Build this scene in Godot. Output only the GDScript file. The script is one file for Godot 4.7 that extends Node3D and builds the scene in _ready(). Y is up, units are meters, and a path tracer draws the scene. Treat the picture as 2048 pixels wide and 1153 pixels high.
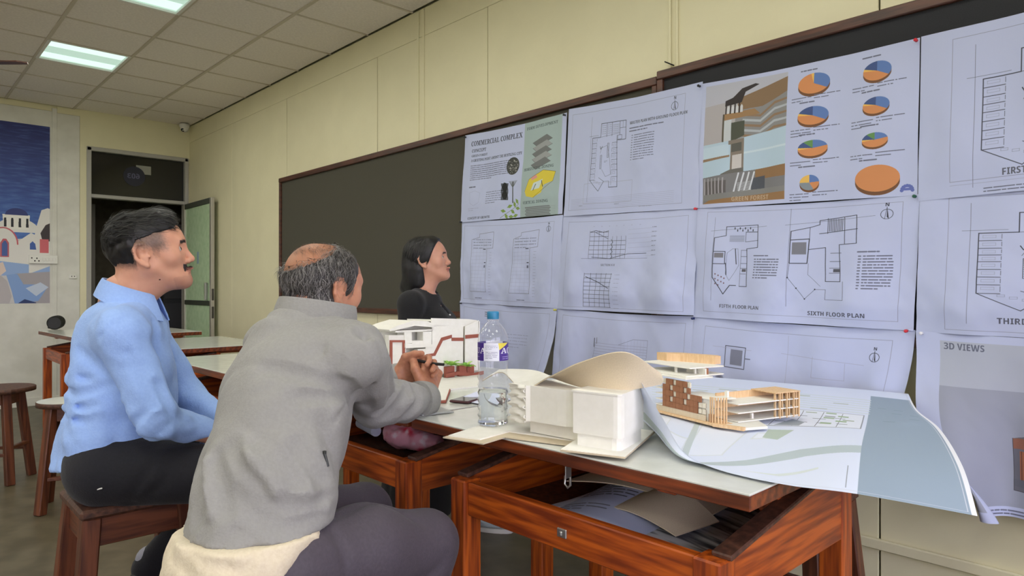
extends Node3D

var M := {}
var used := {}
var rng := RandomNumberGenerator.new()


func _ready():
	rng.seed = 7
	# camera: level phone lens, looking at the corner between the pin-board wall and the door wall
	var cam := Camera3D.new()
	cam.name = "camera"
	cam.fov = 45.82
	cam.near = 0.05
	cam.far = 200.0
	add_child(cam)
	cam.position = Vector3(8.80, 1.25, 2.84)
	cam.rotation_degrees = Vector3(0.06, 46.80, 0)
	cam.current = true
	# overcast daylight
	var sky_mat := ProceduralSkyMaterial.new()
	sky_mat.sky_top_color = Color(0.86, 0.855, 0.96)
	sky_mat.sky_horizon_color = Color(0.965, 0.94, 0.99)
	sky_mat.ground_horizon_color = Color(0.55, 0.56, 0.55)
	sky_mat.ground_bottom_color = Color(0.40, 0.40, 0.38)
	sky_mat.sky_energy_multiplier = 1.0
	var sky := Sky.new()
	sky.sky_material = sky_mat
	var env := Environment.new()
	env.background_mode = Environment.BG_SKY
	env.sky = sky
	env.background_energy_multiplier = 8.0
	env.tonemap_mode = Environment.TONE_MAPPER_LINEAR
	env.tonemap_exposure = 1.04
	env.sdfgi_enabled = true
	env.ssao_enabled = true
	env.ssil_enabled = true
	var we := WorldEnvironment.new()
	we.name = "world_environment"
	we.environment = env
	add_child(we)
	make_materials()
	build_room()
	build_ceiling()
	build_door_wall()
	build_boards()
	build_posters()
	build_tables()
	build_stools()
	build_models()
	build_clutter()
	build_people()

# ---------------------------------------------------------------- naming
func numbered(called: String) -> String:
	if not used.has(called):
		used[called] = 0
		return called
	used[called] += 1
	return "%s_%03d" % [called, used[called]]


func thing(called: String, label: String, category: String, at := Vector3.ZERO, turn := 0.0, group := "") -> Node3D:
	var o := Node3D.new()
	o.name = numbered(called)
	add_child(o)
	o.position = at
	o.rotation.y = turn
	o.set_meta("label", label)
	o.set_meta("category", category)
	if group != "":
		o.set_meta("group", group)
	return o


func part(parent: Node, called: String, mesh: Mesh, m: Material, at := Vector3.ZERO, basis := Basis.IDENTITY) -> MeshInstance3D:
	var o := MeshInstance3D.new()
	o.name = called
	o.mesh = mesh
	o.material_override = m
	o.transform = Transform3D(basis, at)
	parent.add_child(o, true)
	return o


func struct(called: String, mesh: Mesh, m: Material, at := Vector3.ZERO) -> MeshInstance3D:
	var o := part(self, numbered(called), mesh, m, at)
	o.set_meta("kind", "structure")
	return o


func struct_node(called: String) -> Node3D:
	var o := Node3D.new()
	o.name = numbered(called)
	add_child(o)
	o.set_meta("kind", "structure")
	return o


func relabel(o: Node, label: String, group := "") -> void:
	o.set_meta("label", label)
	if group != "":
		o.set_meta("group", group)


func copy(o: Node3D, called: String, label: String, at: Vector3, turn := 0.0) -> Node3D:
	var c: Node3D = o.duplicate()
	c.name = numbered(called)
	add_child(c)
	c.position = at
	c.rotation.y = turn
	c.set_meta("label", label)
	return c


# ---------------------------------------------------------------- mesh helpers
func new_st() -> SurfaceTool:
	var st := SurfaceTool.new()
	st.begin(Mesh.PRIMITIVE_TRIANGLES)
	return st


func done(st: SurfaceTool) -> ArrayMesh:
	st.generate_normals()
	return st.commit()


func tri(st: SurfaceTool, a: Vector3, b: Vector3, c: Vector3, out: Vector3) -> void:
	if (b - a).cross(c - a).dot(out) > 0.0:
		st.add_vertex(a); st.add_vertex(c); st.add_vertex(b)
	else:
		st.add_vertex(a); st.add_vertex(b); st.add_vertex(c)


func quad(st: SurfaceTool, a: Vector3, b: Vector3, c: Vector3, d: Vector3, out: Vector3) -> void:
	tri(st, a, b, c, out)
	tri(st, a, c, d, out)


# bevelled box, added to st; xf places it
func box(st: SurfaceTool, xf: Transform3D, s: Vector3, bev := 0.0) -> void:
	st.set_smooth_group(-1)
	var h := s * 0.5
	if bev <= 0.0:
		for ax in 3:
			for sg in [-1.0, 1.0]:
				var n := Vector3.ZERO
				n[ax] = sg
				var u := (ax + 1) % 3
				var v := (ax + 2) % 3
				var pts := []
				for k in [[-1, -1], [1, -1], [1, 1], [-1, 1]]:
					var p := Vector3.ZERO
					p[ax] = sg * h[ax]; p[u] = k[0] * h[u]; p[v] = k[1] * h[v]
					pts.append(xf * p)
				quad(st, pts[0], pts[1], pts[2], pts[3], xf.basis * n)
		return
	var b: float = min(bev, min(h.x, min(h.y, h.z)) * 0.95)
	# corner vertices: c[sx][sy][sz][axis] lies on the face across axis
	var corner := func(sx: float, sy: float, sz: float, ax: int) -> Vector3:
		var sgn := Vector3(sx, sy, sz)
		var p := sgn * (h - Vector3(b, b, b))
		p[ax] = sgn[ax] * h[ax]
		return xf * p
	for ax in 3:
		var u := (ax + 1) % 3
		var v := (ax + 2) % 3
		for sg in [-1.0, 1.0]:
			var n := Vector3.ZERO
			n[ax] = sg
			var pts := []
			for k in [[-1.0, -1.0], [1.0, -1.0], [1.0, 1.0], [-1.0, 1.0]]:
				var q := Vector3.ZERO
				q[ax] = sg; q[u] = k[0]; q[v] = k[1]
				pts.append(corner.call(q.x, q.y, q.z, ax))
			quad(st, pts[0], pts[1], pts[2], pts[3], xf.basis * n)
		# edges along ax
		for su in [-1.0, 1.0]:
			for sv in [-1.0, 1.0]:
				var qa := Vector3.ZERO
				qa[ax] = -1.0; qa[u] = su; qa[v] = sv
				var qb := qa
				qb[ax] = 1.0
				var n := Vector3.ZERO
				n[u] = su; n[v] = sv
				quad(st, corner.call(qa.x, qa.y, qa.z, u), corner.call(qb.x, qb.y, qb.z, u), corner.call(qb.x, qb.y, qb.z, v), corner.call(qa.x, qa.y, qa.z, v), xf.basis * n)
	for sx in [-1.0, 1.0]:
		for sy in [-1.0, 1.0]:
			for sz in [-1.0, 1.0]:
				tri(st, corner.call(sx, sy, sz, 0), corner.call(sx, sy, sz, 1), corner.call(sx, sy, sz, 2), xf.basis * Vector3(sx, sy, sz))


func at(p: Vector3) -> Transform3D:
	return Transform3D(Basis.IDENTITY, p)


func box_mesh(s: Vector3, bev := 0.0) -> ArrayMesh:
	var st := new_st()
	box(st, Transform3D.IDENTITY, s, bev)
	return done(st)


# box from two corners, in its parent's axes
func slab(parent: Node, called: String, lo: Vector3, hi: Vector3, m: Material, bev := 0.0) -> MeshInstance3D:
	return part(parent, called, box_mesh(hi - lo, bev), m, (lo + hi) * 0.5)


# a straight bar between two points with a rectangular section
func bar_xf(a: Vector3, b: Vector3, side := Vector3.UP) -> Transform3D:
	var y := (b - a).normalized()
	var x := side.cross(y)
	if x.length() < 0.01:
		x = Vector3.RIGHT.cross(y)
		if x.length() < 0.01:
			x = Vector3.FORWARD.cross(y)
	x = x.normalized()
	return Transform3D(Basis(x, y, x.cross(y)), (a + b) * 0.5)


func bar(st: SurfaceTool, a: Vector3, b: Vector3, w: float, t: float, bev := 0.0, side := Vector3.UP) -> void:
	box(st, bar_xf(a, b, side), Vector3(w, (b - a).length(), t), bev)


# tube along points
func tube(st: SurfaceTool, pts: Array, radii: Array, seg := 10, caps := true) -> void:
	var n := pts.size()
	var rings := []
	var up := Vector3.UP
	for i in n:
		var t: Vector3 = (pts[min(i + 1, n - 1)] - pts[max(i - 1, 0)]).normalized()
		if absf(t.dot(up)) > 0.95:
			up = Vector3.RIGHT if absf(t.x) < 0.9 else Vector3.FORWARD
		var x := up.cross(t).normalized()
		var y := t.cross(x)
		up = y
		var r: float = radii[i] if i < radii.size() else radii[-1]
		var ring := []
		for k in seg:
			var a := TAU * k / seg
			ring.append(pts[i] + (x * cos(a) + y * sin(a)) * r)
		rings.append(ring)
	st.set_smooth_group(1)
	for i in n - 1:
		for k in seg:
			var k2 := (k + 1) % seg
			var mid: Vector3 = (rings[i][k] + rings[i + 1][k2]) * 0.5 - (pts[i] + pts[i + 1]) * 0.5
			quad(st, rings[i][k], rings[i][k2], rings[i + 1][k2], rings[i + 1][k], mid)
	if caps:
		st.set_smooth_group(-1)
		for e in [0, n - 1]:
			var dir: Vector3 = pts[0] - pts[1] if e == 0 else pts[n - 1] - pts[n - 2]
			for k in seg:
				tri(st, pts[e], rings[e][k], rings[e][(k + 1) % seg], dir)


# surface of revolution about y; profile of Vector2(radius, height)
func lathe(st: SurfaceTool, prof: Array, seg := 24, o := Vector3.ZERO, smooth := true) -> void:
	st.set_smooth_group(1 if smooth else -1)
	for i in prof.size() - 1:
		var p: Vector2 = prof[i]
		var q: Vector2 = prof[i + 1]
		var nrm := Vector2(q.y - p.y, p.x - q.x)
		for k in seg:
			var a := TAU * k / seg
			var b := TAU * (k + 1) / seg
			var m := (a + b) * 0.5
			var out := Vector3(cos(m) * nrm.x, nrm.y, sin(m) * nrm.x)
			var pa := o + Vector3(cos(a) * p.x, p.y, sin(a) * p.x)
			var pb := o + Vector3(cos(b) * p.x, p.y, sin(b) * p.x)
			var qa := o + Vector3(cos(a) * q.x, q.y, sin(a) * q.x)
			var qb := o + Vector3(cos(b) * q.x, q.y, sin(b) * q.x)
			if p.x > 1e-5:
				tri(st, pa, pb, qb, out)
			if q.x > 1e-5:
				tri(st, pa, qb, qa, out)


# extruded polygon: poly in the xz plane (Vector2(x, z)), between y0 and y1
func prism(st: SurfaceTool, poly: PackedVector2Array, y0: float, y1: float, xf := Transform3D.IDENTITY) -> void:
	st.set_smooth_group(-1)
	var idx := Geometry2D.triangulate_polygon(poly)
	for i in range(0, idx.size(), 3):
		for e in [[y0, Vector3.DOWN], [y1, Vector3.UP]]:
			var p := []
			for k in 3:
				var v := poly[idx[i + k]]
				p.append(xf * Vector3(v.x, e[0], v.y))
			tri(st, p[0], p[1], p[2], xf.basis * e[1])
	var area := 0.0
	for i in poly.size():
		area += poly[i].cross(poly[(i + 1) % poly.size()])
	for i in poly.size():
		var a := poly[i]
		var b := poly[(i + 1) % poly.size()]
		var e := b - a
		var n := Vector2(e.y, -e.x) * signf(area)
		quad(st, xf * Vector3(a.x, y0, a.y), xf * Vector3(b.x, y0, b.y), xf * Vector3(b.x, y1, b.y), xf * Vector3(a.x, y1, a.y), xf.basis * Vector3(n.x, 0, n.y))


func pv(a: Array) -> PackedVector2Array:
	var r := PackedVector2Array()
	for i in range(0, a.size(), 2):
		r.append(Vector2(a[i], a[i + 1]))
	return r


func crom(a: Vector3, b: Vector3, c: Vector3, d: Vector3, t: float) -> Vector3:
	return b.cubic_interpolate(c, a, d, t)


# smooth surface through a grid of control points: ctrl[row][column]; uv runs along columns (x) and rows (y)
func patch_point(ctrl: Array, u: float, v: float) -> Vector3:
	var nr := ctrl.size()
	var nc: int = ctrl[0].size()
	var fu := u * (nc - 1)
	var iu := mini(int(fu), nc - 2)
	var fv := v * (nr - 1)
	var iv := mini(int(fv), nr - 2)
	var col := []
	for k in 4:
		var r := clampi(iv - 1 + k, 0, nr - 1)
		col.append(crom(ctrl[r][maxi(iu - 1, 0)], ctrl[r][iu], ctrl[r][iu + 1], ctrl[r][mini(iu + 2, nc - 1)], fu - iu))
	return crom(col[0], col[1], col[2], col[3], fv - iv)


# a sheet over (u, v) in 0..1; f gives the point; thick > 0 makes a closed board
func sheet(f: Callable, nu: int, nv: int, thick := 0.0) -> ArrayMesh:
	var pts := PackedVector3Array()
	var nrm := PackedVector3Array()
	var uvs := PackedVector2Array()
	var idx := PackedInt32Array()
	for j in nv + 1:
		for i in nu + 1:
			pts.append(f.call(float(i) / nu, float(j) / nv))
			uvs.append(Vector2(float(i) / nu, float(j) / nv))
	nrm.resize(pts.size())
	var w := nu + 1
	for j in nv + 1:
		for i in w:
			var du := pts[j * w + mini(i + 1, nu)] - pts[j * w + maxi(i - 1, 0)]
			var dv := pts[mini(j + 1, nv) * w + i] - pts[maxi(j - 1, 0) * w + i]
			nrm[j * w + i] = dv.cross(du).normalized()
	for j in nv:
		for i in nu:
			var a := j * w + i
			idx.append_array(PackedInt32Array([a, a + 1, a + w + 1, a, a + w + 1, a + w]))
	if thick > 0.0:
		var n0 := pts.size()
		for i in n0:
			pts.append(pts[i] - nrm[i] * thick)
			nrm.append(-nrm[i])
			uvs.append(uvs[i])
		for j in nv:
			for i in nu:
				var a := n0 + j * w + i
				idx.append_array(PackedInt32Array([a, a + w + 1, a + 1, a, a + w, a + w + 1]))
		var rim := []
		for i in nu: rim.append([i, i + 1])
		for j in nv: rim.append([j * w + nu, (j + 1) * w + nu])
		for i in nu: rim.append([nv * w + nu - i, nv * w + nu - i - 1])
		for j in nv: rim.append([(nv - j) * w, (nv - j - 1) * w])
		for e in rim:
			var a: Vector3 = pts[e[0]]
			var b: Vector3 = pts[e[1]]
			var c: Vector3 = pts[n0 + e[1]]
			var d: Vector3 = pts[n0 + e[0]]
			var n := (c - a).cross(b - a).normalized()
			var k := pts.size()
			for p in [a, b, c, d]:
				pts.append(p)
				nrm.append(-n)
				uvs.append(uvs[e[0]])
			idx.append_array(PackedInt32Array([k, k + 2, k + 1, k, k + 3, k + 2]))
	var arr := []
	arr.resize(Mesh.ARRAY_MAX)
	arr[Mesh.ARRAY_VERTEX] = pts
	arr[Mesh.ARRAY_NORMAL] = nrm
	arr[Mesh.ARRAY_TEX_UV] = uvs
	arr[Mesh.ARRAY_INDEX] = idx
	var m := ArrayMesh.new()
	m.add_surface_from_arrays(Mesh.PRIMITIVE_TRIANGLES, arr)
	return m


# ---------------------------------------------------------------- drawing into images
func ink(img: Image, x: int, y: int, c: Color, a := 1.0) -> void:
	if x >= 0 and y >= 0 and x < img.get_width() and y < img.get_height():
		img.set_pixel(x, y, img.get_pixel(x, y).lerp(c, a * c.a))


func stroke(img: Image, a: Vector2, b: Vector2, w: float, c: Color) -> void:
	var lo := a.min(b) - Vector2(w, w)
	var hi := a.max(b) + Vector2(w, w)
	var ab := b - a
	var l2 := maxf(ab.length_squared(), 1e-6)
	# walk along the longer axis only
	var steep := absf(ab.y) > absf(ab.x)
	var s0 := int(lo.y) if steep else int(lo.x)
	var s1 := int(hi.y) if steep else int(hi.x)
	for s in range(s0, s1 + 1):
		var t := 0.0
		if steep:
			t = clampf((s - a.y) / (ab.y if absf(ab.y) > 1e-6 else 1e-6), 0, 1)
		else:
			t = clampf((s - a.x) / (ab.x if absf(ab.x) > 1e-6 else 1e-6), 0, 1)
		var m := a + ab * t
		var r := int(ceil(w)) + 1
		for k in range(-r, r + 1):
			var p := Vector2(m.x + k, s) if steep else Vector2(s, m.y + k)
			p = p.floor() + Vector2(0.5, 0.5)
			var h := clampf((p - a).dot(ab) / l2, 0, 1)
			var d := (p - a - ab * h).length()
			var cov := clampf(w * 0.5 + 0.5 - d, 0, 1)
			if cov > 0.0:
				ink(img, int(p.x), int(p.y), c, cov)


func path(img: Image, pts: Array, w: float, c: Color, closed := false) -> void:
	for i in pts.size() - 1:
		stroke(img, pts[i], pts[i + 1], w, c)
	if closed:
		stroke(img, pts[-1], pts[0], w, c)


func fill(img: Image, poly: PackedVector2Array, c: Color) -> void:
	var y0 := 1e9
	var y1 := -1e9
	for p in poly:
		y0 = minf(y0, p.y)
		y1 = maxf(y1, p.y)
	for y in range(maxi(0, int(y0)), mini(img.get_height() - 1, int(y1)) + 1):
		var xs := []
		for i in poly.size():
			var a := poly[i]
			var b := poly[(i + 1) % poly.size()]
			if (a.y <= y + 0.5) != (b.y <= y + 0.5):
				xs.append(a.x + (y + 0.5 - a.y) / (b.y - a.y) * (b.x - a.x))
		xs.sort()
		for k in range(0, xs.size() - 1, 2):
			var xa := clampi(roundi(xs[k]), 0, img.get_width())
			var xb := clampi(roundi(xs[k + 1]), 0, img.get_width())
			if xb > xa:
				if c.a >= 1.0:
					img.fill_rect(Rect2i(xa, y, xb - xa, 1), c)
				else:
					for x in range(xa, xb):
						ink(img, x, y, c)


func rect(img: Image, x: float, y: float, w: float, h: float, c: Color, line := 0.0) -> void:
	if line <= 0.0:
		img.fill_rect(Rect2i(int(x), int(y), maxi(1, int(w)), maxi(1, int(h))), c)
	else:
		path(img, [Vector2(x, y), Vector2(x + w, y), Vector2(x + w, y + h), Vector2(x, y + h)], line, c, true)


func sector(cx: float, cy: float, rx: float, ry: float, a0: float, a1: float) -> PackedVector2Array:
	var r := PackedVector2Array()
	if a1 - a0 < TAU - 0.001:
		r.append(Vector2(cx, cy))
	var n := maxi(4, int((a1 - a0) * 10))
	for i in n + 1:
		var a := lerpf(a0, a1, float(i) / n)
		r.append(Vector2(cx + cos(a) * rx, cy + sin(a) * ry))
	return r


var fonts := {}


func font_rid(kind: String) -> RID:
	if not fonts.has(kind):
		var sf := SystemFont.new()
		sf.font_names = PackedStringArray(["Droid Serif" if kind.begins_with("serif") else "Droid Sans"])
		sf.font_weight = 700 if kind.ends_with("bold") else 400
		fonts[kind] = [sf, sf.get_rids()[0], {}]
	return fonts[kind][1]


# draws a line of text; (x, y) is the left end of its baseline; returns its width. squeeze < 1 narrows it, mirror flips it
func text(img: Image, s: String, x: float, y: float, size: int, c: Color, kind := "sans", squeeze := 1.0, mirror := false) -> float:
	var ts := TextServerManager.get_primary_interface()
	var rid := font_rid(kind)
	var sz := Vector2i(size, 0)
	var sheets: Dictionary = fonts[kind][2]
	var pen := 0.0
	var dabs := []
	for ch in s:
		var gi := ts.font_get_glyph_index(rid, size, ch.unicode_at(0), 0)
		ts.font_render_glyph(rid, sz, gi)
		var r := ts.font_get_glyph_uv_rect(rid, sz, gi)
		var off := ts.font_get_glyph_offset(rid, sz, gi)
		var ti := ts.font_get_glyph_texture_idx(rid, sz, gi)
		if r.size.x > 0 and ti >= 0:
			var g := ts.font_get_texture_image(rid, sz, ti)
			for j in int(r.size.y):
				for i in int(r.size.x):
					var cov := g.get_pixel(int(r.position.x) + i, int(r.position.y) + j).a
					if cov > 0.02:
						dabs.append([pen + off.x + i, off.y + j, cov])
		pen += ts.font_get_glyph_advance(rid, size, gi).x
	for d in dabs:
		var px: float = (pen - d[0] if mirror else d[0]) * squeeze
		ink(img, int(x + px), int(y + d[1]), c, d[2])
	return pen * squeeze


# a block of print too small to read: dashes of word length
func greek(img: Image, x: float, y: float, w: float, lines: int, pitch: float, c: Color, thick := 2.0) -> void:
	for l in lines:
		var px := x
		var stop := x + w * (1.0 if l < lines - 1 else 0.55)
		while px < stop:
			var ww := minf(rng.randf_range(1.5, 6) * pitch / 8.0, stop - px)
			stroke(img, Vector2(px, y + l * pitch), Vector2(px + ww, y + l * pitch), thick, c)
			px += ww + pitch * (0.22 if rng.randf() < 0.7 else 0.55)


func tex(img: Image) -> ImageTexture:
	img.generate_mipmaps()
	return ImageTexture.create_from_image(img)


# ---------------------------------------------------------------- materials
func plain(c: Color, rough := 0.7, metal := 0.0) -> StandardMaterial3D:
	var m := StandardMaterial3D.new()
	m.albedo_color = c
	m.roughness = rough
	m.metallic = metal
	return m


# image of seamless noise between two colours
func noise_img(seed_: int, freq: float, c0: Color, c1: Color, size := 256, octaves := 4, contrast := 1.0) -> Image:
	var n := FastNoiseLite.new()
	n.seed = seed_
	n.frequency = freq
	n.fractal_octaves = octaves
	var g := n.get_seamless_image(size, size)
	var img := Image.create(size, size, false, Image.FORMAT_RGB8)
	for y in size:
		for x in size:
			var v := clampf((g.get_pixel(x, y).r - 0.5) * contrast + 0.5, 0, 1)
			img.set_pixel(x, y, c0.lerp(c1, v))
	return img


func noisy(seed_: int, c0: Color, c1: Color, scale: Vector3, rough := 0.7, freq := 0.02, contrast := 1.5, bump := 0.0, world := true) -> StandardMaterial3D:
	var m := plain(Color.WHITE, rough)
	m.albedo_texture = tex(noise_img(seed_, freq, c0, c1, 256, 4, contrast))
	m.uv1_triplanar = true
	m.uv1_world_triplanar = world
	m.uv1_scale = scale
	if bump > 0.0:
		var b := noise_img(seed_ + 5, freq * 2.0, Color.BLACK, Color.WHITE, 256, 3, contrast)
		b.bump_map_to_normal_map(bump)
		m.normal_enabled = true
		m.normal_texture = tex(b)
	return m


func wood(seed_: int, dark: Color, light: Color, axis: int, rough := 0.35) -> StandardMaterial3D:
	var sc := Vector3(9, 9, 9)
	sc[axis] = 0.7
	var m := noisy(seed_, dark, light, sc, rough, 0.014, 1.9, 0.0, false)
	return m


func make_materials() -> void:
	M.wall = noisy(1, Color8(227, 221, 186), Color8(231, 225, 190), Vector3(0.5, 0.5, 0.5), 0.55)
	M.wall_white = noisy(2, Color8(214, 213, 204), Color8(226, 225, 217), Vector3(0.8, 0.8, 0.8), 0.5)
	M.ceiling_tile = noisy(3, Color8(230, 222, 214), Color8(240, 232, 224), Vector3(2.5, 2.5, 2.5), 0.9, 0.06, 1.6)
	M.grid = plain(Color8(200, 190, 172), 0.5)
	M.floor = noisy(4, Color8(82, 75, 57), Color8(100, 92, 73), Vector3(0.7, 0.7, 0.7), 0.42, 0.03, 1.8)
	M.concrete = noisy(14, Color8(150, 145, 132), Color8(168, 163, 150), Vector3(0.7, 0.7, 0.7), 0.8)
	for ax in 3:
		var k: String = ["x", "y", "z"][ax]
		M["wood_" + k] = wood(10, Color8(120, 46, 12), Color8(192, 92, 24), ax, 0.42)
		M["old_wood_" + k] = wood(12, Color8(70, 34, 20), Color8(112, 62, 38), ax, 0.45)
	M.wood_lid = wood(13, Color8(84, 36, 14), Color8(136, 64, 26), 0, 0.4)
	M.wood_top = noisy(11, Color8(58, 36, 27), Color8(98, 62, 46), Vector3(5, 5, 5), 0.55, 0.03, 1.8)
	M.board_frame = wood(16, Color8(62, 36, 26), Color8(92, 54, 38), 0, 0.4)
	M.pin_felt = noisy(17, Color8(66, 64, 55), Color8(92, 89, 77), Vector3(9, 9, 9), 0.95, 0.2, 2.0, 1.0)
	M.pin_dark = noisy(18, Color8(38, 39, 42), Color8(52, 53, 56), Vector3(9, 9, 9), 0.95, 0.2, 2.0)
	M.laminate = noisy(19, Color8(214, 217, 210), Color8(223, 226, 219), Vector3(2, 2, 2), 0.14, 0.02, 1.4)
	M.steel = plain(Color8(190, 190, 188), 0.3, 0.9)
	M.paper = plain(Color8(214, 219, 242), 0.8)
	M.black = plain(Color8(20, 20, 22), 0.55)
	M.white_plastic = plain(Color8(232, 231, 225), 0.4)
	M.card_white = noisy(20, Color8(238, 236, 227), Color8(242, 240, 232), Vector3(6, 6, 6), 0.7)
	M.card_grey = noisy(21, Color8(214, 198, 170), Color8(228, 213, 186), Vector3(14, 14, 14), 0.85, 0.08, 1.6)
	M.card_edge = plain(Color8(206, 192, 166), 0.85)
	M.card_brown = noisy(22, Color8(150, 100, 70), Color8(164, 112, 80), Vector3(10, 10, 10), 0.8)
	M.card_rust = plain(Color8(156, 88, 72), 0.8)
	M.balsa = noisy(23, Color8(222, 184, 138), Color8(236, 204, 162), Vector3(20, 3, 20), 0.75)

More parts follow.
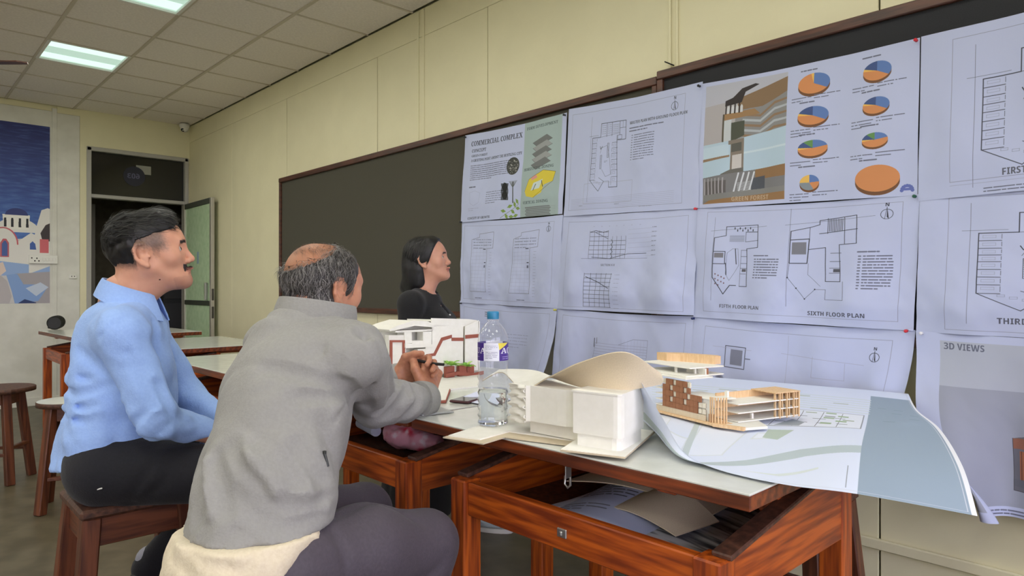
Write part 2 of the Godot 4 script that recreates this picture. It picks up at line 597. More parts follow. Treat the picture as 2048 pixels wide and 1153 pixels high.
# ---------------------------------------------------------------- smooth solids: tapered capsules joined by a smooth minimum, meshed as surface nets
class Solid:
	var a: Array[Vector3] = []
	var ba: Array[Vector3] = []
	var l2: PackedFloat32Array = []
	var ra: PackedFloat32Array = []
	var rb: PackedFloat32Array = []
	var n: Array[Vector3] = []      # direction in which the section is flattened
	var fl: PackedFloat32Array = [] # 1 / flattening - 1
	var kk: PackedFloat32Array = [] # blend radius
	var op: PackedInt32Array = []   # 0 join, 1 carve, 2 crease (displaces the surface inward by rb within radius ra)
	var lo := Vector3(1e9, 1e9, 1e9)
	var hi := Vector3(-1e9, -1e9, -1e9)
	var planes: Array = []          # [point, normal]: keeps what lies behind the plane
	var grain: FastNoiseLite = null
	var grain_amp := 0.0
	var grain_scale := Vector3.ONE
	var folds: FastNoiseLite = null   # ridged: long soft folds
	var folds_amp := 0.0
	var folds_basis := Basis.IDENTITY

	func cone(p: Vector3, q: Vector3, r0: float, r1: float, blend := 0.03, flat_dir := Vector3.ZERO, flat := 1.0, how := 0) -> void:
		var f := 1.0 / flat - 1.0
		var v := q - p
		var vv := v + flat_dir * (v.dot(flat_dir) * f)
		a.append(p); ba.append(vv); l2.append(maxf(vv.length_squared(), 1e-9))
		ra.append(r0); rb.append(r1); n.append(flat_dir); fl.append(f); kk.append(blend); op.append(how)
		if how == 0:
			var r := Vector3.ONE * (maxf(r0, r1) * maxf(1.0, flat) + 0.012)
			lo = lo.min(p - r).min(q - r)
			hi = hi.max(p + r).max(q + r)

	func ball(p: Vector3, r: float, blend := 0.03, flat_dir := Vector3.ZERO, flat := 1.0, how := 0) -> void:
		cone(p, p + Vector3(0, 1e-4, 0), r, r, blend, flat_dir, flat, how)

	func chain(pts: Array, rs: Array, blend := 0.03, flat_dir := Vector3.ZERO, flat := 1.0) -> void:
		for i in pts.size() - 1:
			cone(pts[i], pts[i + 1], rs[i], rs[i + 1], blend, flat_dir, flat)

	# fold: positive depth presses a furrow, negative raises a ridge
	func crease(pts: Array, r: float, depth: float) -> void:
		for i in pts.size() - 1:
			cone(pts[i], pts[i + 1], r, depth, 0.0, Vector3.ZERO, 1.0, 2)

	func one(i: int, p: Vector3) -> float:
		var pa := p - a[i]
		var f := fl[i]
		if f != 0.0:
			pa += n[i] * (pa.dot(n[i]) * f)
		var h := clampf(pa.dot(ba[i]) / l2[i], 0.0, 1.0)
		if op[i] == 2:
			return (pa - ba[i] * h).length()
		return (pa - ba[i] * h).length() - (ra[i] + (rb[i] - ra[i]) * h)

	func value(p: Vector3, act: PackedInt32Array) -> float:
		var d := 1e3
		var push := 0.0
		var pull := 0.0
		for i in act:
			var o := op[i]
			var e := one(i, p)
			if o == 0:
				var k := kk[i]
				var h := k - absf(d - e)
				d = minf(d, e)
				if h > 0.0:
					d -= h * h / (4.0 * k)
			elif o == 1:
				var k := kk[i]
				e = -e
				var h := k - absf(d - e)
				d = maxf(d, e)
				if h > 0.0:
					d += h * h / (4.0 * k)
			else:
				if e < ra[i]:
					var t := 1.0 - e / ra[i]
					var w := rb[i] * t * t * (3.0 - 2.0 * t)
					push = maxf(push, w)
					pull = minf(pull, w)
		d += push + pull
		if grain != null:
			d += grain.get_noise_3dv(p * grain_scale) * grain_amp
		if folds != null and absf(d) < .05:
			d += folds.get_noise_3dv(folds_basis * p) * folds_amp
		for pl in planes:
			d = maxf(d, (p - pl[0]).dot(pl[1]))
		return d

	func everything() -> PackedInt32Array:
		var r := PackedInt32Array()
		# joins first, then carvings, then creases
		for o in 3:
			for i in op.size():
				if op[i] == o:
					r.append(i)
		return r

	# nearest point of the surface
	func snap(p: Vector3) -> Vector3:
		var act := PackedInt32Array()
		for i in op.size():
			if op[i] == 0:
				act.append(i)
		for k in 6:
			var d := value(p, act)
			var e := 0.002
			var g := Vector3(value(p + Vector3(e, 0, 0), act) - d, value(p + Vector3(0, e, 0), act) - d, value(p + Vector3(0, 0, e), act) - d)
			if g.length() < 1e-9:
				break
			p -= g.normalized() * d
		return p

	func snapped_line(pts: Array) -> Array:
		var r := []
		for p in pts:
			r.append(snap(p))
		return r

	# adds the surface to arr = [vertices, normals, indices]; h is the cell size
	func mesh_into(arr: Array, h: float) -> void:
		var order := everything()
		var B := 8
		var bs := h * B
		var base := (lo / bs).floor() * bs
		var nb := Vector3i(((hi - base) / bs).ceil())
		var rad := bs * 0.8661
		var vid := {}
		var verts: PackedVector3Array = arr[0]
		var first := verts.size()
		var edges: Array[Vector4i] = []
		var S := B + 1
		var val := PackedFloat32Array()
		val.resize((S + 1) * (S + 1) * (S + 1))
		for bz in nb.z:
			for by in nb.y:
				for bx in nb.x:
					var o := base + Vector3(bx, by, bz) * bs
					var c := o + Vector3.ONE * bs * 0.5
					var act := PackedInt32Array()
					var near := 1e3
					for i in order:
						var e := one(i, c)
						if op[i] == 0:
							var stretch := maxf(1.0, 1.0 + fl[i])
							if e < rad * 1.3 * stretch + kk[i] + 0.02:
								act.append(i)
								near = minf(near, e / stretch)
						elif op[i] == 1:
							if e < rad * 1.3 * maxf(1.0, 1.0 + fl[i]) + kk[i]:
								act.append(i)
						elif e < rad * 1.1 + ra[i]:
							act.append(i)
					if act.is_empty() or near > rad * 1.3 + 0.02:
						continue
					if absf(value(c, act)) > rad * 2.2 + 0.03:
						continue
					for z in S:
						for y in S:
							for x in S:
								val[(z * S + y) * S + x] = value(o + Vector3(x, y, z) * h, act)
					for z in B:
						for y in B:
							for x in B:
								var mask := 0
								var cnt := 0
								var sum := Vector3.ZERO
								var i0 := (z * S + y) * S + x
								var v0 := val[i0]
								var v1 := val[i0 + 1]
								var v2 := val[i0 + S]
								var v3 := val[i0 + S + 1]
								var v4 := val[i0 + S * S]
								var v5 := val[i0 + S * S + 1]
								var v6 := val[i0 + S * S + S]
								var v7 := val[i0 + S * S + S + 1]
								mask = int(v0 < 0.0) + int(v1 < 0.0) + int(v2 < 0.0) + int(v3 < 0.0) + int(v4 < 0.0) + int(v5 < 0.0) + int(v6 < 0.0) + int(v7 < 0.0)
								if mask == 0 or mask == 8:
									continue
								# along x
								if (v0 < 0.0) != (v1 < 0.0): sum += Vector3(v0 / (v0 - v1), 0, 0); cnt += 1
								if (v2 < 0.0) != (v3 < 0.0): sum += Vector3(v2 / (v2 - v3), 1, 0); cnt += 1
								if (v4 < 0.0) != (v5 < 0.0): sum += Vector3(v4 / (v4 - v5), 0, 1); cnt += 1
								if (v6 < 0.0) != (v7 < 0.0): sum += Vector3(v6 / (v6 - v7), 1, 1); cnt += 1
								# along y
								if (v0 < 0.0) != (v2 < 0.0): sum += Vector3(0, v0 / (v0 - v2), 0); cnt += 1
								if (v1 < 0.0) != (v3 < 0.0): sum += Vector3(1, v1 / (v1 - v3), 0); cnt += 1
								if (v4 < 0.0) != (v6 < 0.0): sum += Vector3(0, v4 / (v4 - v6), 1); cnt += 1
								if (v5 < 0.0) != (v7 < 0.0): sum += Vector3(1, v5 / (v5 - v7), 1); cnt += 1
								# along z
								if (v0 < 0.0) != (v4 < 0.0): sum += Vector3(0, 0, v0 / (v0 - v4)); cnt += 1
								if (v1 < 0.0) != (v5 < 0.0): sum += Vector3(1, 0, v1 / (v1 - v5)); cnt += 1
								if (v2 < 0.0) != (v6 < 0.0): sum += Vector3(0, 1, v2 / (v2 - v6)); cnt += 1
								if (v3 < 0.0) != (v7 < 0.0): sum += Vector3(1, 1, v3 / (v3 - v7)); cnt += 1
								var g := Vector3i(bx * B + x, by * B + y, bz * B + z)
								vid[g] = verts.size()
								verts.append(o + (Vector3(x, y, z) + sum / cnt) * h)
								if (v0 < 0.0) != (v1 < 0.0): edges.append(Vector4i(g.x, g.y, g.z, 0 if v0 < 0.0 else 1))
								if (v0 < 0.0) != (v2 < 0.0): edges.append(Vector4i(g.x, g.y, g.z, 2 if v0 < 0.0 else 3))
								if (v0 < 0.0) != (v4 < 0.0): edges.append(Vector4i(g.x, g.y, g.z, 4 if v0 < 0.0 else 5))
		var idx: PackedInt32Array = arr[2]
		for e in edges:
			var g := Vector3i(e.x, e.y, e.z)
			var ax := e.w / 2
			var u := Vector3i.ZERO
			var w := Vector3i.ZERO
			u[(ax + 1) % 3] = 1
			w[(ax + 2) % 3] = 1
			var p: int = vid.get(g, -1)
			var q: int = vid.get(g - u, -1)
			var r: int = vid.get(g - u - w, -1)
			var s: int = vid.get(g - w, -1)
			if p < 0 or q < 0 or r < 0 or s < 0:
				continue
			if e.w % 2 == 0:
				idx.append_array(PackedInt32Array([p, r, q, p, s, r]))
			else:
				idx.append_array(PackedInt32Array([p, q, r, p, r, s]))
		var nr: PackedVector3Array = arr[1]
		nr.resize(verts.size())
		for i in range(first, verts.size()):
			nr[i] = Vector3.ZERO
		for i in range(0, idx.size(), 3):
			if idx[i] < first:
				continue
			var fnv := (verts[idx[i + 2]] - verts[idx[i]]).cross(verts[idx[i + 1]] - verts[idx[i]])
			nr[idx[i]] += fnv
			nr[idx[i + 1]] += fnv
			nr[idx[i + 2]] += fnv
		for i in range(first, verts.size()):
			nr[i] = nr[i].normalized()
		arr[0] = verts
		arr[1] = nr
		arr[2] = idx


func solid_mesh(parts: Array, colour = null) -> ArrayMesh:
	# parts: [[Solid, cell], ...] joined into one mesh
	var arr := [PackedVector3Array(), PackedVector3Array(), PackedInt32Array()]
	for p in parts:
		p[0].mesh_into(arr, p[1])
	var a := []
	a.resize(Mesh.ARRAY_MAX)
	a[Mesh.ARRAY_VERTEX] = arr[0]
	a[Mesh.ARRAY_NORMAL] = arr[1]
	a[Mesh.ARRAY_INDEX] = arr[2]
	if colour != null:
		var cols := PackedColorArray()
		for i in arr[0].size():
			cols.append(colour.call(arr[0][i], arr[1][i]))
		a[Mesh.ARRAY_COLOR] = cols
	var m := ArrayMesh.new()
	m.add_surface_from_arrays(Mesh.PRIMITIVE_TRIANGLES, a)
	return m

# ---------------------------------------------------------------- the room: x from the door wall, z from the pin-board wall
const RX := 11.6
const RZ := 6.6
const RH := 3.235


func build_room() -> void:
	struct("floor", box_mesh(Vector3(RX + 0.4, 0.2, RZ + 0.4)), M.floor, Vector3(RX / 2, -0.1, RZ / 2))
	# pin-board wall: lining sheets with open joints on a dark backing, a cover strip and a trunking near the floor
	var w := struct_node("wall_back")
	slab(w, "backing", Vector3(-0.2, -0.1, -0.2), Vector3(RX + 0.2, RH + 0.3, -0.05), M.wall)
	var xs := [0.0, 1.35, 2.69, 4.26, 5.55, 6.90, 7.85, 9.2, 10.5, RX]
	var wob := [0.0, 0.004, 0.0, -0.003, 0.002, 0.0, 0.0, 0.0, 0.0, 0.0]
	for i in xs.size() - 1:
		var g0: float = 0.0 if i == 0 else 0.0035
		slab(w, "panel", Vector3(xs[i] + g0, 0.0, -0.012), Vector3(xs[i + 1] - 0.0035, 3.035, 0.0), M.wall, 0.002).rotation.z = wob[i] * 0.3
	slab(w, "panel", Vector3(0, 3.037, -0.012), Vector3(RX, RH, -0.001), M.wall, 0.002)
	for x in [4.80, 4.865]:
		slab(w, "cover_strip", Vector3(x - 0.012, 2.2, 0.0), Vector3(x + 0.012, RH - 0.01, 0.006), M.wall, 0.002)
	for x in [6.905, 6.945]:
		slab(w, "conduit", Vector3(x - 0.007, 2.28, 0.0), Vector3(x + 0.007, RH - 0.01, 0.012), M.wall, 0.004)
	slab(w, "trunking", Vector3(0.5, 0.245, 0.0), Vector3(RX, 0.285, 0.022), M.wall, 0.004)
	# wall on the right, behind the camera, with the big windows
	window_wall("wall_right", true, RX, [[0.35, 3.05], [3.45, 6.25]], 0.70, 2.95)
	window_wall("wall_front", false, RZ, [[4.4, 5.9]], 1.0, 2.5)
	# roof slab above the tiles
	struct("trim_roof_slab", box_mesh(Vector3(RX + 0.4, 0.15, RZ + 0.4)), M.concrete, Vector3(RX / 2, RH + 0.37, RZ / 2))


func window_wall(called: String, across_x: bool, at_: float, holes: Array, sill: float, head: float) -> void:
	var w := struct_node(called)
	var length := RZ if across_x else RX
	var blk := func(s0: float, s1: float, y0: float, y1: float) -> void:
		if across_x:
			slab(w, "masonry", Vector3(at_, y0, s0), Vector3(at_ + 0.2, y1, s1), M.wall)
		else:
			slab(w, "masonry", Vector3(s0, y0, at_), Vector3(s1, y1, at_ + 0.2), M.wall)
	blk.call(-0.2, length + 0.2, -0.1, sill)
	blk.call(-0.2, length + 0.2, head, RH + 0.3)
	var s := -0.2
	for h in holes:
		blk.call(s, h[0], sill, head)
		s = h[1]
	blk.call(s, length + 0.2, sill, head)
	var glass := plain(Color(0.95, 0.98, 1.0, 0.06), 0.05)
	glass.transparency = BaseMaterial3D.TRANSPARENCY_ALPHA
	for h in holes:
		var o := struct_node("window")
		var mid: float = (h[0] + h[1]) * 0.5
		var lines := [[h[0], h[0] + 0.05], [mid - 0.03, mid + 0.03], [h[1] - 0.05, h[1]]]
		for l in lines:
			if across_x:
				slab(o, "stile", Vector3(at_ + 0.07, sill, l[0]), Vector3(at_ + 0.12, head, l[1]), M.steel, 0.004)
			else:
				slab(o, "stile", Vector3(l[0], sill, at_ + 0.07), Vector3(l[1], head, at_ + 0.12), M.steel, 0.004)
		for y in [[sill, sill + 0.05], [head - 0.05, head]]:
			if across_x:
				slab(o, "rail", Vector3(at_ + 0.075, y[0], h[0]), Vector3(at_ + 0.115, y[1], h[1]), M.steel, 0.004)
			else:
				slab(o, "rail", Vector3(h[0], y[0], at_ + 0.075), Vector3(h[1], y[1], at_ + 0.115), M.steel, 0.004)
		for p in [[h[0] + 0.05, mid - 0.03], [mid + 0.03, h[1] - 0.05]]:
			if across_x:
				slab(o, "pane", Vector3(at_ + 0.092, sill + 0.05, p[0]), Vector3(at_ + 0.097, head - 0.05, p[1]), glass)
			else:
				slab(o, "pane", Vector3(p[0], sill + 0.05, at_ + 0.092), Vector3(p[1], head - 0.05, at_ + 0.097), glass)


func build_ceiling() -> void:
	var c := struct_node("ceiling")
	var xs := [0.0, 0.53]
	while xs[-1] + 0.6 < RX: xs.append(xs[-1] + 0.6)
	xs.append(RX)
	var zs := [0.0, 0.61]
	while zs[-1] + 0.605 < RZ: zs.append(zs[-1] + 0.605)
	zs.append(RZ)
	var lights := []
	for i in [3, 6, 9, 12, 15]:
		for j in [2, 5, 8]:
			lights.append(Vector2i(i, j))
	var meshes := {}
	for i in xs.size() - 1:
		for j in zs.size() - 1:
			if Vector2i(i, j) in lights:
				continue
			var s := Vector3(xs[i + 1] - xs[i] - 0.016, 0.014, zs[j + 1] - zs[j] - 0.020)
			var key := "%.3f %.3f" % [s.x, s.z]
			if not meshes.has(key):
				meshes[key] = box_mesh(s, 0.003)
			var o := part(c, "tile", meshes[key], M.ceiling_tile, Vector3((xs[i] + xs[i + 1]) / 2, RH + 0.011 + rng.randf_range(0, 0.003), (zs[j] + zs[j + 1]) / 2))
			o.rotation = Vector3(rng.randf_range(-1, 1), 0, rng.randf_range(-1, 1)) * 0.002
	for i in range(1, xs.size() - 1):
		slab(c, "cross_runner", Vector3(xs[i] - 0.008, RH, 0), Vector3(xs[i] + 0.008, RH + 0.03, RZ), M.grid, 0.002)
	for j in range(1, zs.size() - 1):
		slab(c, "main_runner", Vector3(0, RH - 0.002, zs[j] - 0.013), Vector3(RX, RH + 0.03, zs[j] + 0.013), M.grid, 0.002)
	# recessed light panels
	var glow := plain(Color8(120, 124, 120), 0.5)
	glow.emission_enabled = true
	glow.emission = Color(0.86, 1.0, 0.92)
	glow.emission_energy_multiplier = 0.62
	var tube_m := plain(Color8(120, 124, 120), 0.5)
	tube_m.emission_enabled = true
	tube_m.emission = Color(0.88, 1.0, 0.94)
	tube_m.emission_energy_multiplier = 1.05
	for l in lights:
		var x0: float = xs[l.x]
		var x1: float = xs[l.x + 1]
		var z0: float = zs[l.y]
		var z1: float = zs[l.y + 1]
		if l.x > 18 or x1 > RX - 0.1:
			continue
		var where := "%s from the door in the %s" % [["nearest", "second", "third", "fourth", "fifth"][l.x / 3 - 1], ["row along the pin boards", "middle row", "row by the far wall"][l.y / 3]]
		var t := thing("ceiling_light", "square recessed ceiling light, " + where, "ceiling light", Vector3((x0 + x1) / 2, RH, (z0 + z1) / 2), 0, "recessed ceiling lights")
		var a := (x1 - x0) / 2 - 0.014
		var b := (z1 - z0) / 2 - 0.014
		for sx in [-1, 1]:
			slab(t, "frame", Vector3(sx * a - 0.012, -0.004, -b), Vector3(sx * a + 0.012, 0.02, b), M.white_plastic, 0.002)
			slab(t, "frame", Vector3(-a, -0.004, sx * b - 0.012), Vector3(a, 0.02, sx * b + 0.012), M.white_plastic, 0.002)
		slab(t, "diffuser", Vector3(-a, 0.012, -b), Vector3(a, 0.018, b), glow)
		for k in [-0.17, 0.17]:
			slab(t, "lamp_strip", Vector3(k - 0.07, 0.008, -b + 0.02), Vector3(k + 0.07, 0.0125, b - 0.02), tube_m, 0.002)
		var al := AreaLight3D.new()
		al.name = "panel_light"
		al.area_size = Vector2(a * 2, b * 2)
		al.light_energy = 1.1
		al.light_color = Color(1.0, 0.99, 0.94)
		al.shadow_enabled = true
		t.add_child(al)
		al.position = Vector3(0, -0.01, 0)
		al.rotation_degrees = Vector3(-90, 0, 0)
	# ceiling fan whose blade tip reaches into the picture at the left edge
	var hub := Vector3(2.472, 2.86, 2.497)
	var fan := thing("ceiling_fan", "brown ceiling fan, one blade tip showing at the left edge of the ceiling", "fan", hub)
	var st := new_st()
	lathe(st, [Vector2(0.001, -0.09), Vector2(0.07, -0.085), Vector2(0.11, -0.04), Vector2(0.11, 0.02), Vector2(0.05, 0.06), Vector2(0.02, 0.07)], 20)
	part(fan, "motor", done(st), M.old_wood_y)
	st = new_st()
	tube(st, [Vector3(0, 0.06, 0), Vector3(0, RH - hub.y, 0)], [0.012], 8)
	part(fan, "rod", done(st), M.steel)
	for k in 3:
		var ang := 0.817 + TAU * k / 3.0
		st = new_st()
		prism(st, pv([0.1, -0.04, 0.2, -0.07, 0.60, -0.06, 0.635, 0.0, 0.60, 0.06, 0.2, 0.07, 0.1, 0.04]), -0.004, 0.004, Transform3D(Basis(Vector3.RIGHT, 0.15)))
		part(fan, "blade", done(st), M.old_wood_x, Vector3.ZERO, Basis(Vector3.UP, ang))


func build_door_wall() -> void:
	# wall with the doorway: z 0.03 .. 1.07, up to 2.82
	var w := struct_node("wall_left")
	slab(w, "masonry", Vector3(-0.2, -0.1, 1.09), Vector3(-0.012, RH + 0.3, RZ + 0.2), M.wall)
	slab(w, "masonry", Vector3(-0.2, 2.84, -0.2), Vector3(0.0, RH + 0.3, 1.09), M.wall)
	slab(w, "masonry", Vector3(-0.2, -0.1, -0.2), Vector3(0.0, 2.84, 0.02), M.wall)
	slab(w, "masonry", Vector3(-0.012, -0.1, 1.09), Vector3(0.0, RH + 0.3, 1.155), M.wall)
	# white lining sheets, the yellow of the wall left above them
	slab(w, "panel", Vector3(-0.012, 0.0, 1.157), Vector3(0.002, 3.165, 1.385), M.wall_white, 0.002)
	slab(w, "panel", Vector3(-0.012, 0.0, 1.40), Vector3(0.002, 3.175, 3.0), M.wall_white, 0.002)
	slab(w, "panel", Vector3(-0.012, 0.0, 3.003), Vector3(0.002, 3.175, RZ), M.wall_white, 0.002)
	slab(w, "cover_strip", Vector3(-0.012, 0.0, 1.37), Vector3(0.010, 3.21, 1.415), M.wall_white, 0.002)
	slab(w, "panel", Vector3(-0.012, 3.177, 1.42), Vector3(0.0, RH, RZ), M.wall)
	slab(w, "panel", Vector3(-0.012, 3.167, 1.155), Vector3(0.0, RH, 1.368), M.wall)
	struct("baseboard_left", box_mesh(Vector3(0.014, 0.09, RZ - 1.16), 0.003), M.wall_white, Vector3(0.009, 0.045, 1.16 + (RZ - 1.16) / 2))
	# mural: painted straight onto the lining
	var mural := thing("wall_mural", "blue sky mural with white domed church painted on the left wall", "mural", Vector3(0.003, 1.095, 1.435))
	part(mural, "painted_sheet", sheet(func(u, v): return Vector3(0.002, 1.905 * (1 - v), 1.5 * (1 - u)), 2, 2, 0.003), mural_material())
	# switch boards
	var sw := thing("switch_board", "long white switch and socket board mounted over the mural", "socket", Vector3(0.012, 1.517, 1.365))
	slab(sw, "body", Vector3(-0.008, 0, 0), Vector3(0.022, 0.094, 0.26), M.white_plastic, 0.005)
	for k in 4:
		slab(sw, "switch", Vector3(0.022, 0.03, 0.02 + k * 0.032), Vector3(0.027, 0.064, 0.044 + k * 0.032), M.white_plastic, 0.002)
	for p in [[0.19, 0.058], [0.172, 0.03], [0.208, 0.03], [0.235, 0.06]]:
		slab(sw, "socket_hole", Vector3(0.0215, p[1] - 0.007, p[0] - 0.006), Vector3(0.0228, p[1] + 0.007, p[0] + 0.006), M.black)
	var sw2 := thing("wall_socket", "small white wall socket plate between mural and doorway", "socket", Vector3(0.003, 1.36, 1.185))
	slab(sw2, "body", Vector3(0, 0, 0), Vector3(0.016, 0.045, 0.075), M.white_plastic, 0.004)
	for k in 2:
		slab(sw2, "socket_hole", Vector3(0.0155, 0.02, 0.02 + k * 0.026), Vector3(0.0168, 0.032, 0.028 + k * 0.026), M.black)
	# door frame, transom light and the open leaf
	var d := struct_node("door_1")
	var frame := noisy(31, Color8(150, 148, 142), Color8(196, 194, 188), Vector3(14, 14, 14), 0.5, 0.08, 2.6)
	slab(d, "jamb", Vector3(-0.12, 0, 1.045), Vector3(0.015, 2.84, 1.092), frame, 0.004)
	slab(d, "jamb", Vector3(-0.12, 0, 0.012), Vector3(0.015, 2.84, 0.055), frame, 0.004)
	slab(d, "head", Vector3(-0.12, 2.80, 0.02), Vector3(0.015, 2.845, 1.09), frame, 0.004)
	slab(d, "transom_bar", Vector3(-0.10, 2.275, 0.055), Vector3(0.01, 2.315, 1.05), frame, 0.004)
	var dark_glass := plain(Color8(30, 30, 28, 235), 0.08)
	dark_glass.transparency = BaseMaterial3D.TRANSPARENCY_ALPHA
	slab(d, "transom_pane", Vector3(-0.05, 2.315, 0.055), Vector3(-0.044, 2.80, 1.045), dark_glass)
	# room number seen through the glass from behind, so it reads backwards, and a white card
	var img := Image.create(256, 256, true, Image.FORMAT_RGBA8)
	img.fill(Color8(24, 26, 44))
	text(img, "603", 40, 158, 92, Color8(92, 92, 120), "sans_bold", 1.0, true)
	var disc_m := plain(Color.WHITE, 0.5)
	disc_m.albedo_texture = tex(img)
	var disc := func(u: float, v: float) -> Vector3:
		var p := Vector2(u * 2 - 1, v * 2 - 1)
		var q := Vector2(p.x * sqrt(1 - p.y * p.y / 2), p.y * sqrt(1 - p.x * p.x / 2))
		return Vector3(-0.036, 2.565 - q.y * 0.115, 0.60 - q.x * 0.115)
	part(d, "number_disc", sheet(disc, 14, 14, 0.003), disc_m)
	slab(d, "paper_card", Vector3(-0.043, 2.60, 0.42), Vector3(-0.0415, 2.70, 0.58), plain(Color8(150, 150, 140), 0.8))
	# leaf: hinged at the jamb beside the pin-board wall, swung in
	var leaf := Node3D.new()
	leaf.name = "leaf"
	d.add_child(leaf)
	leaf.position = Vector3(0.02, 0.02, 0.062)
	leaf.rotation.y = deg_to_rad(-0.5)
	var lm := plain(Color8(176, 172, 160), 0.35, 0.35)
	var L := 0.965
	slab(leaf, "stile", Vector3(0, 0, -0.02), Vector3(0.05, 2.25, 0.02), lm, 0.004)
	slab(leaf, "stile", Vector3(L - 0.05, 0, -0.02), Vector3(L, 2.25, 0.02), lm, 0.004)
	var rail_m := noisy(33, Color8(48, 54, 46), Color8(92, 96, 84), Vector3(10, 10, 10), 0.5, 0.06, 2.0)
	for y in [[0.0, 0.10], [1.04, 1.095], [2.19, 2.25]]:
		slab(leaf, "rail", Vector3(0.05, y[0], -0.018), Vector3(L - 0.05, y[1], 0.018), rail_m, 0.003)
	var green := noisy(34, Color8(196, 226, 184), Color8(210, 236, 198), Vector3(2, 2, 2), 0.12)
	slab(leaf, "pane", Vector3(0.05, 0.10, -0.004), Vector3(L - 0.05, 1.04, 0.004), green)
	slab(leaf, "pane", Vector3(0.05, 1.095, -0.004), Vector3(L - 0.05, 2.19, 0.004), green)
	slab(leaf, "handle", Vector3(L - 0.15, 1.10, 0.012), Vector3(L - 0.12, 1.30, 0.045), M.steel, 0.006)
	slab(leaf, "sticker", Vector3(0.46, 1.52, 0.004), Vector3(0.52, 1.66, 0.006), plain(Color8(150, 178, 190), 0.6))
	for y in [0.90, 1.10]:
		slab(leaf, "latch_plate", Vector3(L - 0.002, y, -0.012), Vector3(L + 0.003, y + 0.13, 0.012), plain(Color8(70, 68, 62), 0.5, 0.4), 0.001)
	# corridor beyond the doorway
	var cor := struct_node("wall_corridor")
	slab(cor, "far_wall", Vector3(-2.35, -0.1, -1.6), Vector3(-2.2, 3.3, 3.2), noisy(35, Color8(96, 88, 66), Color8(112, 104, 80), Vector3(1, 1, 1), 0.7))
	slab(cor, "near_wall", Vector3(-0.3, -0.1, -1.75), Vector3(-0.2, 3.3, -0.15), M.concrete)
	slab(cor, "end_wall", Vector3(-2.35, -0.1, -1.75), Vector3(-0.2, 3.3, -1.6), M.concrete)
	slab(cor, "end_wall", Vector3(-2.35, -0.1, 3.2), Vector3(-0.2, 3.3, 3.35), M.concrete)
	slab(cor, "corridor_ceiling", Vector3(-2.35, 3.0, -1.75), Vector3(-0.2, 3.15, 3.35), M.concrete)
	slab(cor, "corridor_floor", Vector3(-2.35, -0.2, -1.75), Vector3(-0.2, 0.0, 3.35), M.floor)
	# sliding steel lattice gate across the corridor
	var g := thing("lattice_gate", "dark folding steel lattice gate in the corridor behind the doorway", "gate", Vector3(-0.9, 0, 0.02))
	var gm := plain(Color8(120, 116, 108), 0.5, 0.4)
	slab(g, "post", Vector3(-0.02, 0, 1.12), Vector3(0.02, 2.3, 1.17), gm, 0.004)
	slab(g, "post", Vector3(-0.02, 0, 0.80), Vector3(0.02, 2.3, 0.85), gm, 0.004)
	for k in 22:
		var st := new_st()
		var y0 := 0.1 + k * 0.1
		bar(st, Vector3(0, y0, 0.84), Vector3(0, y0 + 0.24, 1.13), 0.006, 0.014)
		part(g, "lattice_bar", done(st), gm)
		st = new_st()
		bar(st, Vector3(0.01, y0 + 0.24, 0.84), Vector3(0.01, y0, 1.13), 0.006, 0.014)
		part(g, "lattice_bar", done(st), gm)
	var cab := thing("corridor_cabinet", "tall dark grey cabinet standing in the corridor behind the man in blue", "cabinet", Vector3(-1.5, 0, -0.35))
	slab(cab, "body", Vector3(-0.3, 0, -0.25), Vector3(0.3, 2.15, 0.3), plain(Color8(62, 63, 66), 0.5), 0.006)
	for k in 2:
		slab(cab, "door", Vector3(0.30, 0.06 + k * 1.05, -0.23), Vector3(0.315, 1.05 + k * 1.05, 0.28), plain(Color8(74, 75, 78), 0.45), 0.004)
	# dome camera
	var dome := thing("dome_camera", "small white dome security camera in the ceiling corner", "camera", Vector3(0.13, RH - 0.006, 0.10))
	var st2 := new_st()
	lathe(st2, [Vector2(0.001, 0), Vector2(0.055, 0), Vector2(0.055, -0.03), Vector2(0.048, -0.04), Vector2(0.001, -0.04)], 20)
	part(dome, "base", done(st2), M.white_plastic)
	st2 = new_st()
	lathe(st2, [Vector2(0.044, -0.035), Vector2(0.046, -0.055), Vector2(0.038, -0.08), Vector2(0.02, -0.093), Vector2(0.001, -0.097)], 20)
	part(dome, "eyeball", done(st2), M.white_plastic)
	st2 = new_st()
	lathe(st2, [Vector2(0.0, 0.004), Vector2(0.012, 0.004), Vector2(0.022, 0.0), Vector2(0.024, -0.012)], 16)
	part(dome, "lens", done(st2), plain(Color8(12, 12, 14), 0.15), Vector3(0.02, -0.078, 0.025), Basis(Quaternion(Vector3.UP, Vector3(0.5, -0.55, 0.45).normalized())))


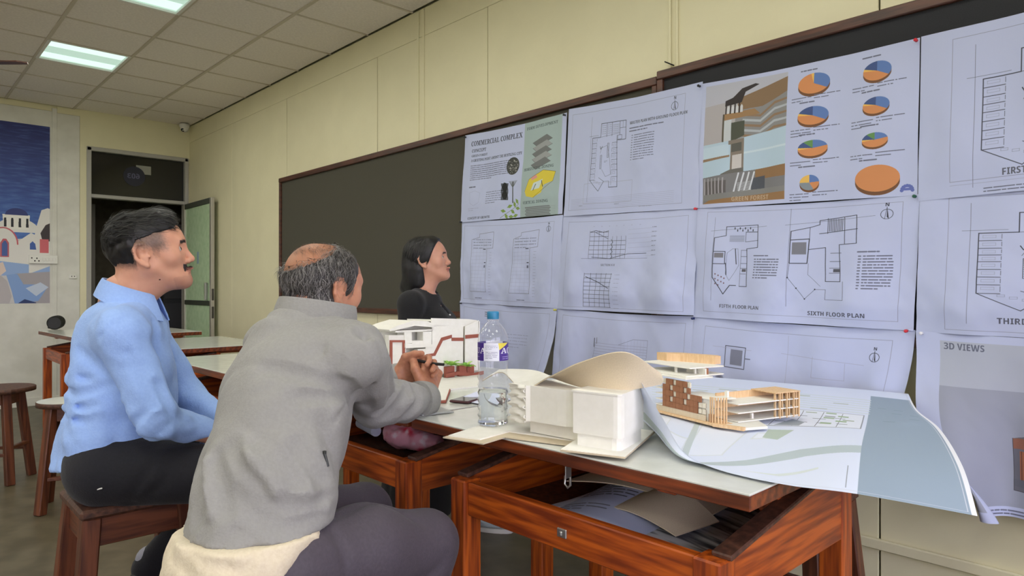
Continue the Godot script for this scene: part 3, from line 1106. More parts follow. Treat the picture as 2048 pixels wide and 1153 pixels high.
func mural_material() -> StandardMaterial3D:
	# u to the right, 1.5 m wide, 1.905 m high; only the right-hand 0.45 m shows
	var W := 700
	var H := 889
	var img := Image.create(W, H, true, Image.FORMAT_RGB8)
	var n := FastNoiseLite.new()
	n.seed = 41
	n.frequency = 0.01
	for y in H:
		for x in W:
			var t := clampf(float(y) / 560.0, 0, 1)
			var c := Color8(34, 44, 112).lerp(Color8(72, 112, 186), t)
			var s := n.get_noise_2d(x * 0.9 + y * 0.15, y * 6.0)
			c = c.lerp(Color8(120, 160, 214), clampf(s * 0.5, 0, 0.45))
			c = c.lerp(Color8(26, 34, 96), clampf(-s * 0.4, 0, 0.35))
			img.set_pixel(x, y, c)
	# drawing units of the mural sketch to texels
	var q := func(px: float, py: float) -> Vector2:
		return Vector2(W - 208 + px * 2.16, (py - 243) * 2.46)
	var pq := func(a: Array) -> PackedVector2Array:
		var r := PackedVector2Array()
		for i in range(0, a.size(), 2):
			r.append(q.call(a[i], a[i + 1]))
		return r
	var wht := Color8(228, 226, 222)
	fill(img, pq.call([-230, 500, -90, 470, -20, 480, 98, 470, 98, 610, -230, 610]), Color8(206, 204, 206))
	fill(img, pq.call([70, 450, 80, 415, 92, 410, 98, 412, 98, 500, 60, 500]), wht)
	fill(img, pq.call([78, 462, 88, 445, 98, 440, 98, 478, 82, 478]), Color8(60, 52, 56))
	fill(img, pq.call([-20, 500, -16, 470, 8, 453, 22, 458, 36, 480, 60, 462, 76, 470, 78, 500, 98, 498, 98, 545, -20, 545]), wht)
	fill(img, sector(q.call(34, 462).x, q.call(34, 462).y, 92, 70, PI, TAU), wht)
	fill(img, pq.call([7, 427, 58, 427, 56, 456, 9, 456]), Color8(236, 234, 228))
	fill(img, sector(q.call(33, 428).x, q.call(33, 428).y, 46, 34, PI, TAU), Color8(44, 56, 118))
	for x in [12, 25, 39, 53]:
		fill(img, pq.call([x - 2, 434, x + 2, 434, x + 2.5, 452, x - 2.5, 452]), Color8(22, 24, 36))
	for k in 14:
		var a0 := PI + PI * k / 14.0
		var a1 := PI + PI * (k + 1) / 14.0
		stroke(img, q.call(8 + cos(a0) * 27, 486 + sin(a0) * 32), q.call(8 + cos(a1) * 27, 486 + sin(a1) * 32), 6, Color8(196, 92, 104))
	fill(img, pq.call([3, 512, 3, 484, 8, 476, 14, 476, 19, 484, 19, 512]), Color8(192, 96, 108))
	fill(img, pq.call([6, 510, 6, 486, 10, 480, 13, 480, 16, 486, 16, 510]), Color8(72, 96, 160))
	fill(img, pq.call([58, 496, 58, 484, 63, 479, 68, 484, 70, 496]), Color8(64, 96, 168))
	fill(img, pq.call([77, 474, 94, 474, 94, 502, 77, 502]), Color8(210, 104, 112))
	fill(img, pq.call([-230, 520, -20, 518, 56, 526, 56, 545, 98, 528, 98, 545, -230, 560]), Color8(150, 178, 224))
	fill(img, pq.call([30, 545, 98, 540, 98, 606, 60, 606, 40, 570]), Color8(172, 166, 172))
	fill(img, pq.call([14, 548, 34, 545, 46, 566, 70, 566, 90, 575, 74, 600, 30, 606, 24, 580]), Color8(134, 166, 220))
	fill(img, pq.call([50, 574, 78, 562, 94, 572, 70, 590]), Color8(200, 212, 234))
	fill(img, pq.call([36, 604, 48, 596, 70, 603, 70, 610, 36, 610]), Color8(40, 58, 112))
	fill(img, pq.call([-230, 560, 0, 545, 16, 560, 24, 590, 18, 610, -230, 610]), Color8(188, 182, 186))
	fill(img, pq.call([-12, 530, 8, 522, 14, 540, 0, 552]), Color8(226, 206, 196))
	var m := plain(Color.WHITE, 0.55)
	m.albedo_texture = tex(img)
	return m


func build_boards() -> void:
	# long pin board, then a second one standing slightly proud of it
	for b in [[2.58, 6.845, 1.06, 2.295, 0.0, "olive grey felt pin board in a brown frame, the long one nearest the door", M.pin_felt], [6.85, 10.9, 1.03, 2.315, 0.008, "dark pin board with thick brown frame behind the right-hand posters", M.pin_dark]]:
		var o := thing("pin_board", b[5], "pin board", Vector3(b[0], b[2], b[4]), 0, "pin boards on the long wall")
		var w: float = b[1] - b[0]
		var h: float = b[3] - b[2]
		slab(o, "felt", Vector3(0.03, 0.03, 0), Vector3(w - 0.03, h - 0.03, 0.012), b[6])
		slab(o, "frame_rail", Vector3(0, h - 0.042, 0), Vector3(w, h, 0.032), M.board_frame, 0.004)
		slab(o, "frame_rail", Vector3(0, 0, 0), Vector3(w, 0.04, 0.032), M.board_frame, 0.004)
		slab(o, "frame_stile", Vector3(0, 0.04, 0), Vector3(0.032, h - 0.042, 0.03), M.board_frame, 0.004)
		slab(o, "frame_stile", Vector3(w - 0.032, 0.04, 0), Vector3(w, h - 0.042, 0.03), M.board_frame, 0.004)
	var nail := thing("wall_nail", "dark nail sticking out of wall above the board joint", "nail", Vector3(6.925, 2.335, 0))
	var st := new_st()
	tube(st, [Vector3(0, 0, 0), Vector3(-0.02, 0.012, 0.05)], [0.003], 6)
	part(nail, "shank", done(st), M.black)

# ---------------------------------------------------------------- posters pinned on the boards
const PAPER := Color8(184, 192, 222)
const INK := Color8(52, 54, 66)
const GREY := Color8(104, 107, 128)
const PALE := Color8(152, 157, 184)


func page(w := 1024, h := 656) -> Image:
	var img := Image.create(w, h, true, Image.FORMAT_RGB8)
	img.fill(PAPER)
	return img


func margin(img: Image, l: float, t: float, r: float, b: float) -> void:
	rect(img, l, t, img.get_width() - l - r, img.get_height() - t - b, Color8(140, 143, 166), 2.0)


func north(img: Image, x: float, y: float, r: float) -> void:
	path(img, Array(sector(x, y, r, r, 0, TAU)), 2.0, INK, true)
	fill(img, PackedVector2Array([Vector2(x, y - r * 1.5), Vector2(x + r * 0.35, y + r), Vector2(x, y + r * 0.6)]), INK)
	stroke(img, Vector2(x, y - r * 1.5), Vector2(x - r * 0.35, y + r), 1.5, INK)
	text(img, "N", x - r * 0.35, y - r * 1.6, int(r), INK, "sans_bold")


# floor plan of the bent building inside a box (ox, oy, w, h)
func plan(img: Image, ox: float, oy: float, w: float, h: float, kind: int, c := INK, heavy := 3.0) -> void:
	var q := func(x: float, y: float) -> Vector2:
		return Vector2(ox + x * w, oy + y * h)
	var ln := func(x0: float, y0: float, x1: float, y1: float, t: float) -> void:
		stroke(img, q.call(x0, y0), q.call(x1, y1), t, c)
	var thin := maxf(1.0, heavy * 0.4)
	var outline := [[0, .2], [.27, .2], [.27, 0], [1.04, 0], [1.04, .27], [.78, .27], [.83, .95], [.58, .95]]
	for i in outline.size() - 1:
		ln.call(outline[i][0], outline[i][1], outline[i + 1][0], outline[i + 1][1], heavy)
	ln.call(0, .2, 0, .83, heavy)
	ln.call(0, .83, .29, 1.0, heavy * 0.8)
	ln.call(.29, 1.0, .44, .86, heavy * 0.8)
	ln.call(.44, .86, .29, .8, heavy * 0.6)
	ln.call(.44, .86, .58, .86, thin)
	ln.call(.58, .95, .58, .86, heavy * 0.7)
	# gridline with ticks
	ln.call(-.06, -.12, -.06, 1.15, 1.0)
	ln.call(-.12, .17, .2, .17, 1.0)
	# shops on the left
	var ys := [.2, .28, .36, .43, .50, .58, .66, .74, .83]
	for i in ys.size():
		ln.call(0, ys[i], .16, ys[i], heavy * 0.7)
		if i < ys.size() - 1:
			ln.call(.16, ys[i] + .015, .16, ys[i + 1] - .02, thin)
			rect(img, q.call(.03, 0).x, q.call(0, ys[i] + .025).y, w * .09, h * .025, Color(c, 0.4), 1.0)
	# top row of rooms with rows of seats
	for x in [.27, .46, .62, .86]:
		ln.call(x, 0, x, .2, heavy * 0.8)
	ln.call(.27, .2, .86, .17, thin)
	for i in 4:
		for j in 5:
			rect(img, q.call(.31 + i * .035, 0).x, q.call(0, .03 + j * .03).y, 3, 3, c)
			rect(img, q.call(.49 + i * .03, 0).x, q.call(0, .03 + j * .03).y, 3, 3, c)
			if kind != 2:
				rect(img, q.call(.66 + i * .05, 0).x, q.call(0, .04 + j * .028).y, 6, 4, Color(c, 0.6), 1.0)
	ln.call(.86, .1, 1.04, .1, heavy * 0.6)
	ln.call(.95, .0, .95, .1, thin)
	ln.call(.78, .27, .78, .2, heavy * 0.8)
	rect(img, q.call(.8, 0).x, q.call(0, .2).y, w * .12, h * .06, c, heavy * 0.6)
	# stairs and escalators in the middle
	for e in [[.50, .30, .045, .21], [.30, .47, .04, .2]]:
		rect(img, q.call(e[0], 0).x, q.call(0, e[1]).y, w * e[2], h * e[3], c, heavy * 0.6)
		for k in 9:
			ln.call(e[0], e[1] + e[3] * k / 9.0, e[0] + e[2], e[1] + e[3] * k / 9.0, 1.0)
	ln.call(.28, .34, .30, .38, heavy)
	ln.call(.30, .38, .35, .34, heavy)
	path(img, [q.call(.29, .44), q.call(.33, .36), q.call(.5, .33), q.call(.58, .52), q.call(.62, .76), q.call(.48, .79), q.call(.36, .68)], thin, c)
	greek(img, q.call(.42, 0).x, q.call(0, .56).y, w * .09, 2, 6, c, 1.5)
	# rooms on the right
	var rs := [.30, .38, .46, .55, .62, .70, .80, .95]
	for i in rs.size():
		ln.call(.64, rs[i], .79 + rs[i] * .04, rs[i], heavy * 0.6)
		if i < rs.size() - 1:
			ln.call(.64, rs[i] + .01, .64, rs[i + 1] - .03, thin)
			rect(img, q.call(.68, 0).x, q.call(0, rs[i] + .025).y, w * .07, h * .03, Color(c, 0.6), 1.0)
	for k in 3:
		rect(img, q.call(.14 + k * .08, 0).x, q.call(0, .84 + k * .02).y, w * .05, h * .02, Color(c, 0.5), 1.0)


# taller plan of the upper floors
func upper_plan(img: Image, ox: float, oy: float, w: float, h: float, kind: int) -> void:
	var q := func(x: float, y: float) -> Vector2:
		return Vector2(ox + x * w, oy + y * h)
	var run := func(pts: Array, t: float, close := false) -> void:
		var p := []
		for i in range(0, pts.size(), 2):
			p.append(q.call(pts[i], pts[i + 1]))
		path(img, p, t, INK, close)
	var block := func(x: float, y: float, ww: float, hh: float, c: Color) -> void:
		rect(img, q.call(x, y).x, q.call(x, y).y, ww * w, hh * h, c)
	if kind == 5:
		run.call([0, .18, .27, .15, .27, .02, 1.0, 0, 1.02, .32, .77, .34, .82, .88, .64, .88], 3.0)
		run.call([0, .18, 0, .76, .27, 1.0, .42, .87, .56, .87], 4.0)
		run.call([0, .38, .28, .38, .28, .56, 0, .56], 3.5)
		block.call(.03, .40, .22, .07, Color8(120, 120, 130))
		for k in 10:
			block.call(.06 + (k % 4) * .07, .70 + (k / 4) * .07 + (k % 4) * .02, .03, .02, Color8(110, 80, 90))
		for k in 8:
			block.call(.46 + k * .06, .03 + (k % 2) * .03, .025, .03, INK)
			run.call([.36, .15 + k * .012, .70, .15 + k * .012], 1.0)
		run.call([.73, .1, 1.0, .1], 3.0)
		run.call([.73, .1, .73, .24, 1.02, .22], 2.0)
		run.call([.44, .34, .56, .34, .60, .58, .40, .80, .30, .70, .33, .40, .44, .34], 1.0)
		run.call([.50, .34, .54, .56], 4.0)
		run.call([.30, .55, .32, .72], 4.0)
		for y in [.36, .45, .55, .62, .70]:
			run.call([.64, y, .78, y], 2.0)
		run.call([.64, .36, .64, .88], 1.2)
		block.call(.68, .63, .1, .04, Color8(90, 90, 100))
	else:
		run.call([0, .16, .28, .12, .42, .09, .42, .04, .95, 0, .97, .33, .72, .34, .78, .78, .55, .78, .52, .37, .28, .39], 3.0)
		run.call([0, .16, 0, .56, .26, .56, .28, .26, 0, .27], 4.0)
		block.call(.03, .30, .21, .15, Color8(120, 122, 132))
		for k in 9:
			block.call(.56 + k * .024, .03, .013, .15, Color8(80, 82, 92))
		run.call([.42, .20, .97, .16], 3.0)
		run.call([.54, .02, .54, .20], 2.5)
		run.call([.78, .02, .80, .33], 2.5)
		run.call([.28, .12, .28, .26], 2.0)
		run.call([0, .57, -.01, .74, .25, 1.0, .40, .88, .56, .88, .56, 1.0, .84, 1.0, .82, .78], 1.4)
		run.call([.28, .56, .28, .70, .48, .84], 1.0)
		for p in [[-.01, .74], [.12, .87], [.25, 1.0], [.40, .88]]:
			block.call(p[0] - .01, p[1] - .008, .02, .016, INK)
		for y in [.44, .54, .62, .68]:
			run.call([.60, y, .76, y], 2.0)
		block.call(.66, .63, .1, .04, Color8(80, 82, 92))
	run.call([-.10, .08, 1.2, .02], 1.0)
	run.call([-.02, -.12, -.02, 1.1], 1.0)


func pie(img: Image, x: float, y: float, rx: float, ry: float, cuts: Array) -> void:
	var d := ry * 0.28
	fill(img, sector(x, y + d, rx, ry, 0, PI), Color8(112, 76, 50))
	rect(img, x - rx, y, rx * 2, d, Color8(112, 76, 50))
	for s in cuts:
		fill(img, sector(x, y, rx, ry, s[0] - PI / 2, s[1] - PI / 2), s[2])


func poster_sheet(k: int) -> Image:
	var img := page()
	var W := 1024.0
	var H := 656.0
	match k:
		0:
			rect(img, 640, 0, 384, H, Color8(160, 178, 178))
			rect(img, 985, 0, 39, H, PAPER)
			text(img, "COMMERCIAL COMPLEX", 80, 92, 50, INK, "serif_bold", 0.86)
			text(img, "CONCEPT", 92, 140, 32, INK, "serif_bold")
			text(img, "GREEN FOREST", 92, 174, 22, INK, "serif_bold")
			text(img, "A GREETING POINT AMIDST THE BUSTLING CITY", 92, 210, 25, INK, "serif_bold", 0.85)
			greek(img, 92, 240, 420, 8, 15, GREY, 5)
			fill(img, sector(545, 285, 58, 62, 0, TAU), Color8(62, 64, 62))
			for i in 60:
				var a := rng.randf() * TAU
				var r := sqrt(rng.randf()) * 50
				rect(img, 545 + cos(a) * r, 285 + sin(a) * r, rng.randf_range(4, 16), rng.randf_range(2, 7), Color8(96, 98, 92).lerp(Color8(190, 190, 184), rng.randf()))
			greek(img, 92, 400, 120, 1, 20, GREY, 9)
			path(img, [Vector2(100, 440), Vector2(160, 430), Vector2(215, 450), Vector2(200, 520), Vector2(150, 540), Vector2(110, 520)], 1.5, PALE, true)
			greek(img, 280, 450, 200, 6, 16, GREY, 4)
			greek(img, 90, 560, 110, 2, 14, PALE, 3)
			# tree drawings
			for i in 26:
				var y := 400 + i * 4.6
				var r := 10 + absf(sin(i * 1.7)) * 26
				stroke(img, Vector2(480 - r, y), Vector2(482 + r * 0.8, y + 5), 7, Color8(24, 26, 26))
			stroke(img, Vector2(556, 400), Vector2(556, 545), 9, Color8(70, 74, 74))
			for i in 9:
				stroke(img, Vector2(556, 440), Vector2(520 + i * 9, 392), 3, Color8(90, 96, 96))
			for l in [[470, 600, .2], [500, 640, 1.0], [530, 570, -.3], [560, 610, .6], [590, 640, -.2], [575, 560, 1.2], [610, 590, .2], [545, 645, .1], [600, 540, .9]]:
				var v := Vector2.from_angle(l[2]) * 26
				var p := Vector2(l[0], l[1])
				fill(img, PackedVector2Array([p - v, p + v.orthogonal() * 0.5, p + v, p - v.orthogonal() * 0.5]), Color8(122, 150, 74))
			stroke(img, Vector2(440, 650), Vector2(620, 560), 3, Color8(110, 132, 70))
			text(img, "CONCEPT OF GROWTH", 78, 640, 24, INK, "serif_bold", 0.9)
			text(img, "FORM DEVELOPMENT", 662, 52, 26, Color8(70, 82, 80), "serif_bold", 0.98)
			for i in 5:
				var y := 110.0 + i * 38
				var j := rng.randf_range(-14, 14)
				fill(img, PackedVector2Array([Vector2(720 + j, y + 40), Vector2(850 + j, y), Vector2(900 + j, y + 34), Vector2(770 + j, y + 76)]), Color8(112, 116, 116).lerp(Color8(150, 154, 154), i % 2))
				path(img, [Vector2(720 + j, y + 40), Vector2(770 + j, y + 76), Vector2(900 + j, y + 34)], 2, Color8(82, 86, 86))
			text(img, "HORIZONTAL ZONING", 660, 338, 25, Color8(70, 82, 80), "serif_bold", 0.95)
			fill(img, pv([680, 480, 720, 400, 850, 350, 950, 370, 930, 430, 860, 450, 840, 500, 770, 530, 700, 515]), Color8(214, 196, 66))
			fill(img, pv([745, 480, 770, 430, 850, 410, 820, 470]), Color8(196, 210, 206))
			fill(img, pv([740, 390, 790, 375, 800, 395, 750, 412]), Color8(214, 150, 140))
			path(img, [Vector2(680, 480), Vector2(720, 400), Vector2(850, 350), Vector2(950, 370), Vector2(930, 430), Vector2(770, 530)], 2.5, Color8(120, 104, 40))
			stroke(img, Vector2(790, 440), Vector2(770, 480), 5, INK)
			stroke(img, Vector2(840, 420), Vector2(850, 460), 5, INK)
			text(img, "VERTICAL ZONING", 668, 568, 25, Color8(70, 82, 80), "serif_bold", 0.95)
			for i in 6:
				rect(img, 690 + (i % 2) * 8, 590 + i * 11, 220, 8, Color8(110, 114, 116))
				stroke(img, Vector2(660, 595 + i * 11), Vector2(960, 595 + i * 11), 1.5, Color8(140, 146, 146))
		1:
			margin(img, 40, 40, 110, 34)
			plan(img, 230, 120, 250, 400, 1, Color8(66, 68, 80), 3.0)
			rect(img, 180, 470, 380, 120, Color8(150, 152, 168), 1.5)
			text(img, "MASTER PLAN WITH GROUND FLOOR PLAN", 520, 150, 24, Color8(88, 90, 104), "sans_bold", 0.85)
			greek(img, 520, 172, 250, 2, 17, GREY, 6)
			greek(img, 560, 215, 150, 11, 14, GREY, 4)
			greek(img, 540, 215, 8, 11, 14, GREY, 4)
			north(img, 845, 95, 22)
			for i in 7:
				stroke(img, Vector2(60, 560 + i * 9), Vector2(860, 552 + i * 10), 1.2, PALE)
			greek(img, 140, 600, 60, 1, 10, GREY, 2)
			greek(img, 420, 600, 70, 1, 10, GREY, 2)
			greek(img, 620, 625, 160, 1, 10, PALE, 3)
		2:
			poster_pies(img)
		3:
			margin(img, 120, 40, 40, 60)
			plan(img, 230, 130, 470, 430, 1, Color8(60, 62, 74), 3.5)
			text(img, "FIRST FLOOR PLAN", 300, 590, 34, Color8(92, 94, 108), "sans_bold", 0.9)
			greek(img, 760, 200, 180, 14, 22, GREY, 5)
			stroke(img, Vector2(120, 610), Vector2(984, 610), 1.5, PALE)
			greek(img, 240, 632, 260, 2, 12, GREY, 4)
		4:
			margin(img, 34, 40, 70, 34)
			for i in 2:
				var x := 90 + i * 450
				path(img, [Vector2(x + 40, 150), Vector2(x + 120, 130), Vector2(x + 120, 105), Vector2(x + 280, 90), Vector2(x + 280, 215), Vector2(x + 210, 222), Vector2(x + 225, 560), Vector2(x + 40, 560)], 3, Color8(120, 122, 138), true)
				for j in 14:
					stroke(img, Vector2(x + 40, 170 + j * 28), Vector2(x + (280 if j < 2 else 214), 160 + j * 29), 1.2, PALE)
				for j in 5:
					stroke(img, Vector2(x + 60 + j * 38, 130), Vector2(x + 60 + j * 38, 560), 1.0, PALE)
				greek(img, x + 60, 150, 200, 4, 22, GREY, 4)
				stroke(img, Vector2(x + 170, 225), Vector2(x + 196, 225), 6, INK)
				stroke(img, Vector2(x + 190, 330), Vector2(x + 205, 330), 6, INK)
				rect(img, x + 190, 350, 16, 20, GREY)
				for j in 16:
					greek(img, x + 250, 250 + j * 22, 40, 1, 12, PALE, 3)
				greek(img, x + 110, 610, 120, 1, 12, GREY, 5)
			north(img, 905, 90, 20)
		5:
			margin(img, 60, 46, 60, 20)
			for i in 9:
				stroke(img, Vector2(255 + i * 36, 110 if i < 5 else 150), Vector2(255 + i * 36, 300), 2, Color8(80, 82, 96))
			for i in 7:
				stroke(img, Vector2(255, 120 + i * 30), Vector2(400 if i < 2 else 540, 120 + i * 30), 2.5, Color8(80, 82, 96))
			path(img, [Vector2(255, 120), Vector2(300, 108), Vector2(360, 122), Vector2(400, 112)], 3, INK)
			stroke(img, Vector2(300, 122), Vector2(400, 165), 4, GREY)
			for i in 4:
				path(img, [Vector2(425, 170 + i * 32), Vector2(440, 190 + i * 32), Vector2(425, 205 + i * 32)], 3, INK)
			stroke(img, Vector2(200, 300), Vector2(700, 300), 2, GREY)
			path(img, [Vector2(280, 290), Vector2(420, 300), Vector2(560, 270), Vector2(690, 268)], 3, INK)
			for i in 7:
				stroke(img, Vector2(560, 110 + i * 30), Vector2(760, 104 + i * 30), 1.2, PALE)
				greek(img, 730, 100 + i * 30, 60, 1, 12, GREY, 3)
				greek(img, 280 + i * 60, 80, 12, 1, 8, PALE, 3)
			text(img, "SECTION X-X", 350, 350, 20, GREY, "sans_bold")
			for i in 6:
				stroke(img, Vector2(230 + i * 44, 400), Vector2(230 + i * 44, 630), 2.5, Color8(72, 74, 88))
			for i in 9:
				stroke(img, Vector2(230, 405 + i * 28), Vector2(455, 405 + i * 28), 2.5, Color8(72, 74, 88))
				greek(img, 480, 410 + i * 28, 70, 1, 12, PALE, 3)
			stroke(img, Vector2(240, 425), Vector2(440, 500), 4, INK)
		6:
			margin(img, 60, 30, 60, 40)
			upper_plan(img, 110, 110, 225, 400, 5)
			upper_plan(img, 500, 80, 300, 440, 6)
			text(img, "FIFTH FLOOR PLAN", 150, 590, 27, Color8(92, 94, 108), "sans_bold", 0.9)
			text(img, "SIXTH FLOOR PLAN", 590, 606, 30, Color8(80, 82, 98), "sans_bold", 0.92)
			greek(img, 325, 285, 130, 1, 14, GREY, 6)
			greek(img, 345, 305, 105, 8, 15, GREY, 6)
			greek(img, 330, 305, 7, 8, 15, GREY, 6)
			greek(img, 800, 270, 150, 1, 14, GREY, 7)
			greek(img, 825, 292, 110, 12, 15, GREY, 6)
			greek(img, 805, 292, 8, 12, 15, GREY, 6)
			north(img, 905, 85, 24)
		7:
			margin(img, 110, 30, 30, 20)
			plan(img, 220, 110, 500, 430, 2, Color8(60, 62, 74), 3.5)
			text(img, "THIRD FLOOR PLAN", 290, 600, 36, Color8(84, 86, 102), "sans_bold", 0.92)
			greek(img, 770, 190, 150, 14, 22, GREY, 5)
		8:
			margin(img, 50, 40, 60, 40)
			for i in 5:
				stroke(img, Vector2(200 + i * 70, 150), Vector2(200 + i * 70, 360), 1.5, PALE)
				stroke(img, Vector2(200, 150 + i * 50), Vector2(480, 150 + i * 50), 1.5, PALE)
			greek(img, 300, 60, 60, 3, 14, Color8(90, 92, 108), 5)
			greek(img, 560, 200, 200, 5, 22, PALE, 4)
		9:
			margin(img, 60, 40, 60, 40)
			var p := [Vector2(320, 330), Vector2(340, 190), Vector2(520, 190), Vector2(620, 150), Vector2(720, 150), Vector2(720, 330)]
			path(img, p, 2, Color8(120, 124, 152), true)
			for i in 9:
				stroke(img, Vector2(330, 190 + i * 17), Vector2(720, 190 + i * 16), 2, Color8(150, 154, 184))
			for i in 8:
				stroke(img, Vector2(540 + i * 22, 155), Vector2(540 + i * 22, 330), 1.2, Color8(166, 170, 196))
			stroke(img, Vector2(330, 165), Vector2(330, 215), 8, Color8(104, 106, 122))
			stroke(img, Vector2(350, 160), Vector2(352, 195), 5, Color8(120, 122, 138))
			greek(img, 200, 340, 500, 3, 16, PALE, 3)
		10:
			margin(img, 70, 50, 80, 30)
			rect(img, 190, 140, 110, 110, Color8(80, 82, 98), 4)
			rect(img, 220, 155, 66, 80, Color8(124, 127, 146))
			greek(img, 300, 195, 50, 1, 12, GREY, 5)
			for x in [[120, 150, 330, 150], [500, 60, 500, 420], [470, 150, 840, 170], [620, 150, 620, 250], [620, 250, 760, 250], [760, 250, 760, 170]]:
				stroke(img, Vector2(x[0], x[1]), Vector2(x[2], x[3]), 1.6, Color8(158, 161, 182))
			for c in [[170, 320, 26], [560, 350, 32]]:
				for r in range(c[2], 0, -2):
					fill(img, sector(c[0], c[1], r, r * 1.1, 0, TAU), Color(0.30, 0.31, 0.37, 0.16))
			greek(img, 300, 372, 140, 2, 12, GREY, 4)
			north(img, 880, 130, 20)
		11:
			poster_views(img)
	return img


func poster_pies(img: Image) -> void:
	var tan := Color8(140, 116, 92)
	rect(img, 24, 20, 440, 616, Color8(172, 168, 170))
	# rendered view of terraces, an atrium and arches
	fill(img, pv([24, 20, 464, 20, 464, 90, 24, 130]), Color8(178, 180, 192))
	fill(img, pv([210, 110, 464, 40, 464, 150, 340, 180, 210, 170]), Color8(132, 108, 82))
	fill(img, pv([200, 170, 340, 165, 464, 110, 464, 330, 200, 330]), Color8(134, 134, 134))
	for i in 5:
		fill(img, pv([240, 190 + i * 26, 330, 205 + i * 26, 400, 150 + i * 30, 464, 140 + i * 32, 464, 150 + i * 32, 402, 162 + i * 30, 332, 217 + i * 26, 240, 202 + i * 26]), tan if i % 2 == 0 else Color8(172, 178, 184))
	fill(img, pv([130, 180, 300, 172, 330, 200, 130, 214]), Color8(152, 120, 84))
	fill(img, pv([130, 180, 140, 180, 140, 330, 130, 330]), Color8(84, 78, 66))
	fill(img, pv([170, 230, 250, 225, 250, 300, 170, 330]), Color8(74, 78, 66))
	fill(img, pv([140, 215, 180, 212, 180, 330, 140, 330]), Color8(190, 196, 200))
	fill(img, pv([140, 112, 180, 100, 230, 60, 300, 45, 320, 52, 250, 80, 230, 130, 140, 140]), Color8(52, 46, 46))
	for i in 4:
		rect(img, 143 + i * 24, 130, 7, 52, Color8(46, 40, 40))
		fill(img, pv([152 + i * 24, 180, 152 + i * 24, 150, 159 + i * 24, 138, 166 + i * 24, 150, 166 + i * 24, 180]), Color8(202, 204, 208))
	fill(img, pv([24, 330, 180, 320, 464, 280, 464, 480, 24, 500]), Color8(176, 198, 214))
	fill(img, pv([24, 345, 170, 335, 170, 392, 24, 405]), Color8(186, 206, 220))
	fill(img, pv([24, 404, 175, 392, 175, 402, 24, 418]), tan)
	fill(img, pv([250, 384, 464, 366, 464, 376, 250, 394]), Color8(196, 212, 222))
	fill(img, pv([168, 320, 250, 312, 250, 480, 180, 480, 180, 340, 168, 340]), Color8(128, 118, 108))
	fill(img, pv([184, 338, 238, 332, 238, 376, 184, 380]), Color8(88, 88, 82))
	fill(img, pv([190, 396, 240, 392, 240, 470, 190, 474]), Color8(196, 192, 190))
	fill(img, pv([130, 488, 180, 468, 250, 462, 250, 486, 130, 500]), Color8(104, 102, 98))
	fill(img, pv([24, 500, 464, 466, 464, 636, 24, 636]), Color8(120, 120, 122))
	fill(img, pv([310, 478, 464, 464, 464, 520, 310, 528]), Color8(140, 108, 74))
	fill(img, pv([290, 520, 360, 512, 360, 590, 290, 590]), Color8(78, 82, 90))
	for i in 6:
		rect(img, 30 + i * 22, 505, 8, 96, Color8(160, 156, 160))
		rect(img, 38 + i * 22, 520, 14, 70, Color8(96, 92, 92))
	for i in 4:
		stroke(img, Vector2(200 + i * 26, 590), Vector2(226 + i * 26, 490), 8, Color8(206, 210, 216))
	for i in 9:
		stroke(img, Vector2(220, 540 + i * 6), Vector2(290, 534 + i * 6), 2, Color8(190, 194, 200))
	fill(img, pv([24, 590, 464, 570, 464, 600, 24, 620]), Color8(128, 128, 126))
	fill(img, pv([60, 618, 464, 596, 464, 636, 24, 636]), Color8(146, 112, 76))
	text(img, "GREEN FOREST", 190, 630, 30, Color8(182, 160, 134), "sans_bold", 0.9)
	# pie charts
	var B := Color8(92, 122, 178)
	var B2 := Color8(64, 84, 132)
	var O := Color8(206, 138, 88)
	var G := Color8(96, 140, 84)
	var Yc := Color8(228, 184, 92)
	var K := Color8(130, 140, 148)
	var two := [[0.0, 2.2, B], [2.2, 6.1, O], [6.1, TAU, Yc]]
	var three := [[0.0, 2.2, B], [2.2, 4.85, O], [4.85, 5.1, Yc], [5.1, TAU, B2]]
	var four := [[0.0, 1.35, B], [1.35, 4.6, O], [4.6, 4.85, Yc], [4.85, 5.6, B2], [5.6, TAU, G]]
	for row in 4:
		for col in 2:
			var x := 590.0 + col * 270
			var y := 100.0 + row * 152
			greek(img, x - 60, y - 66, 130, 1, 14, GREY, 6)
			if row == 3:
				if col == 0:
					pie(img, x - 10, y + 10, 44, 36, [[0.0, 1.5, B], [1.5, 2.7, O], [2.7, 4.75, K], [4.75, TAU, Yc]])
				else:
					pie(img, x + 10, y + 16, 88, 58, [[0.0, TAU, O]])
			else:
				pie(img, x, y, 72 - col * 14 - row * 3, 48 - row * 5 - col * 6, [two if col == 0 else three, three, four][row])
			if row < 3 or col == 0:
				greek(img, x - 100, y + 62, 90, 2 + row % 2, 14, GREY, 4)
				greek(img, x + 5, y + 56, 110, 2, 14, GREY, 4)
	# small crest in the corner
	for i in 9:
		var a := PI + PI * i / 8.0
		fill(img, sector(985 + cos(a) * 20, 632 + sin(a) * 20, 7, 7, 0, TAU), Color8(96, 108, 172))
	rect(img, 970, 622, 30, 10, Color8(96, 108, 172))


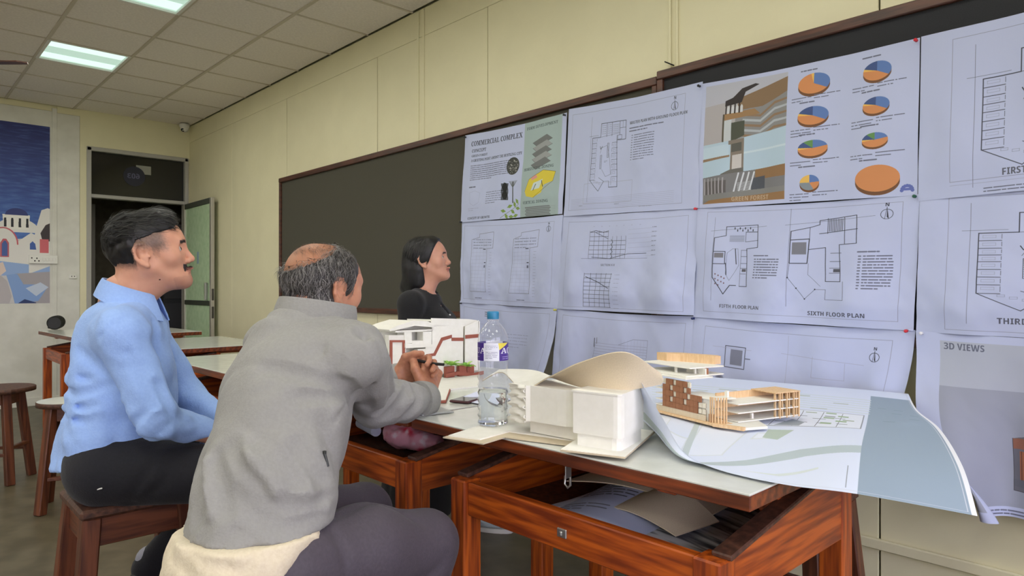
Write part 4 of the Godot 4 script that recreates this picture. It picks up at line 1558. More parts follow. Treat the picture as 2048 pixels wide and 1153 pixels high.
func poster_views(img: Image) -> void:
	rect(img, 90, 30, 934, 590, Color8(150, 155, 172))
	rect(img, 90, 30, 934, 170, Color8(172, 178, 194))
	rect(img, 84, 24, 940, 6, PAPER)
	text(img, "3D VIEWS", 104, 62, 34, Color8(96, 100, 118), "sans_bold", 0.95)
	var dk := Color8(62, 60, 66)
	var br := Color8(134, 88, 72)
	fill(img, pv([330, 372, 430, 350, 900, 380, 900, 600, 330, 560]), Color8(98, 98, 110))
	fill(img, pv([330, 372, 560, 362, 900, 380, 900, 420, 330, 410]), br)
	fill(img, pv([350, 418, 540, 428, 540, 530, 350, 520]), Color8(150, 92, 66))
	for i in 8:
		stroke(img, Vector2(356 + i * 24, 420), Vector2(356 + i * 24, 522), 4, Color8(104, 62, 48))
	fill(img, pv([330, 520, 900, 560, 900, 610, 330, 545]), Color8(92, 94, 106))
	fill(img, pv([470, 330, 900, 340, 900, 372, 470, 362]), br)
	fill(img, pv([420, 265, 900, 250, 900, 290, 420, 290]), Color8(190, 196, 214))
	stroke(img, Vector2(420, 266), Vector2(420, 292), 4, dk)
	for i in 8:
		fill(img, sector(478 + i * 40, 318, 12, 26, 0, TAU), Color8(62, 104, 74))
	fill(img, pv([490, 160, 900, 150, 900, 260, 490, 260]), Color8(146, 100, 82))
	fill(img, pv([520, 190, 900, 180, 900, 258, 520, 258]), Color8(206, 212, 224))
	for i in 3:
		stroke(img, Vector2(520, 205 + i * 20), Vector2(900, 200 + i * 20), 2, Color8(130, 134, 150))
	fill(img, pv([520, 110, 900, 90, 900, 160, 520, 160]), dk)
	for i in 6:
		fill(img, pv([532 + i * 26, 158, 532 + i * 26, 130, 541 + i * 26, 120, 550 + i * 26, 130, 550 + i * 26, 158]), Color8(176, 182, 198))
	path(img, [Vector2(330, 372), Vector2(330, 560), Vector2(900, 610)], 2, dk)
	greek(img, 250, 634, 230, 2, 12, GREY, 5)


func build_posters() -> void:
	# corner positions on the wall: top left, top right, bottom right, bottom left
	var C := [
		[5.386, 2.240, 6.268, 2.222, 6.238, 1.665, 5.346, 1.680], [6.282, 2.238, 7.111, 2.206, 7.092, 1.622, 6.246, 1.650],
		[7.108, 2.196, 8.004, 2.169, 7.996, 1.592, 7.090, 1.622], [8.008, 2.171, 8.872, 2.190, 8.868, 1.585, 7.998, 1.570],
		[5.350, 1.690, 6.240, 1.660, 6.200, 1.140, 5.344, 1.160], [6.236, 1.656, 7.088, 1.630, 7.070, 1.126, 6.196, 1.138],
		[7.084, 1.628, 8.004, 1.596, 7.984, 1.095, 7.064, 1.118], [8.004, 1.600, 8.870, 1.590, 8.866, 1.080, 7.992, 1.092],
		[5.330, 1.172, 6.196, 1.142, 6.180, 0.590, 5.340, 0.600], [6.190, 1.142, 7.074, 1.122, 7.060, 0.560, 6.180, 0.580],
		[7.066, 1.126, 7.988, 1.098, 7.960, 0.540, 7.040, 0.560], [7.992, 1.096, 8.860, 1.095, 8.860, 0.495, 8.020, 0.490]]
	var names := [
		["poster headed commercial complex with pale green side strip and leaf drawings", "concept_poster"],
		["poster with master plan and key list, right of the commercial complex sheet", "plan_poster"],
		["poster of orange and blue pie charts beside a brown rendered view", "chart_poster"],
		["first floor plan poster at the top right, cut by the picture edge", "plan_poster"],
		["poster of two tall faint plans below the commercial complex sheet", "plan_poster"],
		["poster with two gridded building sections, right of the woman", "section_poster"],
		["poster with fifth and sixth floor plans below the pie charts", "plan_poster"],
		["third floor plan poster at the right picture edge", "plan_poster"],
		["lowest poster nearest the woman, right corner curling off the wall", "drawing_poster"],
		["faint elevation poster in the bottom row behind the curved card roof", "drawing_poster"],
		["roof plan poster in the bottom row with two blurred round dots", "plan_poster"],
		["3D views poster with brown building, its left edge curling forward", "view_poster"]]
	var ns := FastNoiseLite.new()
	ns.seed = 77
	ns.frequency = 1.0
	for k in 12:
		var c: Array = C[k]
		var o := Vector3(c[0], c[1], 0.046)
		var t := thing(names[k][1], names[k][0], "poster", o, 0, "posters pinned on the boards")
		var row := k / 4
		var amp: float = [0.011, 0.018, 0.020][row]
		var kk := k
		var f := func(u: float, v: float) -> Vector3:
			var top := Vector2(c[0], c[1]).lerp(Vector2(c[2], c[3]), u)
			var bot := Vector2(c[6], c[7]).lerp(Vector2(c[4], c[5]), u)
			var p := top.lerp(bot, v)
			# sags a little between the pins
			p.y -= 0.010 * sin(PI * u) * (1 - v)
			var z := 0.0
			var loose := sin(PI * clampf(u, 0, 1)) * (0.25 + 0.75 * v)
			z += amp * loose * (1.0 + sin(u * 17.0 + kk * 2.1 + v * 2.0) * 0.8)
			z += amp * 0.9 * ns.get_noise_2d(u * 3.0 + kk * 9.0, v * 1.2) * (0.4 + v)
			# long folds hanging from the pins
			z += amp * 1.2 * exp(-pow((u - 0.08 - 0.1 * v) * 11.0, 2)) * v + amp * 1.1 * exp(-pow((u - 0.93 + 0.16 * v) * 9.0, 2)) * v
			if kk < 8:
				z *= 1.0 - 0.55 * smoothstep(0.8, 1.0, v)
				z += 0.004 * v
			match kk:
				5: z += 0.030 * exp(-pow((u - 0.86 + 0.1 * (1 - v)) * 8.0, 2)) * v
				6: z += 0.026 * exp(-pow((u - 0.40) * 7.0, 2)) * v * v
				7: z += 0.03 * exp(-pow((u - 0.55 - 0.3 * (1 - v)) * 8.0, 2)) * v
				8:
					z += 0.16 * v * v * smoothstep(0.45, 1.0, u)
					p.x -= 0.06 * v * v * smoothstep(0.6, 1.0, u)
				9:
					z += 0.05 * v * v * (1 - smoothstep(0.0, 0.3, u)) + 0.02 * v + 0.06 * v * v * smoothstep(0.8, 1.0, u)
				10:
					z += 0.10 * v * v * smoothstep(0.7, 1.0, u) + 0.05 * v * v * (1 - smoothstep(0.0, 0.2, u)) + 0.02 * v
					p.x -= 0.10 * v * v * smoothstep(0.75, 1.0, u)
				11:
					var e := 1 - smoothstep(0.0, 0.34, u)
					var curl := e * smoothstep(0.1, 1.0, v)
					z += 0.13 * sin(PI * 0.62 * curl) + 0.01
					p.x += 0.235 * curl * curl * v
			return Vector3(p.x, p.y, 0.046 + maxf(z, 0.0)) - o
		var m := plain(Color.WHITE, 0.75)
		m.albedo_texture = tex(poster_sheet(k))
		part(t, "sheet", sheet(f, 56, 36), m)
	# pins
	var pins := [[5.40, 2.225, "black"], [6.262, 2.207, "black"], [7.10, 2.185, "black"], [7.995, 2.158, "red"], [5.356, 1.682, "black"], [7.082, 1.62, "red"], [7.99, 1.588, "green"], [5.352, 1.155, "black"], [6.192, 1.132, "yellow"], [7.068, 1.112, "blue"], [7.962, 1.094, "red"], [8.012, 1.088, "white"]]
	var near := ["top left corner of the commercial complex poster", "joint left of the master plan poster", "top left corner of the pie chart poster", "top right corner of the pie chart poster", "corner below the commercial complex poster", "lower left corner of the pie chart poster", "lower right corner of the pie chart poster", "left edge of the two-plan poster", "joint beside the lowest curling poster", "joint under the fifth floor plan", "joint under the sixth floor plan", "top left corner of the 3D views poster"]
	var cols := {"black": Color8(30, 32, 36), "red": Color8(205, 42, 56), "green": Color8(34, 92, 72), "yellow": Color8(206, 200, 70), "blue": Color8(28, 40, 92), "white": Color8(232, 232, 236)}
	for i in pins.size():
		var p: Array = pins[i]
		var t := thing("push_pin", "%s push pin at %s" % [p[2], near[i]], "push pin", Vector3(p[0], p[1], 0.048), 0, "push pins holding the posters")
		var st := new_st()
		lathe(st, [Vector2(0.0001, 0), Vector2(0.006, 0.001), Vector2(0.0035, 0.005), Vector2(0.0035, 0.011), Vector2(0.0065, 0.014), Vector2(0.0055, 0.017), Vector2(0.0001, 0.018)], 10)
		part(t, "head", done(st), plain(cols[p[2]], 0.35), Vector3(0, 0, 0.006), Basis(Vector3.RIGHT, PI / 2))

# ---------------------------------------------------------------- drafting tables
# frame with low front, rising sides and a lid propped level; x along the wall, front at +z. Origin: floor under the front left corner of the frame
func drafting_table(label: String, at_: Vector3, w: float, lid_x: float, lid_w: float, lid_y: float, lid_turn := 0.0, near := true, front_h := 0.72) -> Node3D:
	var t := thing("drafting_table", label, "table", at_, 0, "drafting tables along the pin boards")
	var dpt := 0.655
	var back_h := front_h + 0.105
	var L := 0.062
	for lx in [0.0, w - L]:
		for lz in [0.0, -(dpt - L)]:
			var h: float = front_h if lz == 0.0 else back_h
			slab(t, "leg", Vector3(lx, 0, lz - L), Vector3(lx + L, h, lz), M.wood_y, 0.004)
	# rails
	slab(t, "front_rail", Vector3(L, front_h - 0.095, -0.042), Vector3(w - L, front_h - 0.004, -0.012), M.wood_x, 0.003)
	slab(t, "back_rail", Vector3(L, front_h - 0.095, -dpt + 0.012), Vector3(w - L, back_h - 0.004, -dpt + 0.042), M.wood_x, 0.003)
	# wedge sides
	for sx in [0.004, w - 0.026]:
		var st := new_st()
		prism(st, pv([-L, front_h - 0.1, -L, front_h + 0.008, -dpt + L, back_h - 0.012, -dpt + L, front_h - 0.1]), 0.0, 0.022, Transform3D(Basis(Vector3(0, 0, 1), Vector3(1, 0, 0), Vector3(0, 1, 0)), Vector3(sx, 0, 0)))
		part(t, "side_panel", done(st), M.wood_z)
		var sb := new_st()
		bar(sb, Vector3(sx + 0.011, front_h + 0.004, -L * 0.5), Vector3(sx + 0.011, back_h - 0.002, -dpt + L * 0.5), 0.046, 0.012, 0.003)
		part(t, "side_cap", done(sb), M.wood_top)
	slab(t, "tray_bottom", Vector3(0.02, front_h - 0.095, -dpt + 0.03), Vector3(w - 0.02, front_h - 0.083, -0.03), M.wood_top)
	# lid: wooden board with white laminate on top
	var lid := Node3D.new()
	lid.name = "lid"
	t.add_child(lid)
	lid.position = Vector3(lid_x, lid_y, -0.005)
	lid.rotation.y = lid_turn
	slab(lid, "lid_board", Vector3(0, -0.034, -1.03), Vector3(lid_w, -0.004, 0.0), M.wood_lid, 0.002)
	slab(lid, "laminate", Vector3(0.001, -0.0045, -1.029), Vector3(lid_w - 0.001, 0.0, -0.001), M.laminate, 0.001)
	for k in [0.22, 0.78]:
		slab(lid, "batten", Vector3(lid_w * k - 0.025, -0.066, -0.95), Vector3(lid_w * k + 0.025, -0.034, -0.08), M.wood_z, 0.003)
	slab(t, "prop_block", Vector3(w - 0.075, front_h + 0.02, -0.36), Vector3(w - 0.027, lid_y - 0.036, -0.30), M.wood_y, 0.003)
	slab(t, "prop_block", Vector3(0.027, front_h + 0.02, -0.36), Vector3(0.075, lid_y - 0.036, -0.30), M.wood_y, 0.003)
	if near:
		slab(t, "lock_plate", Vector3(0.40, front_h - 0.062, -0.013), Vector3(0.43, front_h - 0.04, -0.008), M.steel, 0.002)
		slab(t, "lock_keeper", Vector3(0.41, front_h - 0.057, -0.009), Vector3(0.42, front_h - 0.045, -0.003), M.steel, 0.003)
		var st := new_st()
		var hx := 0.395
		bar(st, Vector3(hx, lid_y - 0.036, -0.055), Vector3(hx, lid_y - 0.075, -0.055), 0.022, 0.003, 0.001)
		tube(st, [Vector3(hx - 0.008, lid_y - 0.07, -0.053), Vector3(hx - 0.009, lid_y - 0.09, -0.053), Vector3(hx, lid_y - 0.098, -0.053), Vector3(hx + 0.009, lid_y - 0.09, -0.053), Vector3(hx + 0.008, lid_y - 0.07, -0.053)], [0.003], 6)
		part(t, "hasp", done(st), M.steel)
	return t


func build_tables() -> void:
	drafting_table("drafting table with curved white sheet hanging off its right end, nearest the camera", Vector3(7.285, 0, 1.655), 0.835, -0.197, 1.083, 0.862, 0.014)
	drafting_table("drafting table in front of the grey-jacketed man, holding the white brown-banded model", Vector3(6.24, 0, 1.655), 0.827, -0.02, 0.848, 0.862, 0.0, false)
	drafting_table("empty drafting table just behind the grey-jacketed man's back", Vector3(4.86, 0, 1.655), 0.83, -0.19, 1.04, 0.860, 0.0, false, 0.73)
	drafting_table("drafting table with papers under its lid, middle one behind the man in blue", Vector3(3.06, 0, 1.70), 0.83, -0.21, 1.08, 0.845, 0.0, false, 0.70)
	drafting_table("drafting table at the far left by the doorway, black case on its lid", Vector3(1.45, 0, 1.72), 0.83, -0.25, 1.16, 0.862, 0.04, false, 0.72)


# ---------------------------------------------------------------- stools
func splay_leg(parent: Node, a: Vector3, b: Vector3, w: float, m: Material) -> void:
	var st := new_st()
	bar(st, a, b, w, w, 0.004, Vector3(0.01, 0, 1))
	part(parent, "leg", done(st), m)


func square_stool(label: String, at_: Vector3, turn: float, h := 0.61) -> Node3D:
	var t := thing("wooden_stool", label, "stool", at_, turn, "wooden stools")
	slab(t, "seat", Vector3(-0.15, h - 0.03, -0.16), Vector3(0.15, h, 0.16), M.wood_top, 0.008)
	for sx in [-1, 1]:
		for sz in [-1, 1]:
			splay_leg(t, Vector3(sx * 0.118, h - 0.03, sz * 0.128), Vector3(sx * 0.165, 0, sz * 0.178), 0.05, M.old_wood_y)
	for sx in [-1, 1]:
		slab(t, "apron", Vector3(sx * 0.12 - 0.012, h - 0.115, -0.12), Vector3(sx * 0.12 + 0.012, h - 0.031, 0.12), M.old_wood_z, 0.003)
		slab(t, "apron", Vector3(-0.11, h - 0.115, sx * 0.13 - 0.012), Vector3(0.11, h - 0.031, sx * 0.13 + 0.012), M.old_wood_x, 0.003)
		slab(t, "rung", Vector3(sx * 0.15 - 0.012, 0.17, -0.16), Vector3(sx * 0.15 + 0.012, 0.20, 0.16), M.old_wood_z, 0.003)
		slab(t, "rung", Vector3(-0.145, 0.225, sx * 0.163 - 0.012), Vector3(0.145, 0.255, sx * 0.163 + 0.012), M.old_wood_x, 0.003)
	return t


func round_stool(label: String, at_: Vector3, turn: float, top: Material, r := 0.16, h := 0.61) -> Node3D:
	var t := thing("round_stool", label, "stool", at_, turn, "wooden stools")
	var st := new_st()
	lathe(st, [Vector2(0.001, h - 0.028), Vector2(r, h - 0.028), Vector2(r, h - 0.003), Vector2(r - 0.004, h)], 36)
	part(t, "seat_rim", done(st), M.wood_top)
	st = new_st()
	lathe(st, [Vector2(r - 0.004, h), Vector2(0.001, h + 0.001)], 36)
	part(t, "seat_top", done(st), top)
	for k in 4:
		var d := Vector3(cos(k * PI / 2), 0, sin(k * PI / 2))
		splay_leg(t, d * 0.115 + Vector3(0, h - 0.028, 0), d * 0.185, 0.048, M.old_wood_y)
		var e := Vector3(cos((k + 1) * PI / 2), 0, sin((k + 1) * PI / 2))
		st = new_st()
		var y := Vector3(0, 0.19 if k % 2 == 0 else 0.23, 0)
		bar(st, d * 0.165 + y, e * 0.165 + y, 0.03, 0.02, 0.003)
		part(t, "rung", done(st), M.old_wood_x)
		st = new_st()
		y = Vector3(0, h - 0.07, 0)
		bar(st, d * 0.115 + y, e * 0.115 + y, 0.02, 0.075, 0.003)
		part(t, "apron", done(st), M.old_wood_x)
	return t


func build_stools() -> void:
	square_stool("square brown stool under the man in the blue shirt", Vector3(6.385, 0, 2.245), 0.0)
	round_stool("round stool with pale top behind the man in blue, its right side hidden by him", Vector3(4.19, 0, 2.00), 0.5, M.laminate, 0.17, 0.61)
	round_stool("round brown stool cut by the left picture edge", Vector3(3.28, 0, 2.235), 0.2, M.wood_top, 0.20, 0.61)
	square_stool("square stool under the man in the grey jacket", Vector3(7.37, 0, 2.25), 0.25, 0.57)
	square_stool("dark stool behind the nearest table by the wall, only one leg showing", Vector3(7.81, 0, 0.668), 0.0, 0.60)

# ---------------------------------------------------------------- architectural models and things on the tables
func poly_part(parent: Node, called: String, pts: Array, y0: float, y1: float, m: Material, xf := Transform3D.IDENTITY) -> MeshInstance3D:
	var st := new_st()
	prism(st, pv(pts), y0, y1, xf)
	return part(parent, called, done(st), m)


func leaf_plant(parent: Node, at_: Vector3, size: float, seed_: int) -> void:
	var g := RandomNumberGenerator.new()
	g.seed = seed_
	var greens := [plain(Color8(150, 206, 84), .6), plain(Color8(184, 224, 116), .6), plain(Color8(124, 184, 72), .6)]
	for k in 11:
		var a := g.randf() * TAU
		var d := Vector3(cos(a), g.randf_range(.3, 1.3), sin(a)).normalized()
		var L := size * g.randf_range(.6, 1.1)
		var side := d.cross(Vector3.UP).normalized()
		var w := size * .24
		var f := func(u: float, v: float) -> Vector3:
			return at_ + d * (L * v) + side * (w * (u - .5) * 2.0 * sin(PI * clampf(v * .93 + .05, 0, 1))) - Vector3(0, L * .35 * v * v, 0) + Vector3(0, absf(u - .5) * w * .5, 0)
		part(parent, "leaf", sheet(f, 4, 6, .0006), greens[k % 3])


func build_models() -> void:
	banded_model()
	massing_model()
	facade_model()


# white card model with brown bands, facing the camera's right
func banded_model() -> void:
	var t := thing("building_model", "white card building model with brown bands and small green plants before the woman", "model", Vector3(6.46, .864, 1.33))
	var inv := t.transform.affine_inverse()
	# facade axes: first coordinate to the right, second up, extrusion towards +x
	var face := Transform3D(Basis(Vector3(0, 0, -1), Vector3(1, 0, 0), Vector3(0, 1, 0)), Vector3.ZERO)
	var wht: Material = M.card_white
	var rust: Material = M.card_rust
	poly_part(t, "panel", [0.1859, 0.02871, 0.1859, 0.1401, 0.2197, 0.1424, 0.2197, 0.225, 0.3242, 0.2253, 0.3215, 0.01715], .0, .004, wht, face)
	poly_part(t, "panel", [0.327, 0.01668, 0.327, 0.2209, 0.394, 0.2205, 0.3926, 0.01108], -.006, -.002, wht, face)
	poly_part(t, "panel", [0.3983, 0.01722, 0.3983, 0.2204, 0.4779, 0.2444, 0.472, 0.02002], .002, .006, wht, face)
	poly_part(t, "band", [0.1885, 0.1105, 0.2275, 0.1122, 0.2673, 0.176, 0.3242, 0.1863, 0.3242, 0.1721, 0.2753, 0.1628, 0.2354, 0.101, 0.1885, 0.09999], .004, .0065, rust, face)
	poly_part(t, "band", [0.327, 0.1731, 0.394, 0.1698, 0.394, 0.1555, 0.327, 0.159], -.002, .0015, rust, face)
	poly_part(t, "band", [0.3983, 0.1817, 0.4743, 0.1827, 0.4735, 0.167, 0.3983, 0.1652], .006, .009, rust, face)
	# parapet and roofs
	poly_part(t, "parapet", [0.2249, 0.2248, 0.2249, 0.2608, 0.4312, 0.2503, 0.4779, 0.2444, 0.4779, 0.2219, 0.3969, 0.2182], -.012, -.007, wht, face)
	poly_part(t, "roof", [0.2171, 0.223, 0.2249, 0.2375, 0.1885, 0.2493, 0.1151, 0.2538, 0.04414, 0.2378, 0.001333, 0.2213, 0.006044, 0.215, 0.05377, 0.2211, 0.125, 0.2327], -.16, .012, wht, face)
	poly_part(t, "roof", [0.2328, 0.2521, 0.4312, 0.2414, 0.4312, 0.2347, 0.2328, 0.2457], -.2, -.013, wht, face)
	# framed block on the left
	poly_part(t, "panel", [0.008403, -0.01652, 0.008403, 0.1988, 0.09032, 0.195, 0.09032, -0.02474], -.03, -.001, wht, face)
	poly_part(t, "frame_strip", [0.01077, -0.006688, 0.01077, 0.1786, 0.02262, 0.178, 0.02262, -0.007848], .0, .004, rust, face)
	poly_part(t, "frame_strip", [0.02262, 0.178, 0.07196, 0.1754, 0.07196, 0.1672, 0.02262, 0.1699], .0, .004, rust, face)
	poly_part(t, "frame_strip", [0.07196, 0.1754, 0.08296, 0.1748, 0.08296, -0.01375, 0.07196, -0.01268], .0, .004, rust, face)
	# stepped balconies between the block and the tall panels
	poly_part(t, "floor_plate", [0.08051, 0.1627, 0.2223, 0.1507, 0.2223, 0.1401, 0.08051, 0.1422], -.10, .010, wht, face)
	poly_part(t, "floor_plate", [0.03694, 0.2157, 0.2223, 0.2143, 0.2223, 0.2058, 0.03694, 0.2076], -.12, .004, wht, face)
	poly_part(t, "back_wall", [0.01313, -0.01699, 0.01313, 0.2248, 0.4779, 0.2286, 0.4779, 0.003802], -.075, -.07, wht, face)
	poly_part(t, "balcony_box", [0.08051, 0.1627, 0.08051, 0.2078, 0.1175, 0.2082, 0.1175, 0.1607], -.05, .002, wht, face)
	poly_part(t, "balcony_box", [0.1731, 0.1513, 0.1731, 0.2079, 0.2171, 0.2081, 0.2171, 0.1489], -.04, .004, wht, face)
	poly_part(t, "balcony_box", [0.1175, 0.1586, 0.1175, 0.171, 0.1731, 0.1681, 0.1731, 0.1534], -.04, .003, wht, face)
	poly_part(t, "balcony_box", [0.1477, 0.09237, 0.1477, 0.134, 0.1859, 0.1338, 0.1859, 0.08966], -.03, .002, wht, face)
	poly_part(t, "balcony_front", [0.08051, 0.04795, 0.08051, 0.1197, 0.1629, 0.1101, 0.1629, 0.04113], .004, .010, rust, face)
	poly_part(t, "side_wall", [0.4749, 0.01978, 0.4749, 0.24, 0.4838, 0.2397, 0.4838, 0.01906], -.18, .006, wht, face)
	# planters and low wall in front
	poly_part(t, "low_wall", [0.27, 0.008678, 0.27, 0.02368, 0.3353, 0.02903, 0.4169, 0.01344, 0.4808, 0.0193, 0.4808, 0.00355, 0.4169, -0.002079, 0.3353, 0.01379], .030, .036, rust, face)
	for p in [[.302, .052], [.372, .05], [.412, .05]]:
		slab(t, "planter", Vector3(.006, .0, -p[0] - .022), Vector3(.026, p[1], -p[0] + .022), rust, .001)
	leaf_plant(t, Vector3(.03, .055, -.300), .050, 4)
	leaf_plant(t, Vector3(.03, .045, -.385), .044, 9)
	# base plate
	poly_part(t, "base_plate", [6.601, 1.413, 6.913, 1.493, 6.948, 1.412, 6.747, 1.238, 6.762, 1.106, 6.309, 0.7109, 6.046, 0.9908], -.0015, .005, wht, Transform3D(Basis.IDENTITY, inv * Vector3(0, .864, 0)))
	poly_part(t, "base_edge", [6.93, 1.505, 6.965, 1.423, 6.77, 1.251, 6.747, 1.238, 6.948, 1.412, 6.913, 1.493], -.001, .006, rust, Transform3D(Basis.IDENTITY, inv * Vector3(0, .864, 0)))


# white massing model with a waved card roof on the nearest table
func massing_model() -> void:
	var t := thing("massing_model", "white card massing model with waved card roof at the edge of nearest table", "model", Vector3(7.6, .864, 1.6))
	var o := Transform3D(Basis.IDENTITY, -t.position)
	var Y0 := .864
	poly_part(t, "base_board", [7.395, 1.765, 7.522, 1.738, 7.504, 1.649, 7.707, 1.587, 7.6, 1.35, 7.303, 1.302, 7.318, 1.456], Y0, Y0 + .003, M.card_edge, o)
	poly_part(t, "base_board", [7.398, 1.749, 7.489, 1.72, 7.469, 1.601, 7.677, 1.553, 7.585, 1.33, 7.273, 1.272, 7.299, 1.422], Y0 + .003, Y0 + .006, M.card_white, o)
	poly_part(t, "base_board", [7.718, 1.67, 7.864, 1.616, 7.75, 1.338, 7.593, 1.372], Y0 + .0065, Y0 + .0105, M.card_edge, o)
	poly_part(t, "base_board", [7.718, 1.667, 7.864, 1.615, 7.747, 1.337, 7.59, 1.369], Y0 + .0105, Y0 + .012, M.card_white, o)
	var y1 := Y0 + .012
	# right-hand tower: plinth and wider block with a rounded corner
	var blocky := func(called: String, pts: Array, a: float, b: float, m: Material) -> void:
		poly_part(t, called, pts, a, b, m, o)
	blocky.call("plinth", [7.718, 1.609, 7.810, 1.593, 7.820, 1.589, 7.825, 1.580, 7.824, 1.570, 7.788, 1.452, 7.690, 1.462], y1, y1 + .030, M.card_white)
	blocky.call("tower", [7.711, 1.617, 7.818, 1.599, 7.827, 1.595, 7.832, 1.587, 7.832, 1.576, 7.790, 1.444, 7.684, 1.462], y1 + .030, 1.006, M.card_white)
	blocky.call("tower_cap", [7.705, 1.614, 7.709, 1.620, 7.830, 1.599, 7.835, 1.588, 7.792, 1.445, 7.68, 1.47], 1.004, 1.008, M.card_white)
	# long block on the left, standing back, on its own plinth
	blocky.call("plinth", [7.520, 1.572, 7.700, 1.560, 7.690, 1.46, 7.500, 1.47], y1 - .004, y1 + .030, M.card_white)
	blocky.call("block", [7.528, 1.600, 7.534, 1.602, 7.540, 1.592, 7.630, 1.585, 7.655, 1.580, 7.672, 1.570, 7.690, 1.552, 7.704, 1.549, 7.690, 1.455, 7.500, 1.46], y1 + .030, .998, M.card_white)
	# crumpled paper block at the left end
	var cr := func(u: float, v: float) -> Vector3:
		var p := Vector3(lerpf(7.462, 7.530, u), lerpf(.998, y1 + .024, v), 1.592 + .010 * u)
		p.z += .004 * sin(v * 26.0 + sin(u * 5.0) * 1.4) + .003 * sin(v * 47.0 + u * 6.0)
		p.x += .003 * sin(v * 31.0)
		return p - t.position
	part(t, "crumpled_front", sheet(cr, 14, 40, .003), M.card_white)
	blocky.call("crumpled_block", [7.466, 1.588, 7.526, 1.596, 7.520, 1.46, 7.452, 1.47], y1 + .024, .996, M.card_white)
	# roof: stiff card, white above and grey board below
	var back := [Vector3(7.229, 0.9985, 1.42), Vector3(7.323, 1.009, 1.43), Vector3(7.427, 1.014, 1.45), Vector3(7.56, 1.006, 1.5), Vector3(7.686, 1.001, 1.535), Vector3(7.791, 1.007, 1.53), Vector3(7.852, 1.021, 1.46)]
	var mid := [Vector3(7.227, 0.9843, 1.455), Vector3(7.316, 1.011, 1.465), Vector3(7.449, 0.9985, 1.51), Vector3(7.575, 1.021, 1.535), Vector3(7.691, 1.043, 1.55), Vector3(7.81, 1.065, 1.545), Vector3(7.862, 1.034, 1.465)]
	var front := [Vector3(7.23, 0.9709, 1.49), Vector3(7.336, 1.007, 1.505), Vector3(7.494, 0.9834, 1.575), Vector3(7.605, 1.028, 1.585), Vector3(7.71, 1.073, 1.585), Vector3(7.826, 1.103, 1.565), Vector3(7.857, 1.051, 1.475)]
	var ctrl := [back, mid, front]
	var rf := func(u: float, v: float) -> Vector3:
		return patch_point(ctrl, u, v) - t.position
	var roof := part(t, "card_roof", sheet(rf, 60, 16, .0022), M.card_grey)
	var rt := func(u: float, v: float) -> Vector3:
		return patch_point(ctrl, u, v) - t.position + Vector3(0, .0006, 0)
	part(roof, "white_facing", sheet(rt, 60, 16), M.card_white)


